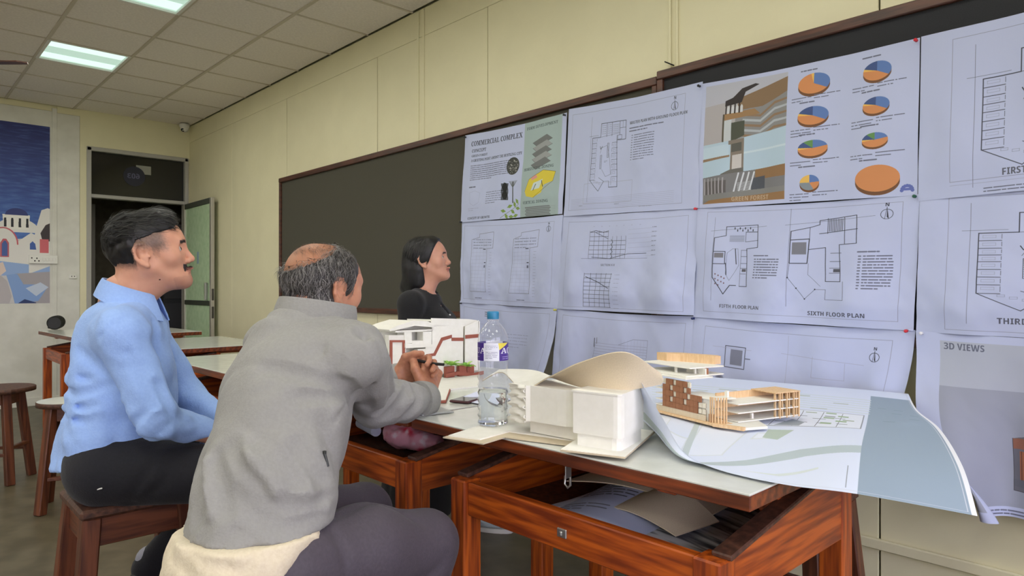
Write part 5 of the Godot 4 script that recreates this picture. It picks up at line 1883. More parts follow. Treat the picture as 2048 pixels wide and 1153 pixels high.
# brown fronted model standing on the site plan
func facade_model() -> void:
	var a := Vector3(7.600, .874, 1.095)
	var b := Vector3(7.812, .874, 1.156)
	var t := thing("facade_model", "brown fronted building model with square windows standing on the site plan", "model", a)
	var x := (b - a).normalized()
	var z := x.cross(Vector3.UP)
	# own axes: x along the brown front, y up, z out of the front
	t.transform = Transform3D(Basis(x, Vector3.UP, z), a)
	var W := (b - a).length()
	var win := plain(Color8(236, 228, 208), .7)
	var gap := plain(Color8(70, 58, 50), .8)
	slab(t, "base", Vector3(-.05, 0, -.10), Vector3(W + .012, .006, .008), M.balsa, .001)
	slab(t, "back_panel", Vector3(.012, .006, -.012), Vector3(W - .02, .066, -.008), M.card_white)
	slab(t, "back_panel", Vector3(.012, .066, -.012), Vector3(.118, .106, -.008), M.card_white)
	# brown front panels leaving the windows open
	var cw := .0150
	var ch := .0168
	var rows := ["SSWBBWBBBW", "SSBBWBBBWB", "SSBBBWBBBWBBB", "SSBBWBBBWBBBWW", "SSBBBBBBBBBBWW", "LLLLLLLLLLLLLL"]
	var bm := box_mesh(Vector3(cw - .0004, ch - .0004, .004))
	var wm := box_mesh(Vector3(cw * .8, ch * .8, .003))
	var fm := box_mesh(Vector3(cw, .0025, .03))
	for j in rows.size():
		for i in rows[j].length():
			var c := Vector3(-.012 + i * cw, .0985 - j * ch, 0)
			if c.x > W - .006:
				continue
			match rows[j][i]:
				"B": part(t, "brown_panel", bm, M.card_brown, c + Vector3(0, 0, -.001))
				"W": part(t, "window", wm, win, c + Vector3(0, 0, -.004))
				"S": part(t, "balcony_floor", fm, M.card_white, c + Vector3(0, -.006, -.012))
				"L": part(t, "stone_strip", bm, M.card_grey, c + Vector3(0, 0, -.002))
	slab(t, "corner_panel", Vector3(W - .014, .0, -.004), Vector3(W, .03, .002), M.card_brown)
	# white roof terraces
	slab(t, "roof_terrace", Vector3(.075, .0665, -.09), Vector3(W - .002, .0695, -.004), M.card_white, .001)
	slab(t, "roof_terrace", Vector3(-.06, .113, -.10), Vector3(.118, .117, .006), M.card_white, .001)
	slab(t, "upper_floor", Vector3(-.12, .117, -.16), Vector3(.10, .121, -.012), M.card_white, .001)
	slab(t, "upper_wall", Vector3(.012, .121, -.05), Vector3(.018, .139, -.044), M.card_white)
	slab(t, "upper_wall", Vector3(.062, .121, -.08), Vector3(.068, .139, -.074), M.card_white)
	slab(t, "upper_wall", Vector3(.018, .121, -.09), Vector3(.10, .139, -.086), M.card_white)
	slab(t, "upper_wall", Vector3(.085, .121, -.10), Vector3(.098, .139, -.09), M.card_brown)
	slab(t, "upper_roof", Vector3(-.13, .139, -.17), Vector3(.09, .143, -.035), M.card_white, .001)
	poly_part(t, "penthouse", [-.14, -.10, -.09, -.16, .03, -.20, .055, -.19, .05, -.17, -.06, -.13, -.09, -.10], .143, .168, M.balsa)
	# slatted curved corner
	for k in 7:
		var ang := -.1 + k * .27
		var p := Vector3(W - .004 + sin(ang) * .030, 0, -.026 + cos(ang) * .028)
		slab(t, "slat", p + Vector3(-.0017, .004, -.0017), p + Vector3(.0017, .078, .0017), M.balsa)
	slab(t, "slat_floor", Vector3(W - .02, .0, -.045), Vector3(W + .032, .008, .004), M.balsa, .002)
	# open wing at the back right: shelves between balsa walls
	var wx := W + .006
	slab(t, "wing_wall", Vector3(wx - .06, .006, -.30), Vector3(wx - .055, .078, -.06), M.balsa)
	slab(t, "wing_wall", Vector3(wx - .055, .006, -.30), Vector3(wx + .03, .078, -.296), M.balsa)
	for k in 3:
		slab(t, "wing_floor", Vector3(wx - .055, .008 + k * .024, -.296), Vector3(wx + .028, .011 + k * .024, -.06), M.card_white)
	for k in 7:
		slab(t, "wing_fin", Vector3(wx + .020 + (k % 2) * .004, .006, -.292 + k * .014), Vector3(wx + .026 + (k % 2) * .004, .078, -.289 + k * .014), M.balsa)
	slab(t, "roof_strip", Vector3(wx - .06, .078, -.30), Vector3(wx + .032, .081, -.20), M.balsa)
	poly_part(t, "terrace", [W - .01, .0, W + .09, -.03, W + .10, -.10, W + .03, -.14, W - .02, -.05], .0, .007, M.card_white)
	poly_part(t, "terrace_edge", [W + .012, .012, W + .095, -.018, W + .09, -.03, W + .012, -.0], .0, .009, M.balsa)
	slab(t, "loose_block", Vector3(wx + .005, .008, -.135), Vector3(wx + .012, .026, -.128), M.card_white)
	slab(t, "loose_block", Vector3(W - .025, .0695, -.075), Vector3(W - .015, .088, -.068), M.card_white)


func site_plan_image() -> Image:
	# u: left to right, v: back to front
	var W := 1024
	var H := 1024
	var img := Image.create(W, H, true, Image.FORMAT_RGB8)
	var white := Color8(222, 231, 252)
	var grn := Color8(186, 200, 206)
	img.fill(white)
	rect(img, 853, 130, 171, 894, Color8(152, 170, 188))
	rect(img, 1010, 130, 14, 894, Color8(240, 242, 248))
	# roads and plots
	for k in 7:
		var y := 190.0 + k * 34
		path(img, [Vector2(60, y), Vector2(300, y + 12), Vector2(560, y - 6), Vector2(853, y + 10)], 9, Color8(212, 224, 230))
	for k in 12:
		rect(img, 80 + (k * 157) % 700, 180 + (k * 83) % 230, 60, 16, Color8(196, 206, 208))
	fill(img, pv([0, 800, 200, 850, 400, 862, 580, 830, 700, 770, 853, 756, 853, 806, 720, 822, 580, 880, 400, 915, 200, 905, 0, 860]), grn)
	fill(img, pv([560, 935, 650, 940, 760, 890, 760, 900, 660, 955]), Color8(214, 224, 226))
	for r in [[90, 620, 110, 90], [220, 690, 120, 110], [360, 620, 150, 160], [150, 740, 60, 60], [540, 640, 60, 40]]:
		rect(img, r[0], r[1], r[2], r[3], Color8(218, 226, 236))
		rect(img, r[0] + 6, r[1] + 6, r[2] - 12, r[3] - 12, Color8(230, 237, 253))
	fill(img, pv([330, 600, 350, 600, 380, 790, 345, 790]), Color8(196, 208, 212))
	fill(img, pv([560, 620, 640, 625, 620, 690, 570, 670]), Color8(184, 200, 190))
	# the building itself
	rect(img, 170, 430, 670, 165, Color8(232, 238, 252))
	var c := Color8(86, 90, 98)
	for k in 9:
		stroke(img, Vector2(180 + k * 73, 440), Vector2(180 + k * 73, 590), 2, c)
		rect(img, 190 + k * 73, 450 + (k % 3) * 30, 40, 10, Color8(166, 178, 160) if k % 2 == 0 else Color8(150, 156, 160))
		stroke(img, Vector2(176 + k * 70, 500 + (k % 2) * 20), Vector2(220 + k * 70, 500 + (k % 2) * 20), 3, c)
		stroke(img, Vector2(200 + k * 70, 560), Vector2(236 + k * 70, 560), 3, c)
	path(img, [Vector2(170, 430), Vector2(840, 430), Vector2(840, 595), Vector2(170, 595)], 3, Color8(130, 136, 146), true)
	fill(img, pv([600, 540, 650, 560, 640, 590, 560, 590]), Color8(156, 166, 176))
	for k in 5:
		rect(img, 700 + (k % 2) * 50, 440 + k * 28, 40, 14, Color8(160, 184, 152))
	for k in 6:
		rect(img, 880 + (k * 37) % 100, 300 + (k * 61) % 240, 26, 7, Color8(138, 158, 172))
	rect(img, 20, 20, 984, 984, Color8(206, 212, 222), 2)
	stroke(img, Vector2(830, 880), Vector2(830, 990), 2, Color8(150, 158, 172))
	return img


func build_clutter() -> void:
	# ---- large site plan on the nearest table, right end drooping over the edge, front left corner curled up
	var o := Vector3(7.9, .864, 1.0)
	var t := thing("site_plan_sheet", "large site plan sheet lying on the nearest table, drooping over its right end", "paper sheet", o)
	var ctrl := [
		[Vector3(7.02, .868, .22), Vector3(7.20, .868, .20), Vector3(7.40, .868, .17), Vector3(7.60, .868, .14), Vector3(7.74, .868, .12), Vector3(7.855, .868, .10), Vector3(7.975, .866, .08)],
		[Vector3(7.20, .875, .62), Vector3(7.32, .868, .57), Vector3(7.48, .868, .53), Vector3(7.68, .868, .50), Vector3(7.84, .868, .46), Vector3(7.967, .868, .435), Vector3(8.105, .866, .43)],
		[Vector3(7.46, .872, .97), Vector3(7.54, .868, .93), Vector3(7.63, .868, .88), Vector3(7.82, .868, .85), Vector3(7.95, .868, .80), Vector3(8.075, .869, .77), Vector3(8.23, 0.858, 0.6669)],
		[Vector3(7.652, 0.88, 1.26), Vector3(7.77, 0.879, 1.361), Vector3(7.909, 0.868, 1.461), Vector3(7.985, .867, 1.40), Vector3(8.075, .867, 1.24), Vector3(8.18, .869, 1.105), Vector3(8.369, 0.845, 1.025)],
		[Vector3(7.825, 1.036, 1.510), Vector3(7.884, .945, 1.496), Vector3(7.962, .886, 1.528), Vector3(8.062, 0.868, 1.541), Vector3(8.2, 0.868, 1.542), Vector3(8.31, 0.864, 1.49), Vector3(8.453, 0.808, 1.274)]]
	var f := func(u: float, v: float) -> Vector3:
		var p := patch_point(ctrl, u, v)
		# it rests on the lid as far as the lid goes
		if p.x < 8.16 and p.z > .63:
			p.y = maxf(p.y, .8672)
		return p - o
	var m := plain(Color.WHITE, .7)
	m.albedo_texture = tex(site_plan_image())
	part(t, "sheet", sheet(f, 72, 60), m)
	# ---- water bottle
	bottle()
	# ---- things lying on the next table
	var ph := thing("mobile_phone", "dark red mobile phone lying flat beside the bottle", "phone", Vector3(6.978, 0.866, 1.333), .35)
	slab(ph, "case", Vector3(-.038, -.002, -.07), Vector3(.038, .006, .07), plain(Color8(70, 26, 32), .4), .003)
	slab(ph, "screen", Vector3(-.034, .006, -.066), Vector3(.034, .0068, .066), plain(Color8(16, 16, 20), .1))
	var fo := thing("grey_folder", "grey card folder under the grey-jacketed man's wrist", "folder", Vector3(7.051, 0.864, 1.537))
	poly_part(fo, "cover", [-.13, .055, .055, .085, .075, -.02, -.10, -.06], 0, .003, plain(Color8(176, 178, 178), .5))
	poly_part(fo, "inner_sheet", [-.12, .05, .05, .078, .068, -.016, -.095, -.053], .003, .0045, plain(Color8(196, 198, 198), .5))
	var pg := thing("loose_paper", "loose white paper curling up just left of the water bottle", "paper sheet", Vector3(7.018, 0.865, 1.328))
	var pf := func(u: float, v: float) -> Vector3:
		return Vector3(-.07 + u * .13, .001 + .028 * pow(1 - u, 2) * (1 - v) + .001 * v, -.11 + v * .15)
	part(pg, "sheet", sheet(pf, 10, 8), M.paper)
	# ---- tray of the nearest table: papers and boards under the lid
	var tray := Vector3(7.285, .637, 1.655)
	var s1 := thing("printed_sheets", "printed white sheets lying in the open tray of the nearest table", "paper stack", tray)
	var bend := func(x0: float, x1: float, z0: float, z1: float, y: float, lift: float, yaw: float) -> Callable:
		return func(u: float, v: float) -> Vector3:
			var p := Vector3(lerpf(x0, x1, u), y + lift * sin(PI * u) * (.35 + .65 * (1 - v)), lerpf(z0, z1, v))
			var c := Vector3((x0 + x1) / 2, 0, (z0 + z1) / 2)
			return (p - Vector3(c.x, 0, c.z)).rotated(Vector3.UP, yaw) + Vector3(c.x, 0, c.z)
	var img := page(512, 512)
	greek(img, 60, 80, 380, 7, 26, Color8(90, 92, 110), 8)
	greek(img, 60, 330, 200, 3, 26, Color8(120, 122, 140), 8)
	var pm := plain(Color.WHITE, .8)
	pm.albedo_texture = tex(img)
	part(s1, "sheet", sheet(bend.call(.22, .60, -.42, -.06, .010, .085, .10), 18, 8, .001), pm)
	part(s1, "sheet", sheet(bend.call(.20, .58, -.50, -.16, .006, .10, -.05), 18, 8, .001), M.paper)
	var s2 := thing("grey_board", "bent grey board wedged in the open tray of the nearest table", "card", tray)
	part(s2, "board", sheet(bend.call(.17, .62, -.52, -.30, .055, .075, .06), 18, 6, .003), M.card_grey)
	part(s2, "board", sheet(bend.call(.36, .64, -.34, -.18, .045, .050, -.12), 14, 6, .003), M.card_grey)
	var s3 := thing("dark_prints", "dark printed sheets at the right end of the open tray", "paper stack", tray)
	var im3 := noise_img(91, .012, Color8(70, 72, 84), Color8(206, 208, 216), 256, 3, 2.6)
	var m3 := plain(Color.WHITE, .5)
	m3.albedo_texture = tex(im3)
	m3.uv1_scale = Vector3(.4, 3, 1)
	part(s3, "sheet", sheet(bend.call(.46, .80, -.46, -.07, .008, .012, .05), 10, 8, .001), m3)
	part(s3, "sheet", sheet(bend.call(.42, .74, -.50, -.14, .022, .02, -.08), 10, 8, .001), m3)
	# ---- tray of the next table: pink packet and a white roll
	var pk := thing("pink_packet", "crumpled pink plastic packet in the tray of the second table", "packet", Vector3(6.816, 0.7, 1.406) + Vector3(-.035, -.055, -.02))
	var pnoise := FastNoiseLite.new()
	pnoise.seed = 4
	pnoise.frequency = 16.0
	var S := Solid.new()
	S.cone(Vector3(-.11, .065, .03), Vector3(.07, .055, .0), .060, .036, .03, Vector3.UP, .8)
	S.cone(Vector3(-.10, .09, 0), Vector3(.02, .06, .02), .03, .03, .03)
	S.grain = pnoise
	S.grain_amp = .012
	var pcol := func(p: Vector3, _n: Vector3) -> Color:
		return lin(236, 168, 184).lerp(lin(226, 70, 92), smoothstep(.1, .5, pnoise.get_noise_3dv(p * .6 + Vector3(3, 1, 2)))).lerp(lin(246, 222, 228), smoothstep(.15, .5, pnoise.get_noise_3dv(p * 1.1 + Vector3(7, 5, 1))))
	var pmat := plain(Color.WHITE, .3)
	pmat.vertex_color_use_as_albedo = true
	part(pk, "bag", solid_mesh([[S, .006]], pcol), pmat)
	var roll := thing("paper_roll", "white paper roll lying in the second table's tray beside the packet", "paper roll", Vector3(6.547, 0.7, 1.473))
	var st := new_st()
	tube(st, [Vector3(-.12, .02, -.04), Vector3(.06, .02, .0)], [.02, .02], 16)
	part(roll, "roll", done(st), M.paper)
	# ---- far tables
	var rp := thing("paper_pile", "untidy paper pile under the lid of the middle drafting table", "paper stack", Vector3(3.06, .63, 1.70))
	part(rp, "sheet", sheet(bend.call(.30, .82, -.60, -.05, .03, .07, .1), 12, 8, .001), m3)
	part(rp, "sheet", sheet(bend.call(.26, .80, -.55, -.10, .05, .06, -.1), 12, 8, .001), M.paper)
	var cs := thing("drawing_tube_case", "black cylindrical case with strap on the far left table", "case", Vector3(1.12, 0.865, 1.548))
	st = new_st()
	var ca := Vector3(-.12, .065, -.02)
	var cb := Vector3(.13, .065, .05)
	tube(st, [ca, ca.lerp(cb, .06), ca.lerp(cb, .94), cb], [.050, .064, .064, .052], 20)
	part(cs, "tube", done(st), M.black)
	st = new_st()
	tube(st, [ca + Vector3(0, -.02, .03), ca + Vector3(-.05, -.045, .06), ca + Vector3(-.14, -.058, .05), ca + Vector3(-.18, -.06, .03)], [.016, .014, .012, .010], 8)
	part(cs, "strap", done(st), M.black)


func bottle() -> void:
	var t := thing("water_bottle", "clear plastic water bottle with blue cap and purple label", "bottle", Vector3(7.372, 0.865, 1.572) + Vector3(0, .0005, 0))
	var pet := plain(Color(.93, .96, 1.0, .05), .03)
	pet.transparency = BaseMaterial3D.TRANSPARENCY_ALPHA
	pet.metallic_specular = .7
	var prof := [Vector2(.012, .006), Vector2(.030, .0), Vector2(.040, .006)]
	for k in 13:
		var y := .012 + k * .0105
		prof.append(Vector2(.0420 + .0020 * (1 if k % 2 == 0 else -1), y))
	prof.append_array([Vector2(.0395, .150), Vector2(.0405, .160), Vector2(.0425, .172), Vector2(.0430, .178), Vector2(.0425, .184), Vector2(.0425, .236), Vector2(.0430, .240), Vector2(.0415, .252), Vector2(.034, .270), Vector2(.022, .286), Vector2(.0145, .292), Vector2(.0135, .306)])
	var st := new_st()
	lathe(st, prof, 40)
	part(t, "shell", done(st), pet)
	# water in the lower part
	var wp := [Vector2(.0001, .004), Vector2(.029, .003), Vector2(.038, .008)]
	for k in 9:
		wp.append(Vector2(.0408 + .0020 * (1 if k % 2 == 0 else -1), .012 + k * .0105))
	wp.append_array([Vector2(.0395, .104), Vector2(.0001, .104)])
	st = new_st()
	lathe(st, wp, 40)
	var water := plain(Color(.97, .99, 1.0, 0.0), .0)
	water.refraction_enabled = true
	water.refraction_scale = .033
	water.transparency = BaseMaterial3D.TRANSPARENCY_ALPHA
	part(t, "water", done(st), water)
	# label
	var img := Image.create(1024, 256, true, Image.FORMAT_RGB8)
	img.fill(Color8(226, 228, 240))
	var purple := Color8(70, 44, 140)
	for x0 in [560, 60]:
		rect(img, x0, 0, 330, 256, purple)
		text(img, "AQUA", x0 + 18, 150, 112, Color8(240, 240, 248), "serif_bold")
		greek(img, x0 + 40, 200, 220, 2, 28, Color8(170, 160, 215), 9)
	fill(img, pv([548, 0, 690, 0, 610, 60, 560, 100]), Color8(232, 214, 84))
	greek(img, 410, 40, 130, 3, 22, Color8(120, 120, 150), 5)
	greek(img, 410, 130, 130, 5, 22, Color8(110, 110, 140), 6)
	var lm := plain(Color.WHITE, .35)
	lm.albedo_texture = tex(img)
	# the white text panel faces the camera
	var lf := func(u: float, v: float) -> Vector3:
		var a := 0.795 - (u - .47) * TAU
		return Vector3(cos(a) * .0432, lerpf(.235, .186, v), sin(a) * .0432)
	part(t, "label", sheet(lf, 48, 2, .0003), lm)
	st = new_st()
	lathe(st, [Vector2(.0165, .300), Vector2(.0168, .302), Vector2(.0168, .318), Vector2(.0155, .321), Vector2(.0001, .321)], 28)
	part(t, "cap", done(st), plain(Color8(40, 128, 172), .4))
	st = new_st()
	lathe(st, [Vector2(.0145, .293), Vector2(.0172, .294), Vector2(.0172, .297), Vector2(.0140, .298)], 28)
	part(t, "neck_ring", done(st), pet)

# ---------------------------------------------------------------- people
# head axes: x to the person's left, y up, z out of the face; origin between the ears
func head_frame(o: Vector3, face: Vector3, tilt := Vector3.UP) -> Transform3D:
	var z := face.normalized()
	var x := tilt.cross(z).normalized()
	return Transform3D(Basis(x, z.cross(x).normalized(), z), o)


func head_solid(T: Transform3D, s: float, neck: Vector3, neck_r: float, female := false) -> Solid:
	var S := Solid.new()
	var X := T.basis.x
	var Y := T.basis.y
	var Z := T.basis.z
	var q := func(x: float, y: float, z: float) -> Vector3:
		return T * (Vector3(x, y, z) * s)
	# skull and face
	S.cone(q.call(0, .046, -.034), q.call(0, .050, .018), .077 * s, .072 * s, .02)
	S.ball(q.call(0, .030, -.012), .083 * s, .03, X, .90)
	S.cone(q.call(0, .030, .040), q.call(0, -.052, .050), .056 * s, .040 * s, .03, X, 1.04)
	# jaw and chin
	for e in [-1.0, 1.0]:
		S.cone(q.call(e * .049, -.038, .004), q.call(e * .019, -.086, .066), .018 * s, .015 * s, .032)
		S.ball(q.call(e * .040, -.014, .055), .0245 * s, .03)
	S.ball(q.call(0, -.091, .077), (.0155 if female else .0175) * s, .028)
	S.cone(q.call(0, -.066, .015), q.call(0, -.072, .05), .032 * s, .026 * s, .03)
	# brow, nose
	S.cone(q.call(-.032, .026, .082), q.call(.032, .026, .082), .013 * s, .013 * s, .02)
	S.cone(q.call(0, .014, .0915), q.call(0, -.024, .1065), .0062 * s, .0082 * s, .012)
	S.ball(q.call(0, -.0275, .1050), .0092 * s, .008)
	for e in [-1.0, 1.0]:
		S.ball(q.call(e * .0115, -.032, .0965), .0074 * s, .007)
		# eye sockets, lids
		S.ball(q.call(e * .032, .010, .098), .016 * s, .014, Vector3.ZERO, 1.0, 1)
		S.cone(q.call(e * .018, .0125, .0865), q.call(e * .045, .0125, .078), .0066 * s, .006 * s, .004)
		S.cone(q.call(e * .018, .0005, .0855), q.call(e * .044, .0005, .0775), .0052 * s, .0048 * s, .004)
		S.ball(q.call(e * .0062, -.0385, .1035), .0032 * s, .003, Vector3.ZERO, 1.0, 1)
	# mouth
	S.cone(q.call(-.019, -.0575, .090), q.call(0, -.0545, .099), .0045 * s, .0065 * s, .006)
	S.cone(q.call(.019, -.0575, .090), q.call(0, -.0545, .099), .0045 * s, .0065 * s, .006)
	S.cone(q.call(-.015, -.066, .089), q.call(.015, -.066, .089), .0065 * s, .0065 * s, .007)
	S.crease([q.call(-.024, -.0605, .088), q.call(0, -.0602, .103), q.call(.024, -.0605, .088)], .006 * s, .004 * s)
	# ears: rim, lobe, hollow
	for e in [-1.0, 1.0]:
		var rim := []
		for k in 9:
			var a := -0.5 + k * 0.46
			rim.append(q.call(e * (.079 + .008 * sin(a * 0.5)), .008 + .027 * sin(a + .35), -.012 - .018 * cos(a + .1)))
		S.chain([q.call(e * .076, .022, .002), q.call(e * .081, .034, -.008), q.call(e * .086, .034, -.024), q.call(e * .088, .018, -.034), q.call(e * .086, -.004, -.032), q.call(e * .082, -.022, -.020), q.call(e * .077, -.030, -.008)], [.0048 * s, .0052 * s, .0055 * s, .0055 * s, .005 * s, .0055 * s, .007 * s], .004)
		S.cone(q.call(e * .077, .020, -.012), q.call(e * .077, -.016, -.012), .014 * s, .011 * s, .006, X, .45)
		S.ball(q.call(e * .088, .006, -.009), .0125 * s, .004, X, .8, 1)
		S.ball(q.call(e * .077, -.004, .002), .005 * s, .004)
	# neck
	S.cone(q.call(0, -.030, -.030), neck, .052 * s, neck_r, .04)
	S.cone(q.call(0, -.070, .018), neck + Z * .022, .030 * s, neck_r * .72, .04)
	return S


# eyes as parts of their own
func add_eyes(parent: Node, T: Transform3D, s: float, look := Vector3(0, 0, 1)) -> void:
	var white := plain(Color8(206, 196, 186), 0.2)
	var dark := plain(Color8(34, 22, 16), 0.12)
	for e in [-1.0, 1.0]:
		var c: Vector3 = T * (Vector3(e * .031, .0066, .0749) * s)
		var st := new_st()
		lathe(st, [Vector2(0.0001, -.0125 * s), Vector2(.0088 * s, -.0088 * s), Vector2(.0125 * s, 0), Vector2(.0088 * s, .0088 * s), Vector2(.0001, .0125 * s)], 14)
		var eye := part(parent, "eye", done(st), white, c)
		st = new_st()
		var g := (T.basis * look).normalized()
		lathe(st, [Vector2(.0066 * s, .0107 * s), Vector2(.004 * s, .0122 * s), Vector2(.0001, .0129 * s)], 12)
		part(eye, "iris", done(st), dark, Vector3.ZERO, Basis(Quaternion(Vector3.UP, g)))


# hand: wrist, direction of the fingers, direction the palm faces, side +1 right / -1 left, bends of the three joints
func add_hand(S: Solid, w: Vector3, dir: Vector3, palm: Vector3, side: float, bends: Array, thumb_in := 0.5, s := 1.0) -> void:
	var d := dir.normalized()
	var p := (palm - d * palm.dot(d)).normalized()
	var t := d.cross(p) * side      # towards the thumb
	S.cone(w - d * .01 * s, w + d * .03 * s, .026 * s, .028 * s, .02, p, .72)
	for k in 4:
		var off := (.030 - k * .020) * s
		var knuckle := w + d * (.088 - absf(k - 1.2) * .004) * s + t * off
		S.cone(w + d * .022 * s + t * off * .55, knuckle, .0155 * s, .0118 * s, .012, p, .85)
		var dd := d
		var pos := knuckle
		var r: float = [.0095, .0098, .0093, .0082][k] * s
		var lens: Array = [[.043, .026, .021], [.048, .030, .022], [.044, .028, .021], [.034, .021, .018]][k]
		for j in 3:
			dd = dd.rotated(d.cross(p).normalized(), bends[j])
			# bends add up joint by joint about the same axis
			var nxt: Vector3 = pos + dd * lens[j] * s
			S.cone(pos, nxt, r, r * .93, .004)
			pos = nxt
			r *= .93
	# thumb: leaves the side of the palm near its base
	var b := w + d * .022 * s + t * .026 * s
	var m1 := b + (t * .75 + d * .75 + p * .25 * thumb_in).normalized() * .040 * s
	var m2 := m1 + (d * .9 + t * (.35 - thumb_in * .5) + p * thumb_in * .6).normalized() * .032 * s
	var m3 := m2 + (d * .9 - t * .25 * thumb_in + p * thumb_in).normalized() * .025 * s
	S.cone(b, m1, .0155 * s, .0125 * s, .014)
	S.cone(m1, m2, .0120 * s, .0108 * s, .005)
	S.cone(m2, m3, .0106 * s, .0088 * s, .004)


func add_shoe(S: Solid, ankle: Vector3, dir: Vector3, y0: float, s := 1.0) -> void:
	var d := Vector3(dir.x, 0, dir.z).normalized()
	var h := Vector3(ankle.x, y0, ankle.z)
	S.cone(h + Vector3(0, .045, 0) - d * .03 * s, h + Vector3(0, .042, 0) + d * .09 * s, .043 * s, .040 * s, .03, Vector3.UP, .95)
	S.cone(h + Vector3(0, .042, 0) + d * .08 * s, h + Vector3(0, .036, 0) + d * .175 * s, .044 * s, .034 * s, .03, Vector3.UP, .8)
	S.cone(h + Vector3(0, .05, 0) - d * .01, ankle, .042 * s, .040 * s, .03)
	S.planes.append([Vector3(0, y0 + .012, 0), Vector3.DOWN])


func shoe_sole(parent: Node, ankle: Vector3, dir: Vector3, y0: float, m: Material, s := 1.0) -> void:
	var d := Vector3(dir.x, 0, dir.z).normalized()
	var x := Vector3.UP.cross(d)
	var st := new_st()
	var poly := []
	for k in 20:
		var a := TAU * k / 20.0
		var z := sin(a)
		poly.append_array([cos(a) * (.040 + .006 * z) * s, (.07 + z * .142) * s])
	prism(st, pv(poly), y0, y0 + .022, Transform3D(Basis(x, Vector3.UP, d), Vector3(ankle.x, 0, ankle.z)))
	part(parent, "shoe_sole", done(st), m)


# ribbons of hair combed along dirs over a solid
func strands(S: Solid, count: int, pick: Callable, comb: Callable, length: float, width: float, lift: float, c0: Color, c1: Color, seed_: int) -> ArrayMesh:
	var g := RandomNumberGenerator.new()
	g.seed = seed_
	var pts := PackedVector3Array()
	var nrm := PackedVector3Array()
	var col := PackedColorArray()
	var idx := PackedInt32Array()
	var act := PackedInt32Array()
	for i in S.op.size():
		if S.op[i] != 2:
			act.append(i)
	for k in count:
		var p: Vector3 = pick.call(g)
		p = S.snap(p)
		var e := 0.003
		var v := S.value(p, act)
		var n := Vector3(S.value(p + Vector3(e, 0, 0), act) - v, S.value(p + Vector3(0, e, 0), act) - v, S.value(p + Vector3(0, 0, e), act) - v).normalized()
		var d: Vector3 = comb.call(p)
		d = (d + Vector3(g.randfn(0, .25), g.randfn(0, .25), g.randfn(0, .25)))
		d = (d - n * d.dot(n)).normalized()
		var side := n.cross(d).normalized() * width * g.randf_range(.5, 1.2)
		var L := length * g.randf_range(.6, 1.3)
		var c := c0.lerp(c1, pow(g.randf(), 1.6))
		var b := pts.size()
		for j in 4:
			var t := j / 3.0
			var m := p + d * L * t + n * (lift * g.randf_range(.5, 1.2) * sin(t * 2.6) + .0015 - L * L * t * t * 4.0)
			var w := side * (1.0 - t * .85)
			pts.append(m - w); pts.append(m + w)
			nrm.append((n - side.normalized() * .5).normalized()); nrm.append((n + side.normalized() * .5).normalized())
			col.append(c); col.append(c)
		for j in 3:
			var q := b + j * 2
			idx.append_array(PackedInt32Array([q, q + 1, q + 3, q, q + 3, q + 2]))
	var a := []
	a.resize(Mesh.ARRAY_MAX)
	a[Mesh.ARRAY_VERTEX] = pts
	a[Mesh.ARRAY_NORMAL] = nrm
	a[Mesh.ARRAY_COLOR] = col
	a[Mesh.ARRAY_INDEX] = idx
	var m := ArrayMesh.new()
	m.add_surface_from_arrays(Mesh.PRIMITIVE_TRIANGLES, a)
	return m


func skin_mat() -> StandardMaterial3D:
	var m := plain(Color.WHITE, 0.48)
	m.vertex_color_use_as_albedo = true
	m.subsurf_scatter_enabled = true
	m.subsurf_scatter_strength = 0.12
	return m


func hair_mat() -> StandardMaterial3D:
	var m := plain(Color.WHITE, 0.5)
	m.vertex_color_use_as_albedo = true
	return m


func cloth(c0: Color, c1: Color, seed_: int, rough := 0.85, weave := 60.0) -> StandardMaterial3D:
	var m := noisy(seed_, c0, c1, Vector3.ONE * weave * .12, rough, 0.05, 1.5, 0.0)
	var b := noise_img(seed_ + 3, 0.2, Color.BLACK, Color.WHITE, 128, 2, 1.6)
	b.bump_map_to_normal_map(1.2)
	m.normal_enabled = true
	m.normal_scale = 0.35
	m.normal_texture = tex(b)
	m.rim_enabled = true
	m.rim = 0.15
	return m


func lin(r: int, g: int, b: int) -> Color:
	return Color8(r, g, b).srgb_to_linear()


# a local frame: r to the person's right, f forward
func wrinkle(S: Solid, seed_: int, freq: float, amp: float, along: Vector3, stretch: float) -> void:
	S.folds = FastNoiseLite.new()
	S.folds.seed = seed_
	S.folds.fractal_type = FastNoiseLite.FRACTAL_RIDGED
	S.folds.fractal_octaves = 2
	S.folds.frequency = freq
	S.folds_amp = amp
	# coordinates along the folds are squeezed so that the ridges run that way
	var y := along.normalized()
	var x := y.cross(Vector3(.3, .2, 1)).normalized()
	S.folds_basis = Basis(x, y * stretch, x.cross(y)).transposed()


func loc(o: Vector3, r: Vector3, f: Vector3, a: float, y: float, b: float) -> Vector3:
	return Vector3(o.x, y, o.z) + r * a + f * b


func build_people() -> void:
	man_in_blue()
	man_in_grey()
	woman_in_black()


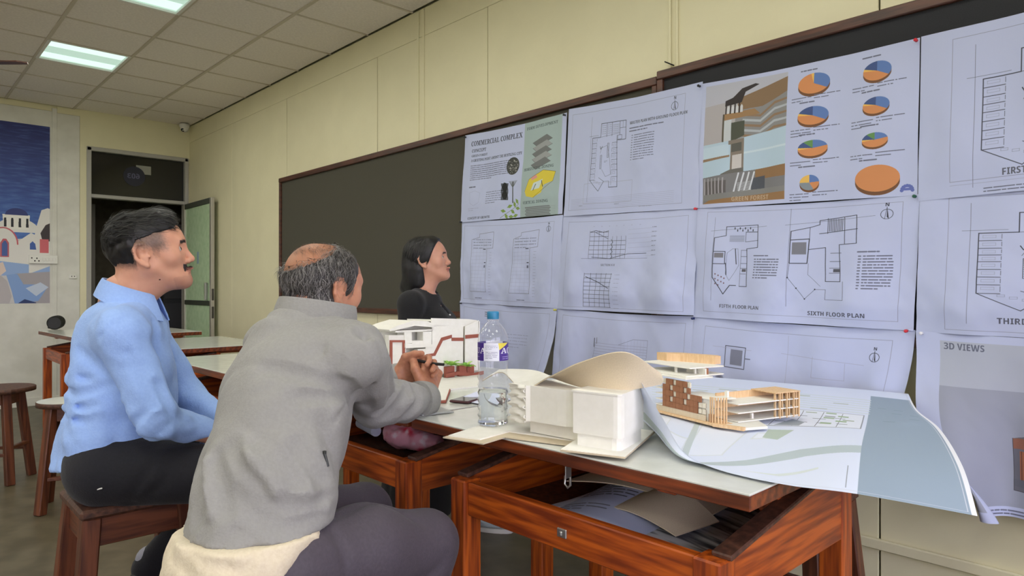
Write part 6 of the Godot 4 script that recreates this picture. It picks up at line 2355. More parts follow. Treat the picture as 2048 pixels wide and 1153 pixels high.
func man_in_blue() -> void:
	var o := Vector3(6.38, 0, 2.275)
	var f := Vector3(0.473, 0, -0.881)
	var r := Vector3(0.881, 0, 0.473)
	var J := func(a: float, y: float, b: float) -> Vector3:
		return loc(o, r, f, a, y, b)
	var t := thing("person", "man in light blue shirt and black trousers seated on a square stool, looking up right", "person")
	# joints
	var pel: Vector3 = J.call(0, .72, -.01)
	var belly: Vector3 = J.call(0, .86, .01)
	var chest: Vector3 = J.call(0, 1.06, .025)
	var nb: Vector3 = J.call(0, 1.205, .02)
	var shr: Vector3 = J.call(.175, 1.125, .055)
	var shl: Vector3 = J.call(-.185, 1.125, .03)
	var elr: Vector3 = J.call(.215, .875, .155)
	var ell: Vector3 = J.call(-.225, .875, .15)
	var wrr: Vector3 = J.call(.06, .775, .315)
	var wrl: Vector3 = J.call(-.07, .79, .32)
	var hipr: Vector3 = J.call(.10, .705, .0)
	var hipl: Vector3 = J.call(-.10, .705, .0)
	var knr: Vector3 = J.call(.13, .665, .42)
	var knl: Vector3 = J.call(-.16, .665, .40)
	var anr: Vector3 = J.call(.12, .26, .16)
	var anl: Vector3 = J.call(-.19, .29, .05)
	var T := head_frame(J.call(.005, 1.353, .098), (f * .96 + Vector3.UP * .19 - r * .12), Vector3.UP)
	var s := 1.06
	# body under the clothes, head and hands: one skin mesh
	var H := head_solid(T, s, nb, .062)
	var B := Solid.new()
	B.chain([pel, belly, chest], [.125, .125, .13], .05, f, .8)
	B.chain([nb + Vector3(0, .04, 0), nb, chest], [.056, .06, .12], .05)
	B.cone(shl, shr, .05, .05, .05)
	for k in 2:
		B.chain([[shr, elr, wrr], [shl, ell, wrl]][k], [.05, .042, .028], .02)
		B.chain([[hipr, knr, anr], [hipl, knl, anl]][k], [.075, .052, .038], .03)
	var hs := Solid.new()
	add_hand(hs, wrr + f * .02, f * .8 - r * .5 - Vector3.UP * .25, -r * .8 - Vector3.UP * .6, 1.0, [.5, .7, .5])
	add_hand(hs, wrl + f * .02, f * .8 + r * .5 - Vector3.UP * .25, r * .8 - Vector3.UP * .6, -1.0, [.5, .7, .5])
	var Ti := T.affine_inverse()
	var skin := lin(216, 160, 132)
	var fz := FastNoiseLite.new()
	fz.seed = 3
	fz.frequency = 30.0
	var paint := func(p: Vector3, _n: Vector3) -> Color:
		var q := Ti * p / s
		var c := skin.lerp(lin(198, 138, 112), clampf(fz.get_noise_3dv(p) * .3 + .2, 0, .5))
		if q.length() > .17:
			return c
		var nz := fz.get_noise_3dv(p * 14.0)
		# clipped sides of the hair
		var side := smoothstep(.066, .036, q.z - nz * .010) * smoothstep(.012, .040, q.y + .25 * (q.z + .02) + nz * .006 + (0.06 if q.z < -.035 else 0.0))
		c = c.lerp(lin(104, 88, 78).lerp(lin(60, 50, 46), clampf(.5 + nz + (-.02 - q.z) * 8.0, 0, 1)), side * .85)
		if absf(q.z - .022) < .009 and q.y < .04 and q.y > -.02 and absf(q.x) > .05:
			c = c.lerp(lin(112, 90, 80), .5 * smoothstep(-.02, .02, q.y + nz * .02))
		# brows, moustache, lips
		if q.z > .06 and absf(q.x) > .012 and absf(q.x) < .047 and absf(q.y - .030 + absf(q.x) * .08) < .005 + nz * .002:
			c = lin(40, 28, 24)
		if q.z > .070 and absf(q.x) < .029 and q.y < -.0405 and q.y > -.0520 - absf(q.x) * .40 + nz * .002:
			c = lin(36, 26, 24)
		if q.z > .082 and absf(q.x) < .022 and q.y < -.0525 and q.y > -.072:
			c = c.lerp(lin(160, 96, 86), .5)
		if q.z > .05 and q.y < -.075:
			c = c.lerp(lin(150, 108, 92), .25)
		return c
	part(t, "body", solid_mesh([[H, .0034], [hs, .005], [B, .016]], paint), skin_mat())
	add_eyes(t, T, s, Vector3(0, .15, 1))
	# hair: long on top and at the back, clipped at the sides
	var q := func(x: float, y: float, z: float) -> Vector3:
		return T * (Vector3(x, y, z) * s)
	var hp := []
	for k in 2:
		var S := Solid.new()
		S.cone(q.call(0, .052, -.036), q.call(0, .056, .022), .0835 * s, .0775 * s, .02, T.basis.x, .95)
		S.ball(q.call(0, .034, -.016), .0885 * s, .03, T.basis.x, .885)
		S.cone(q.call(-.03, .098, .045), q.call(.03, .098, .045), .030 * s, .030 * s, .03)
		S.grain = FastNoiseLite.new()
		S.grain.seed = 5
		S.grain.frequency = 26.0
		S.grain_scale = Vector3(1, 1, 1)
		S.grain_amp = .006
		if k == 0:
			S.planes = [[q.call(0, .052, .0), T.basis * Vector3(0, -1, .22).normalized()], [q.call(0, .05, .068), T.basis * Vector3(0, -.55, 1).normalized()]]
		else:
			S.planes = [[q.call(0, .0, -.036), T.basis * Vector3(0, -.30, 1).normalized()], [q.call(0, -.068, -.05), T.basis * Vector3(0, -1, .15).normalized()]]
		hp.append([S, .0045])
	var black_hair := func(p: Vector3, _n: Vector3) -> Color:
		return lin(14, 12, 12).lerp(lin(26, 22, 22), clampf(fz.get_noise_3dv(p * 6.0) + .3, 0, 1))
	var hair := part(t, "hair", solid_mesh(hp, black_hair), hair_mat())
	var top: Solid = hp[0][0]
	var pick_top := func(g: RandomNumberGenerator) -> Vector3:
		return q.call(g.randf_range(-.085, .085), g.randf_range(.06, .15), g.randf_range(-.12, .09))
	var comb_top := func(_p: Vector3) -> Vector3:
		return T.basis * Vector3(.2, -.25, .9)
	part(hair, "strands", strands(top, 1500, pick_top, comb_top, .035, .0011, .005, lin(10, 9, 9), lin(28, 25, 24), 8), hair_mat())
	# shirt
	var shirt := cloth(Color8(146, 178, 234), Color8(156, 188, 240), 51, .8)
	var C := Solid.new()
	C.chain([J.call(0, .58, -.03), J.call(0, .70, -.028), J.call(0, .83, .0), J.call(0, .96, .01), J.call(0, 1.08, .02)], [.150, .160, .163, .160, .150], .05, f, .86)
	C.cone(J.call(0, .84, .06), J.call(0, .98, .06), .10, .10, .06)
	C.cone(shl + Vector3(0, -.005, 0), shr + Vector3(0, -.005, 0), .066, .066, .06)
	C.cone(J.call(0, 1.10, -.02), nb + Vector3(0, -.035, -.0), .095, .060, .06)
	for e in [shl, shr]:
		C.cone(nb + Vector3(0, -.035, 0), e, .050, .060, .05)
	C.chain([shr, elr, wrr], [.074, .060, .044], .03)
	C.chain([shl, ell, wrl], [.074, .060, .044], .03)
	C.cone(wrr - (wrr - elr).normalized() * .03, wrr, .046, .047, .01)
	# folds: at the elbow, across the small of the back, at the armpit
	for L in [
		[Vector3(6.746, 0.871, 2.28), Vector3(6.777, 0.8875, 2.248), Vector3(6.774, 0.9059, 2.222)], [Vector3(6.767, 0.8406, 2.258), Vector3(6.774, 0.8502, 2.222), Vector3(6.796, 0.8809, 2.198)], [Vector3(6.759, 0.8084, 2.238), Vector3(6.784, 0.8251, 2.211), Vector3(6.784, 0.8488, 2.182)],
		[Vector3(6.682, 1.069, 2.32), Vector3(6.71, 1.013, 2.29), Vector3(6.756, 0.9399, 2.27)], [Vector3(6.699, 0.9855, 2.228), Vector3(6.721, 0.9283, 2.205), Vector3(6.737, 0.8712, 2.189)]]:
		C.crease(C.snapped_line(L), .022, .020)
	for L in [
		[Vector3(6.34, 0.9036, 2.392), Vector3(6.495, 0.9025, 2.373), Vector3(6.603, 0.9426, 2.33)], [Vector3(6.335, 0.9498, 2.397), Vector3(6.462, 0.939, 2.379), Vector3(6.553, 0.9669, 2.341)], [Vector3(6.348, 1.004, 2.383), Vector3(6.5, 0.9787, 2.368), Vector3(6.574, 0.9944, 2.333)],
		[Vector3(6.333, 0.8697, 2.399), Vector3(6.49, 0.8644, 2.378), Vector3(6.611, 0.9069, 2.322)], [Vector3(6.597, 0.9426, 2.338), Vector3(6.626, 0.8569, 2.306), Vector3(6.67, 0.7925, 2.26)], [Vector3(6.611, 0.814, 2.322), Vector3(6.641, 0.8569, 2.291), Vector3(6.693, 0.9051, 2.279)], [Vector3(6.437, 1.062, 2.361), Vector3(6.511, 1.015, 2.356), Vector3(6.574, 0.9611, 2.333)],
		[Vector3(6.527, 1.15, 2.192), Vector3(6.546, 1.058, 2.172), Vector3(6.576, 0.9679, 2.17)]]:
		C.crease(C.snapped_line(L), .022, .017)
	C.crease(C.snapped_line([Vector3(6.584, 1.111, 2.351), Vector3(6.611, 1.15, 2.322), Vector3(6.605, 1.17, 2.284)]), .012, .006)
	C.crease(C.snapped_line([Vector3(6.338, 0.8851, 2.394), Vector3(6.505, 0.879, 2.362), Vector3(6.606, 0.924, 2.327)]), .024, -.012)
	C.grain = FastNoiseLite.new()
	C.grain.seed = 9
	C.grain.frequency = 5.0
	C.grain_scale = Vector3(1, 1.9, 1)
	C.grain_amp = .008
	# hem rises towards the front
	wrinkle(C, 31, 5.5, .011, r * .2 + f * .7 - Vector3.UP * .9, .35)
	C.planes = [[J.call(0, .702, -.14), (Vector3.DOWN * 1.0 + f * .22).normalized()]]
	var sh := part(t, "shirt", solid_mesh([[C, .0085]]), shirt)
	# collar: band and turned-down fold
	var ring := []
	var ring2 := []
	for k in 25:
		var a := lerpf(-2.75, 2.75, k / 24.0)
		var dirv := -f * cos(a) + r * sin(a)
		var low := .5 - .5 * cos(a)      # 0 at the back, 1 in front
		var c := nb + Vector3(0, .050 - low * .055, 0) + f * (.010 + low * .012)
		ring.append(c + dirv * (.070 + low * .006) + Vector3(0, .030, 0))
		ring2.append(c + dirv * (.094 + low * .016) + Vector3(0, -.022 - low * .034, 0))
	var cf := func(u: float, v: float) -> Vector3:
		var i := u * 24.0
		var i0 := mini(int(i), 23)
		var p: Vector3 = ring[i0].lerp(ring[i0 + 1], i - i0)
		var p2: Vector3 = ring2[i0].lerp(ring2[i0 + 1], i - i0)
		return p.lerp(p2, v) + Vector3(0, .004 * sin(v * PI), 0)
	part(sh, "collar", sheet(cf, 48, 8, .004), shirt)
	var cu := new_st()
	for e in [wrr, wrl]:
		var back: Vector3 = elr if e == wrr else ell
		var dv: Vector3 = (e - back).normalized()
		tube(cu, [e - dv * .045, e - dv * .02, e + dv * .008], [.047, .049, .046], 20, true)
	part(sh, "cuff", done(cu), shirt)
	# trousers
	var P := Solid.new()
	P.ball(J.call(0, .722, -.005), .125, .05, f, .9)
	P.cone(J.call(-.055, .722, -.01), J.call(.055, .722, -.01), .112, .112, .05)
	P.chain([hipr, knr], [.108, .078], .05)
	P.chain([hipl, knl], [.108, .078], .05)
	P.chain([knr, anr], [.074, .058], .03)
	P.chain([knl, anl], [.074, .058], .03)
	P.crease(P.snapped_line([Vector3(6.565, 0.6122, 2.298), Vector3(6.59, 0.6708, 2.271), Vector3(6.637, 0.7419, 2.251)]), .02, .008)
	P.crease(P.snapped_line([Vector3(6.58, 0.5902, 2.282), Vector3(6.605, 0.6342, 2.255), Vector3(6.667, 0.6911, 2.219)]), .02, .008)
	var tr := part(t, "trousers", solid_mesh([[P, .011]]), cloth(Color8(15, 15, 22), Color8(21, 21, 29), 53, .85))
	var st := new_st()
	box(st, Transform3D(Basis.looking_at(-(r * .9 - f * .3), Vector3.UP) * Basis(Vector3.BACK, .25), P.snap(Vector3(6.57, 0.6739, 2.366))), Vector3(.016, .004, .003), .001)
	part(tr, "pocket_tab", done(st), M.white_plastic)
	# socks and shoes
	for e in [[anr, f * .9 + r * .1], [anl, f * .5 - r * .5]]:
		var W := Solid.new()
		var K := Solid.new()
		W.cone(e[0] + Vector3(0, .03, 0), e[0] - Vector3(0, .05, 0), .046, .042, .02)
		add_shoe(K, e[0] - Vector3(0, .02, 0), e[1], e[0].y - .085)
		K.planes.clear()
		part(t, "sock", solid_mesh([[W, .009]]), plain(Color8(150, 150, 158), .9))
		part(t, "shoe", solid_mesh([[K, .008]]), plain(Color8(20, 20, 22), .4))


func man_in_grey() -> void:
	var o := Vector3(7.34, 0, 2.235)
	var f := Vector3(-0.10, 0, -0.995)
	var r := Vector3(0.995, 0, -0.10)
	var J := func(a: float, y: float, b: float) -> Vector3:
		return loc(o, r, f, a, y, b)
	var t := thing("person", "balding man in grey jacket leaning on the table, seen from behind", "person")
	var pel := Vector3(7.34, .685, 2.235)
	var waist := Vector3(7.295, .83, 2.175)
	var chest := Vector3(7.205, 1.02, 2.075)
	var nb := Vector3(7.175, 1.165, 2.02)
	var shr := Vector3(7.355, 1.088, 2.00)
	var shl := Vector3(7.04, 1.100, 2.06)
	var elr := Vector3(7.135, 0.9316, 1.794)
	var wrr := Vector3(7.067, 0.905, 1.588)
	var ell := Vector3(6.83, .935, 1.78)
	var wrl := Vector3(6.943, 0.9613, 1.603)
	var hipr: Vector3 = pel + r * .105 + f * .02
	var hipl: Vector3 = pel - r * .105 + f * .02
	var knr := Vector3(7.38, 0.5994, 1.811)
	var knl := Vector3(7.06, .60, 1.80)
	var anr: Vector3 = knr + Vector3(.02, -.50, .10)
	var anl: Vector3 = knl + Vector3(-.02, -.50, .10)
	var T := head_frame(Vector3(7.15, 1.243, 1.968), Vector3(-.15, -.04, -1.0), Vector3(.02, 1, .02))
	var s := .985
	var H := head_solid(T, s, nb + Vector3(0, .01, 0), .064)
	var B := Solid.new()
	B.chain([pel, waist, chest, nb], [.12, .12, .125, .06], .05, f, .85)
	B.cone(shl, shr, .05, .05, .05)
	for k in 2:
		B.chain([[shr, elr, wrr], [shl, ell, wrl]][k], [.05, .042, .029], .02)
		B.chain([[hipr, knr, anr], [hipl, knl, anl]][k], [.075, .052, .038], .03)
	var hs := Solid.new()
	var up := Vector3.UP
	var VF := Vector3(-.729, 0, -.685)
	var VR := Vector3(.685, 0, -.729)
	add_hand(hs, wrr + VF * .025 + up * .012 + VR * .004, VF * .45 + up * .62 + VR * .10, -VR * .75 + VF * .65, 1.0, [1.05, .95, .5], .8, 1.17)
	hs.cone(wrr, wrr + VF * .03 + up * .02, .031, .031, .02)
	add_hand(hs, wrl, VR * .75 + up * .35 + VF * .1, -up * .2 - VF * .6 + VR * .1, -1.0, [.75, .9, .5], .6, 1.05)
	hs.cone(wrl - VR * .03 - up * .02, wrl, .030, .030, .02)
	var Ti := T.affine_inverse()
	var fz := FastNoiseLite.new()
	fz.seed = 13
	fz.frequency = 30.0
	var paint := func(p: Vector3, _n: Vector3) -> Color:
		var q := Ti * p / s
		var c := lin(206, 148, 118).lerp(lin(186, 124, 96), clampf(fz.get_noise_3dv(p) * .5 + .3, 0, .7))
		if q.length() > .17:
			return lin(190, 132, 102).lerp(lin(160, 104, 80), clampf(fz.get_noise_3dv(p * 2.0) * .6 + .35, 0, 1))
		if q.y > .05:
			c = c.lerp(lin(158, 108, 78), .75)
		if q.z > .06 and absf(q.x) > .012 and absf(q.x) < .045 and absf(q.y - .030) < .005:
			c = lin(70, 62, 58)
		if q.z > .082 and absf(q.x) < .022 and q.y < -.0525 and q.y > -.072:
			c = c.lerp(lin(140, 80, 72), .7)
		return c
	part(t, "body", solid_mesh([[H, .0032], [hs, .0032], [B, .016]], paint), skin_mat())
	add_eyes(t, T, s)
	# hair: a fringe round a bald crown
	var q := func(x: float, y: float, z: float) -> Vector3:
		return T * (Vector3(x, y, z) * s)
	var S := Solid.new()
	S.cone(q.call(0, .044, -.036), q.call(0, .048, .016), .0825 * s, .0775 * s, .02)
	S.ball(q.call(0, .028, -.014), .0885 * s, .03, T.basis.x, .905)
	S.cone(q.call(-.05, -.035, -.045), q.call(.05, -.035, -.045), .034 * s, .034 * s, .03)
	S.ball(q.call(.012, .128, -.072), .090 * s, .010, Vector3.ZERO, 1.0, 1)
	S.ball(q.call(.0, .075, .105), .060 * s, .012, Vector3.ZERO, 1.0, 1)
	S.planes = [[q.call(0, -.075, -.05), T.basis * Vector3(0, -1, -.1).normalized()], [q.call(0, .03, .046), T.basis * Vector3(0, -.42, 1).normalized()]]
	S.grain = FastNoiseLite.new()
	S.grain.seed = 15
	S.grain.frequency = 40.0
	S.grain_amp = .003
	# ears stay free of hair
	for e in [-1.0, 1.0]:
		S.ball(q.call(e * .09, .0, -.008), .030 * s, .006, Vector3.ZERO, 1.0, 1)
	var grey := func(p: Vector3, _n: Vector3) -> Color:
		var a := fz.get_noise_3dv(p * 5.0)
		var b := fz.get_noise_3dv(p * 16.0)
		return lin(34, 30, 29).lerp(lin(84, 79, 76), clampf(.35 + a * .5 + b * .5, 0, 1))
	var hair := part(t, "hair", solid_mesh([[S, .0036]], grey), hair_mat())
	var pick := func(g: RandomNumberGenerator) -> Vector3:
		var p := Vector3.ZERO
		while true:
			p = Vector3(g.randf_range(-.10, .10), g.randf_range(-.072, .115), g.randf_range(-.125, .035))
			var w := q.call(p.x, p.y, p.z) as Vector3
			var dd := S.value(w, S.everything())
			if absf(dd) < .008 and (Vector3(absf(p.x), p.y, p.z) - Vector3(.086, .0, -.010)).length() > .040 and (p - Vector3(.012, .128, -.072)).length() > .092 - g.randf() * .012:
				break
		return q.call(p.x, p.y, p.z)
	var comb := func(p: Vector3) -> Vector3:
		var l := Ti * p / s
		return T.basis * Vector3(l.x * 2.0, -.75, -.25 - l.z * 2.0)
	part(hair, "strands", strands(S, 5200, pick, comb, .024, .0008, .004, lin(30, 27, 26), lin(156, 152, 148), 18), hair_mat())
	# thin hair combed over the crown
	var Hs := H
	var pick2 := func(g: RandomNumberGenerator) -> Vector3:
		var a := g.randf() * TAU
		var rr := sqrt(g.randf()) * .065
		return q.call(cos(a) * rr, .12, -.05 + sin(a) * rr * 1.2)
	var comb2 := func(_p: Vector3) -> Vector3:
		return T.basis * Vector3(-.8, 0, -.4)
	part(hair, "strands", strands(Hs, 260, pick2, comb2, .028, .0004, .002, lin(90, 64, 50), lin(120, 96, 84), 19), hair_mat())
	# jacket
	var jm := cloth(Color8(143, 142, 138), Color8(151, 150, 146), 61, .78)
	var C := Solid.new()
	C.chain([Vector3(7.355, .66, 2.25), Vector3(7.325, .80, 2.205), Vector3(7.255, .95, 2.125), Vector3(7.20, 1.05, 2.065)], [.176, .172, .170, .156], .05, f, .80)
	C.cone(Vector3(7.22, .98, 2.12), Vector3(7.19, 1.08, 2.055), .125, .092, .06)
	C.cone(shl, shr, .062, .064, .06)
	for e in [shl, shr]:
		C.cone(nb + Vector3(0, -.030, .005), e + Vector3(0, .006, 0), .054, .056, .05)
	C.chain([shr, elr, wrr], [.076, .066, .052], .035)
	C.chain([shl, ell, wrl - VR * .02], [.076, .066, .050], .035)
	C.cone(elr + up * .0, (elr + wrr) * .5, .068, .062, .03)
	# seams
	for L in [
		[Vector3(7.352, 1.155, 2.016), Vector3(7.356, 1.092, 2.041), Vector3(7.349, 1.039, 2.047), Vector3(7.354, 0.9978, 2.042)],
		[Vector3(7.366, 0.9894, 2.059), Vector3(7.429, 0.9476, 2.109), Vector3(7.454, 0.8968, 2.14), Vector3(7.481, 0.8388, 2.171), Vector3(7.471, 0.7971, 2.181)]]:
		C.crease(C.snapped_line(L), .011, .0055)
	# folds: at the armpit, along the sleeve, fanning over the lower back
	for L in [
		[Vector3(7.351, 1.024, 2.046), Vector3(7.365, 0.9861, 2.03), Vector3(7.361, 0.9471, 2.006)], [Vector3(7.364, 1.007, 2.061), Vector3(7.36, 0.9886, 2.109), Vector3(7.329, 0.9773, 2.143)], [Vector3(7.36, 1.018, 2.066), Vector3(7.352, 1.011, 2.118), Vector3(7.29, 1.014, 2.155)],
		[Vector3(7.365, 1.102, 2.001), Vector3(7.338, 1.037, 1.972), Vector3(7.244, 0.9564, 1.896)], [Vector3(7.305, 1.039, 1.919), Vector3(7.241, 0.9631, 1.841), Vector3(7.187, 0.9087, 1.782)], [Vector3(7.199, 0.9448, 1.842), Vector3(7.216, 0.9841, 1.809), Vector3(7.165, 1.003, 1.732)], [Vector3(7.19, 0.9096, 1.808), Vector3(7.194, 0.9366, 1.775), Vector3(7.171, 0.9641, 1.726)],
		[Vector3(7.154, 0.8926, 1.744), Vector3(7.129, 0.9201, 1.697), Vector3(7.139, 0.9523, 1.687)]]:
		C.crease(C.snapped_line(L), .028, .021)
	for L in [
		[Vector3(7.37, 0.9117, 2.288), Vector3(7.435, 0.8706, 2.278), Vector3(7.471, 0.8362, 2.268)], [Vector3(7.406, 0.9273, 2.25), Vector3(7.453, 0.8959, 2.229), Vector3(7.475, 0.8548, 2.206)], [Vector3(7.349, 0.8908, 2.311), Vector3(7.395, 0.8504, 2.32), Vector3(7.424, 0.8143, 2.319)],
		[Vector3(7.286, 0.87, 2.32), Vector3(7.329, 0.8284, 2.332), Vector3(7.354, 0.783, 2.335)], [Vector3(7.451, 0.8312, 2.29), Vector3(7.492, 0.8143, 2.246), Vector3(7.492, 0.7984, 2.188)], [Vector3(7.431, 0.8412, 2.312), Vector3(7.478, 0.8128, 2.291), Vector3(7.502, 0.7878, 2.251)],
		[Vector3(7.491, 0.8076, 2.159), Vector3(7.49, 0.7933, 2.19), Vector3(7.496, 0.7779, 2.227)], [Vector3(7.463, 0.9221, 2.19), Vector3(7.478, 0.8804, 2.173), Vector3(7.476, 0.8464, 2.161)]]:
		C.crease(C.snapped_line(L), .038, .017)
	for L in [[Vector3(7.404, 0.9113, 2.281), Vector3(7.451, 0.8655, 2.261), Vector3(7.486, 0.8312, 2.252)], [Vector3(7.5, 0.7917, 2.208), Vector3(7.499, 0.7953, 2.18), Vector3(7.488, 0.796, 2.148)], [Vector3(7.33, 0.8831, 2.317), Vector3(7.362, 0.8343, 2.326), Vector3(7.388, 0.7947, 2.327)]]:
		C.crease(C.snapped_line(L), .022, -.012)
	# hem stitching
	C.crease(C.snapped_line([Vector3(7.266, 0.7642, 2.356), Vector3(7.376, 0.7715, 2.341), Vector3(7.481, 0.7751, 2.302), Vector3(7.506, 0.7744, 2.232), Vector3(7.491, 0.7815, 2.159)]), .008, .004)
	C.crease(C.snapped_line([Vector3(7.082, 1.154, 2.113), Vector3(7.152, 1.134, 2.111), Vector3(7.228, 1.132, 2.089), Vector3(7.258, 1.159, 2.058)]), .026, .010)
	C.grain = FastNoiseLite.new()
	C.grain.seed = 29
	C.grain.frequency = 4.0
	C.grain_scale = Vector3(1.2, 1.0, 1.2)
	C.grain_amp = .007
	wrinkle(C, 37, 4.4, .013, Vector3(.35, 1, .1), .40)
	C.planes = [[Vector3(7.36, .742, 2.25), (Vector3.DOWN + VR * .05).normalized()]]
	var jk := part(t, "jacket", solid_mesh([[C, .0062]]), jm)
	# stand-up collar
	var cf := func(u: float, v: float) -> Vector3:
		var a := lerpf(-2.5, 2.5, u)
		var dirv := -f * cos(a) + r * sin(a)
		var front := .5 - .5 * cos(a)
		var c := nb + Vector3(.0, .026 - front * .03, .004) + f * (front * .018)
		var fold := sin(v * PI * .9) * .004
		return c + dirv * (.086 - v * .008 + fold + front * .01) + Vector3(0, -.022 + v * .060, 0) + f * v * .012
	part(jk, "collar", sheet(cf, 40, 8, .006), jm)
	# cuff rings and pocket zip
	var st := new_st()
	var dv := (wrr - elr).normalized()
	tube(st, [wrr - dv * .035, wrr - dv * .012, wrr + dv * .012, wrr + dv * .016], [.057, .0585, .056, .050], 26, true)
	part(jk, "cuff", done(st), jm)
	st = new_st()
	var za := C.snap(Vector3(7.484, 0.9066, 2.123))
	var zb := C.snap(Vector3(7.487, 0.8769, 2.12))
	tube(st, [za, zb], [.0035, .0028], 8)
	tube(st, [za + Vector3(0, .006, 0), za], [.004, .004], 8)
	part(jk, "zip_pull", done(st), plain(Color8(60, 62, 60), .4, .3))
	# cream shirt tail below the jacket
	var Sh := Solid.new()
	Sh.chain([Vector3(7.365, .60, 2.26), Vector3(7.355, .72, 2.248)], [.192, .179], .04, f, .82)
	Sh.cone(Vector3(7.30, .66, 2.335), Vector3(7.42, .655, 2.32), .075, .07, .05)
	for L in [[Vector3(7.376, 0.7337, 2.311), Vector3(7.405, 0.7087, 2.31), Vector3(7.451, 0.6966, 2.29)], [Vector3(7.465, 0.7415, 2.275), Vector3(7.456, 0.7166, 2.284), Vector3(7.45, 0.6867, 2.291)], [Vector3(7.32, 0.7191, 2.341), Vector3(7.355, 0.6957, 2.333), Vector3(7.4, 0.6784, 2.315)], [Vector3(7.482, 0.7317, 2.199), Vector3(7.487, 0.7087, 2.223), Vector3(7.482, 0.6867, 2.257)]]:
		Sh.crease(Sh.snapped_line(L), .02, .010)
	Sh.grain = C.grain
	Sh.grain_amp = .007
	Sh.planes = [[Vector3(7.519, 0.7086, 2.217), (Vector3.DOWN * .75 + VR * .66).normalized()], [Vector3(7.36, .744, 2.25), (Vector3.UP - VR * .05).normalized()]]
	wrinkle(Sh, 39, 7.0, .010, Vector3(.5, 1, .3), .4)
	part(t, "shirt_tail", solid_mesh([[Sh, .009]]), cloth(Color8(214, 200, 172), Color8(224, 212, 186), 63, .85))
	# trousers
	var P := Solid.new()
	P.cone(pel - r * .06 - Vector3(0, .03, 0), pel + r * .06 - Vector3(0, .03, 0), .118, .118, .05)
	P.chain([hipr - Vector3(0, .02, 0), (hipr + knr) * .5, knr], [.098, .096, .082], .05)
	P.chain([hipl, knl], [.108, .080], .05)
	P.chain([knr, anr], [.078, .062], .03)
	P.chain([knl, anl], [.078, .062], .03)
	for L in [[Vector3(7.439, 0.7386, 2.099), Vector3(7.406, 0.6928, 1.988), Vector3(7.42, 0.65, 1.885)], [Vector3(7.471, 0.7078, 2.137), Vector3(7.482, 0.6813, 2.126), Vector3(7.485, 0.6441, 2.122)], [Vector3(7.429, 0.5957, 1.816), Vector3(7.437, 0.5726, 1.837), Vector3(7.433, 0.5502, 1.871)]]:
		P.crease(P.snapped_line(L), .02, .008)
	part(t, "trousers", solid_mesh([[P, .010]]), cloth(Color8(70, 63, 72), Color8(79, 72, 81), 65, .7))
	for e in [anr, anl]:
		var K := Solid.new()
		add_shoe(K, e, f, e.y - .09)
		K.planes.clear()
		part(t, "shoe", solid_mesh([[K, .009]]), plain(Color8(26, 24, 24), .4))
	# pen held in the right hand
	var pen := thing("pen", "dark pen held in the grey-jacketed man's hand", "pen", Vector3(7.093, 1.013, 1.546))
	st = new_st()
	tube(st, [Vector3(0, 0, 0) + VR * .012, VR * -.02 + VF * .02, VR * -.09 + VF * .05 + up * .01], [.0045, .0050, .0045], 10)
	part(pen, "barrel", done(st), M.black)


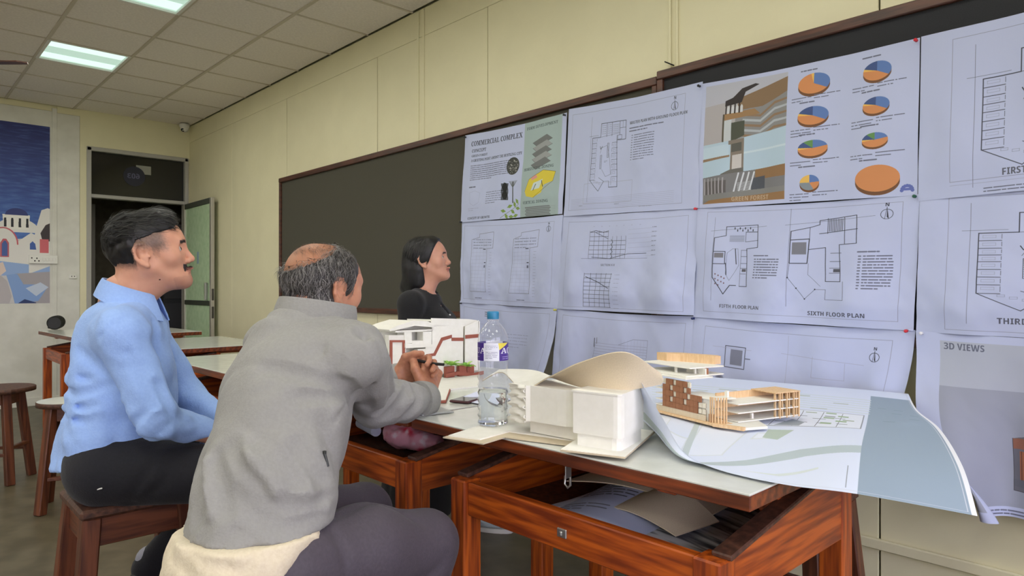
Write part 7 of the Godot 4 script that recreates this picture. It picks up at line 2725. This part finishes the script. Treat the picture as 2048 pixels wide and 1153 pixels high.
func woman_in_black() -> void:
	var o := Vector3(5.945, 0, .775)
	var f := Vector3(.790, 0, -.613)
	var r := Vector3(.613, 0, .790)
	var J := func(a: float, y: float, b: float) -> Vector3:
		return loc(o, r, f, a, y, b)
	var t := thing("person", "woman in black long-sleeved dress standing by the posters, looking up at them", "person")
	var nb: Vector3 = J.call(0, 1.235, -.01)
	var shr: Vector3 = J.call(.165, 1.175, -.02)
	var shl: Vector3 = J.call(-.165, 1.175, -.02)
	var elr: Vector3 = J.call(.20, .92, -.03)
	var ell: Vector3 = J.call(-.20, .92, -.03)
	var wrr: Vector3 = J.call(.10, .80, .17)
	var wrl: Vector3 = J.call(-.10, .80, .17)
	var T := head_frame(J.call(0, 1.388, .022), Vector3(.72, .20, -.68), Vector3.UP)
	var s := .97
	var H := head_solid(T, s, nb, .050, true)
	var B := Solid.new()
	B.chain([J.call(0, .80, 0), J.call(0, .98, 0), J.call(0, 1.12, 0), nb], [.13, .105, .11, .05], .05, f, .8)
	B.cone(nb + Vector3(0, -.035, .0), J.call(0, 1.12, .025), .056, .060, .05)
	B.cone(shl, shr, .045, .045, .05)
	for k in 2:
		B.chain([[shr, elr, wrr], [shl, ell, wrl]][k], [.042, .036, .025], .02)
		B.chain([[J.call(.09, .80, 0), Vector3(6.06, .45, .70), Vector3(6.00, .10, .80)], [J.call(-.09, .80, 0), Vector3(6.08, .45, .58), Vector3(6.10, .10, .54)]][k], [.08, .05, .035], .03)
	var hs := Solid.new()
	add_hand(hs, wrr, f - r * .4, -r, 1.0, [.4, .5, .4], .5, .92)
	add_hand(hs, wrl, f + r * .4, r, -1.0, [.4, .5, .4], .5, .92)
	var Ti := T.affine_inverse()
	var fz := FastNoiseLite.new()
	fz.seed = 23
	fz.frequency = 30.0
	var paint := func(p: Vector3, _n: Vector3) -> Color:
		var q := Ti * p / s
		var c := lin(208, 154, 130).lerp(lin(188, 132, 108), clampf(fz.get_noise_3dv(p) * .3 + .2, 0, .5))
		if q.z > .06 and absf(q.x) > .012 and absf(q.x) < .046 and absf(q.y - .030 + absf(q.x) * .1) < .0042:
			c = lin(40, 30, 27)
		if q.z > .082 and absf(q.x) < .022 and q.y < -.0525 and q.y > -.072:
			c = c.lerp(lin(158, 78, 78), .7)
		return c
	part(t, "body", solid_mesh([[H, .0036], [hs, .006], [B, .014]], paint), skin_mat())
	add_eyes(t, T, s, Vector3(0, .2, 1))
	# hair: parted, behind the ear, falling to the shoulder
	var q := func(x: float, y: float, z: float) -> Vector3:
		return T * (Vector3(x, y, z) * s)
	var hp := []
	for k in 2:
		var S := Solid.new()
		if k == 0:
			S.cone(q.call(0, .050, -.036), q.call(0, .054, .022), .088 * s, .081 * s, .02)
			S.ball(q.call(0, .030, -.018), .093 * s, .03, T.basis.x, .92)
			S.planes = [[q.call(0, .05, .048), T.basis * Vector3(0, -.62, 1).normalized()], [q.call(0, -.012, .0), T.basis * Vector3(0, -1, .35).normalized()]]
		else:
			S.chain([q.call(0, .04, -.055), q.call(0, -.03, -.066), q.call(0, -.09, -.085), nb + Vector3(0, .02, 0) - f * .085], [.078 * s, .074 * s, .062 * s, .036 * s], .04, T.basis.x, 1.0)
			S.planes = [[q.call(0, .0, -.020), T.basis * Vector3(0, -.10, 1).normalized()]]
		S.grain = FastNoiseLite.new()
		S.grain.seed = 35
		S.grain.frequency = 22.0
		S.grain_amp = .002
		hp.append([S, .005])
	var ink_hair := func(p: Vector3, _n: Vector3) -> Color:
		return lin(13, 12, 14).lerp(lin(24, 22, 24), clampf(fz.get_noise_3dv(p * Vector3(6, 1, 6)) + .3, 0, 1))
	var hair := part(t, "hair", solid_mesh(hp, ink_hair), hair_mat())
	var pk := func(g: RandomNumberGenerator) -> Vector3:
		return q.call(g.randf_range(-.09, .09), g.randf_range(-.03, .14), g.randf_range(-.13, .02))
	var cb := func(_p: Vector3) -> Vector3:
		return T.basis * Vector3(0, -.8, -.5)
	part(hair, "strands", strands(hp[0][0], 900, pk, cb, .05, .0012, .002, lin(10, 9, 10), lin(28, 26, 28), 28), hair_mat())
	# dress
	var dm := cloth(Color8(14, 14, 17), Color8(20, 20, 23), 71, .9)
	var C := Solid.new()
	C.chain([J.call(0, .80, 0), J.call(0, .96, 0), J.call(0, 1.10, .0)], [.175, .135, .135], .05, f, .82)
	C.cone(J.call(-.07, 1.065, .075), J.call(.07, 1.065, .075), .082, .082, .05)
	C.cone(shl, shr, .055, .055, .05)
	C.cone(J.call(0, 1.15, -.02), nb + Vector3(0, -.02, -.015), .09, .060, .05)
	for e in [shl, shr]:
		C.cone(nb + Vector3(0, -.02, -.01), e, .046, .050, .04)
	C.chain([shr, elr, wrr], [.060, .048, .036], .03)
	C.chain([shl, ell, wrl], [.060, .048, .036], .03)
	C.chain([J.call(0, .80, 0), J.call(0, .45, -.03), J.call(-.01, .16, -.04)], [.180, .215, .245], .05, f, .75)
	# round neckline with a keyhole below it
	C.ball(nb + Vector3(0, .048, 0) + f * .028, .078, .004, Vector3.ZERO, 1.0, 1)
	C.cone(C.snap(J.call(0.02, 1.188, .13)), C.snap(J.call(0.02, 1.150, .16)), .015, .009, .004, Vector3.ZERO, 1.0, 1)
	for k in 9:
		var a := TAU * k / 9.0
		C.crease([J.call(sin(a) * .18, .75, cos(a) * .15), J.call(sin(a) * .25, .15, cos(a) * .21 - .04)], .03, .018)
	C.planes = [[Vector3(0, .10, 0), Vector3.DOWN]]
	var dress := part(t, "dress", solid_mesh([[C, .010]]), dm)
	var st := new_st()
	lathe(st, [Vector2(.0001, .005), Vector2(.004, .003), Vector2(.005, 0), Vector2(.004, -.003), Vector2(.0001, -.005)], 10)
	part(dress, "button", done(st), M.white_plastic, C.snap(J.call(0.02, 1.138, .17)))
	# pale sneakers
	var a0 := Vector3(6.00, .10, .80)
	var a1 := Vector3(6.09, .10, .545)
	var sm := plain(Color8(196, 208, 214), .7)
	for e in [[a0, Vector3(.80, 0, -.55)], [a1, Vector3(.86, 0, -.5)]]:
		var K := Solid.new()
		add_shoe(K, e[0], e[1], .012, .92)
		part(t, "shoe", solid_mesh([[K, .007]]), sm)
		shoe_sole(t, e[0], e[1], 0.0, M.white_plastic, .92)
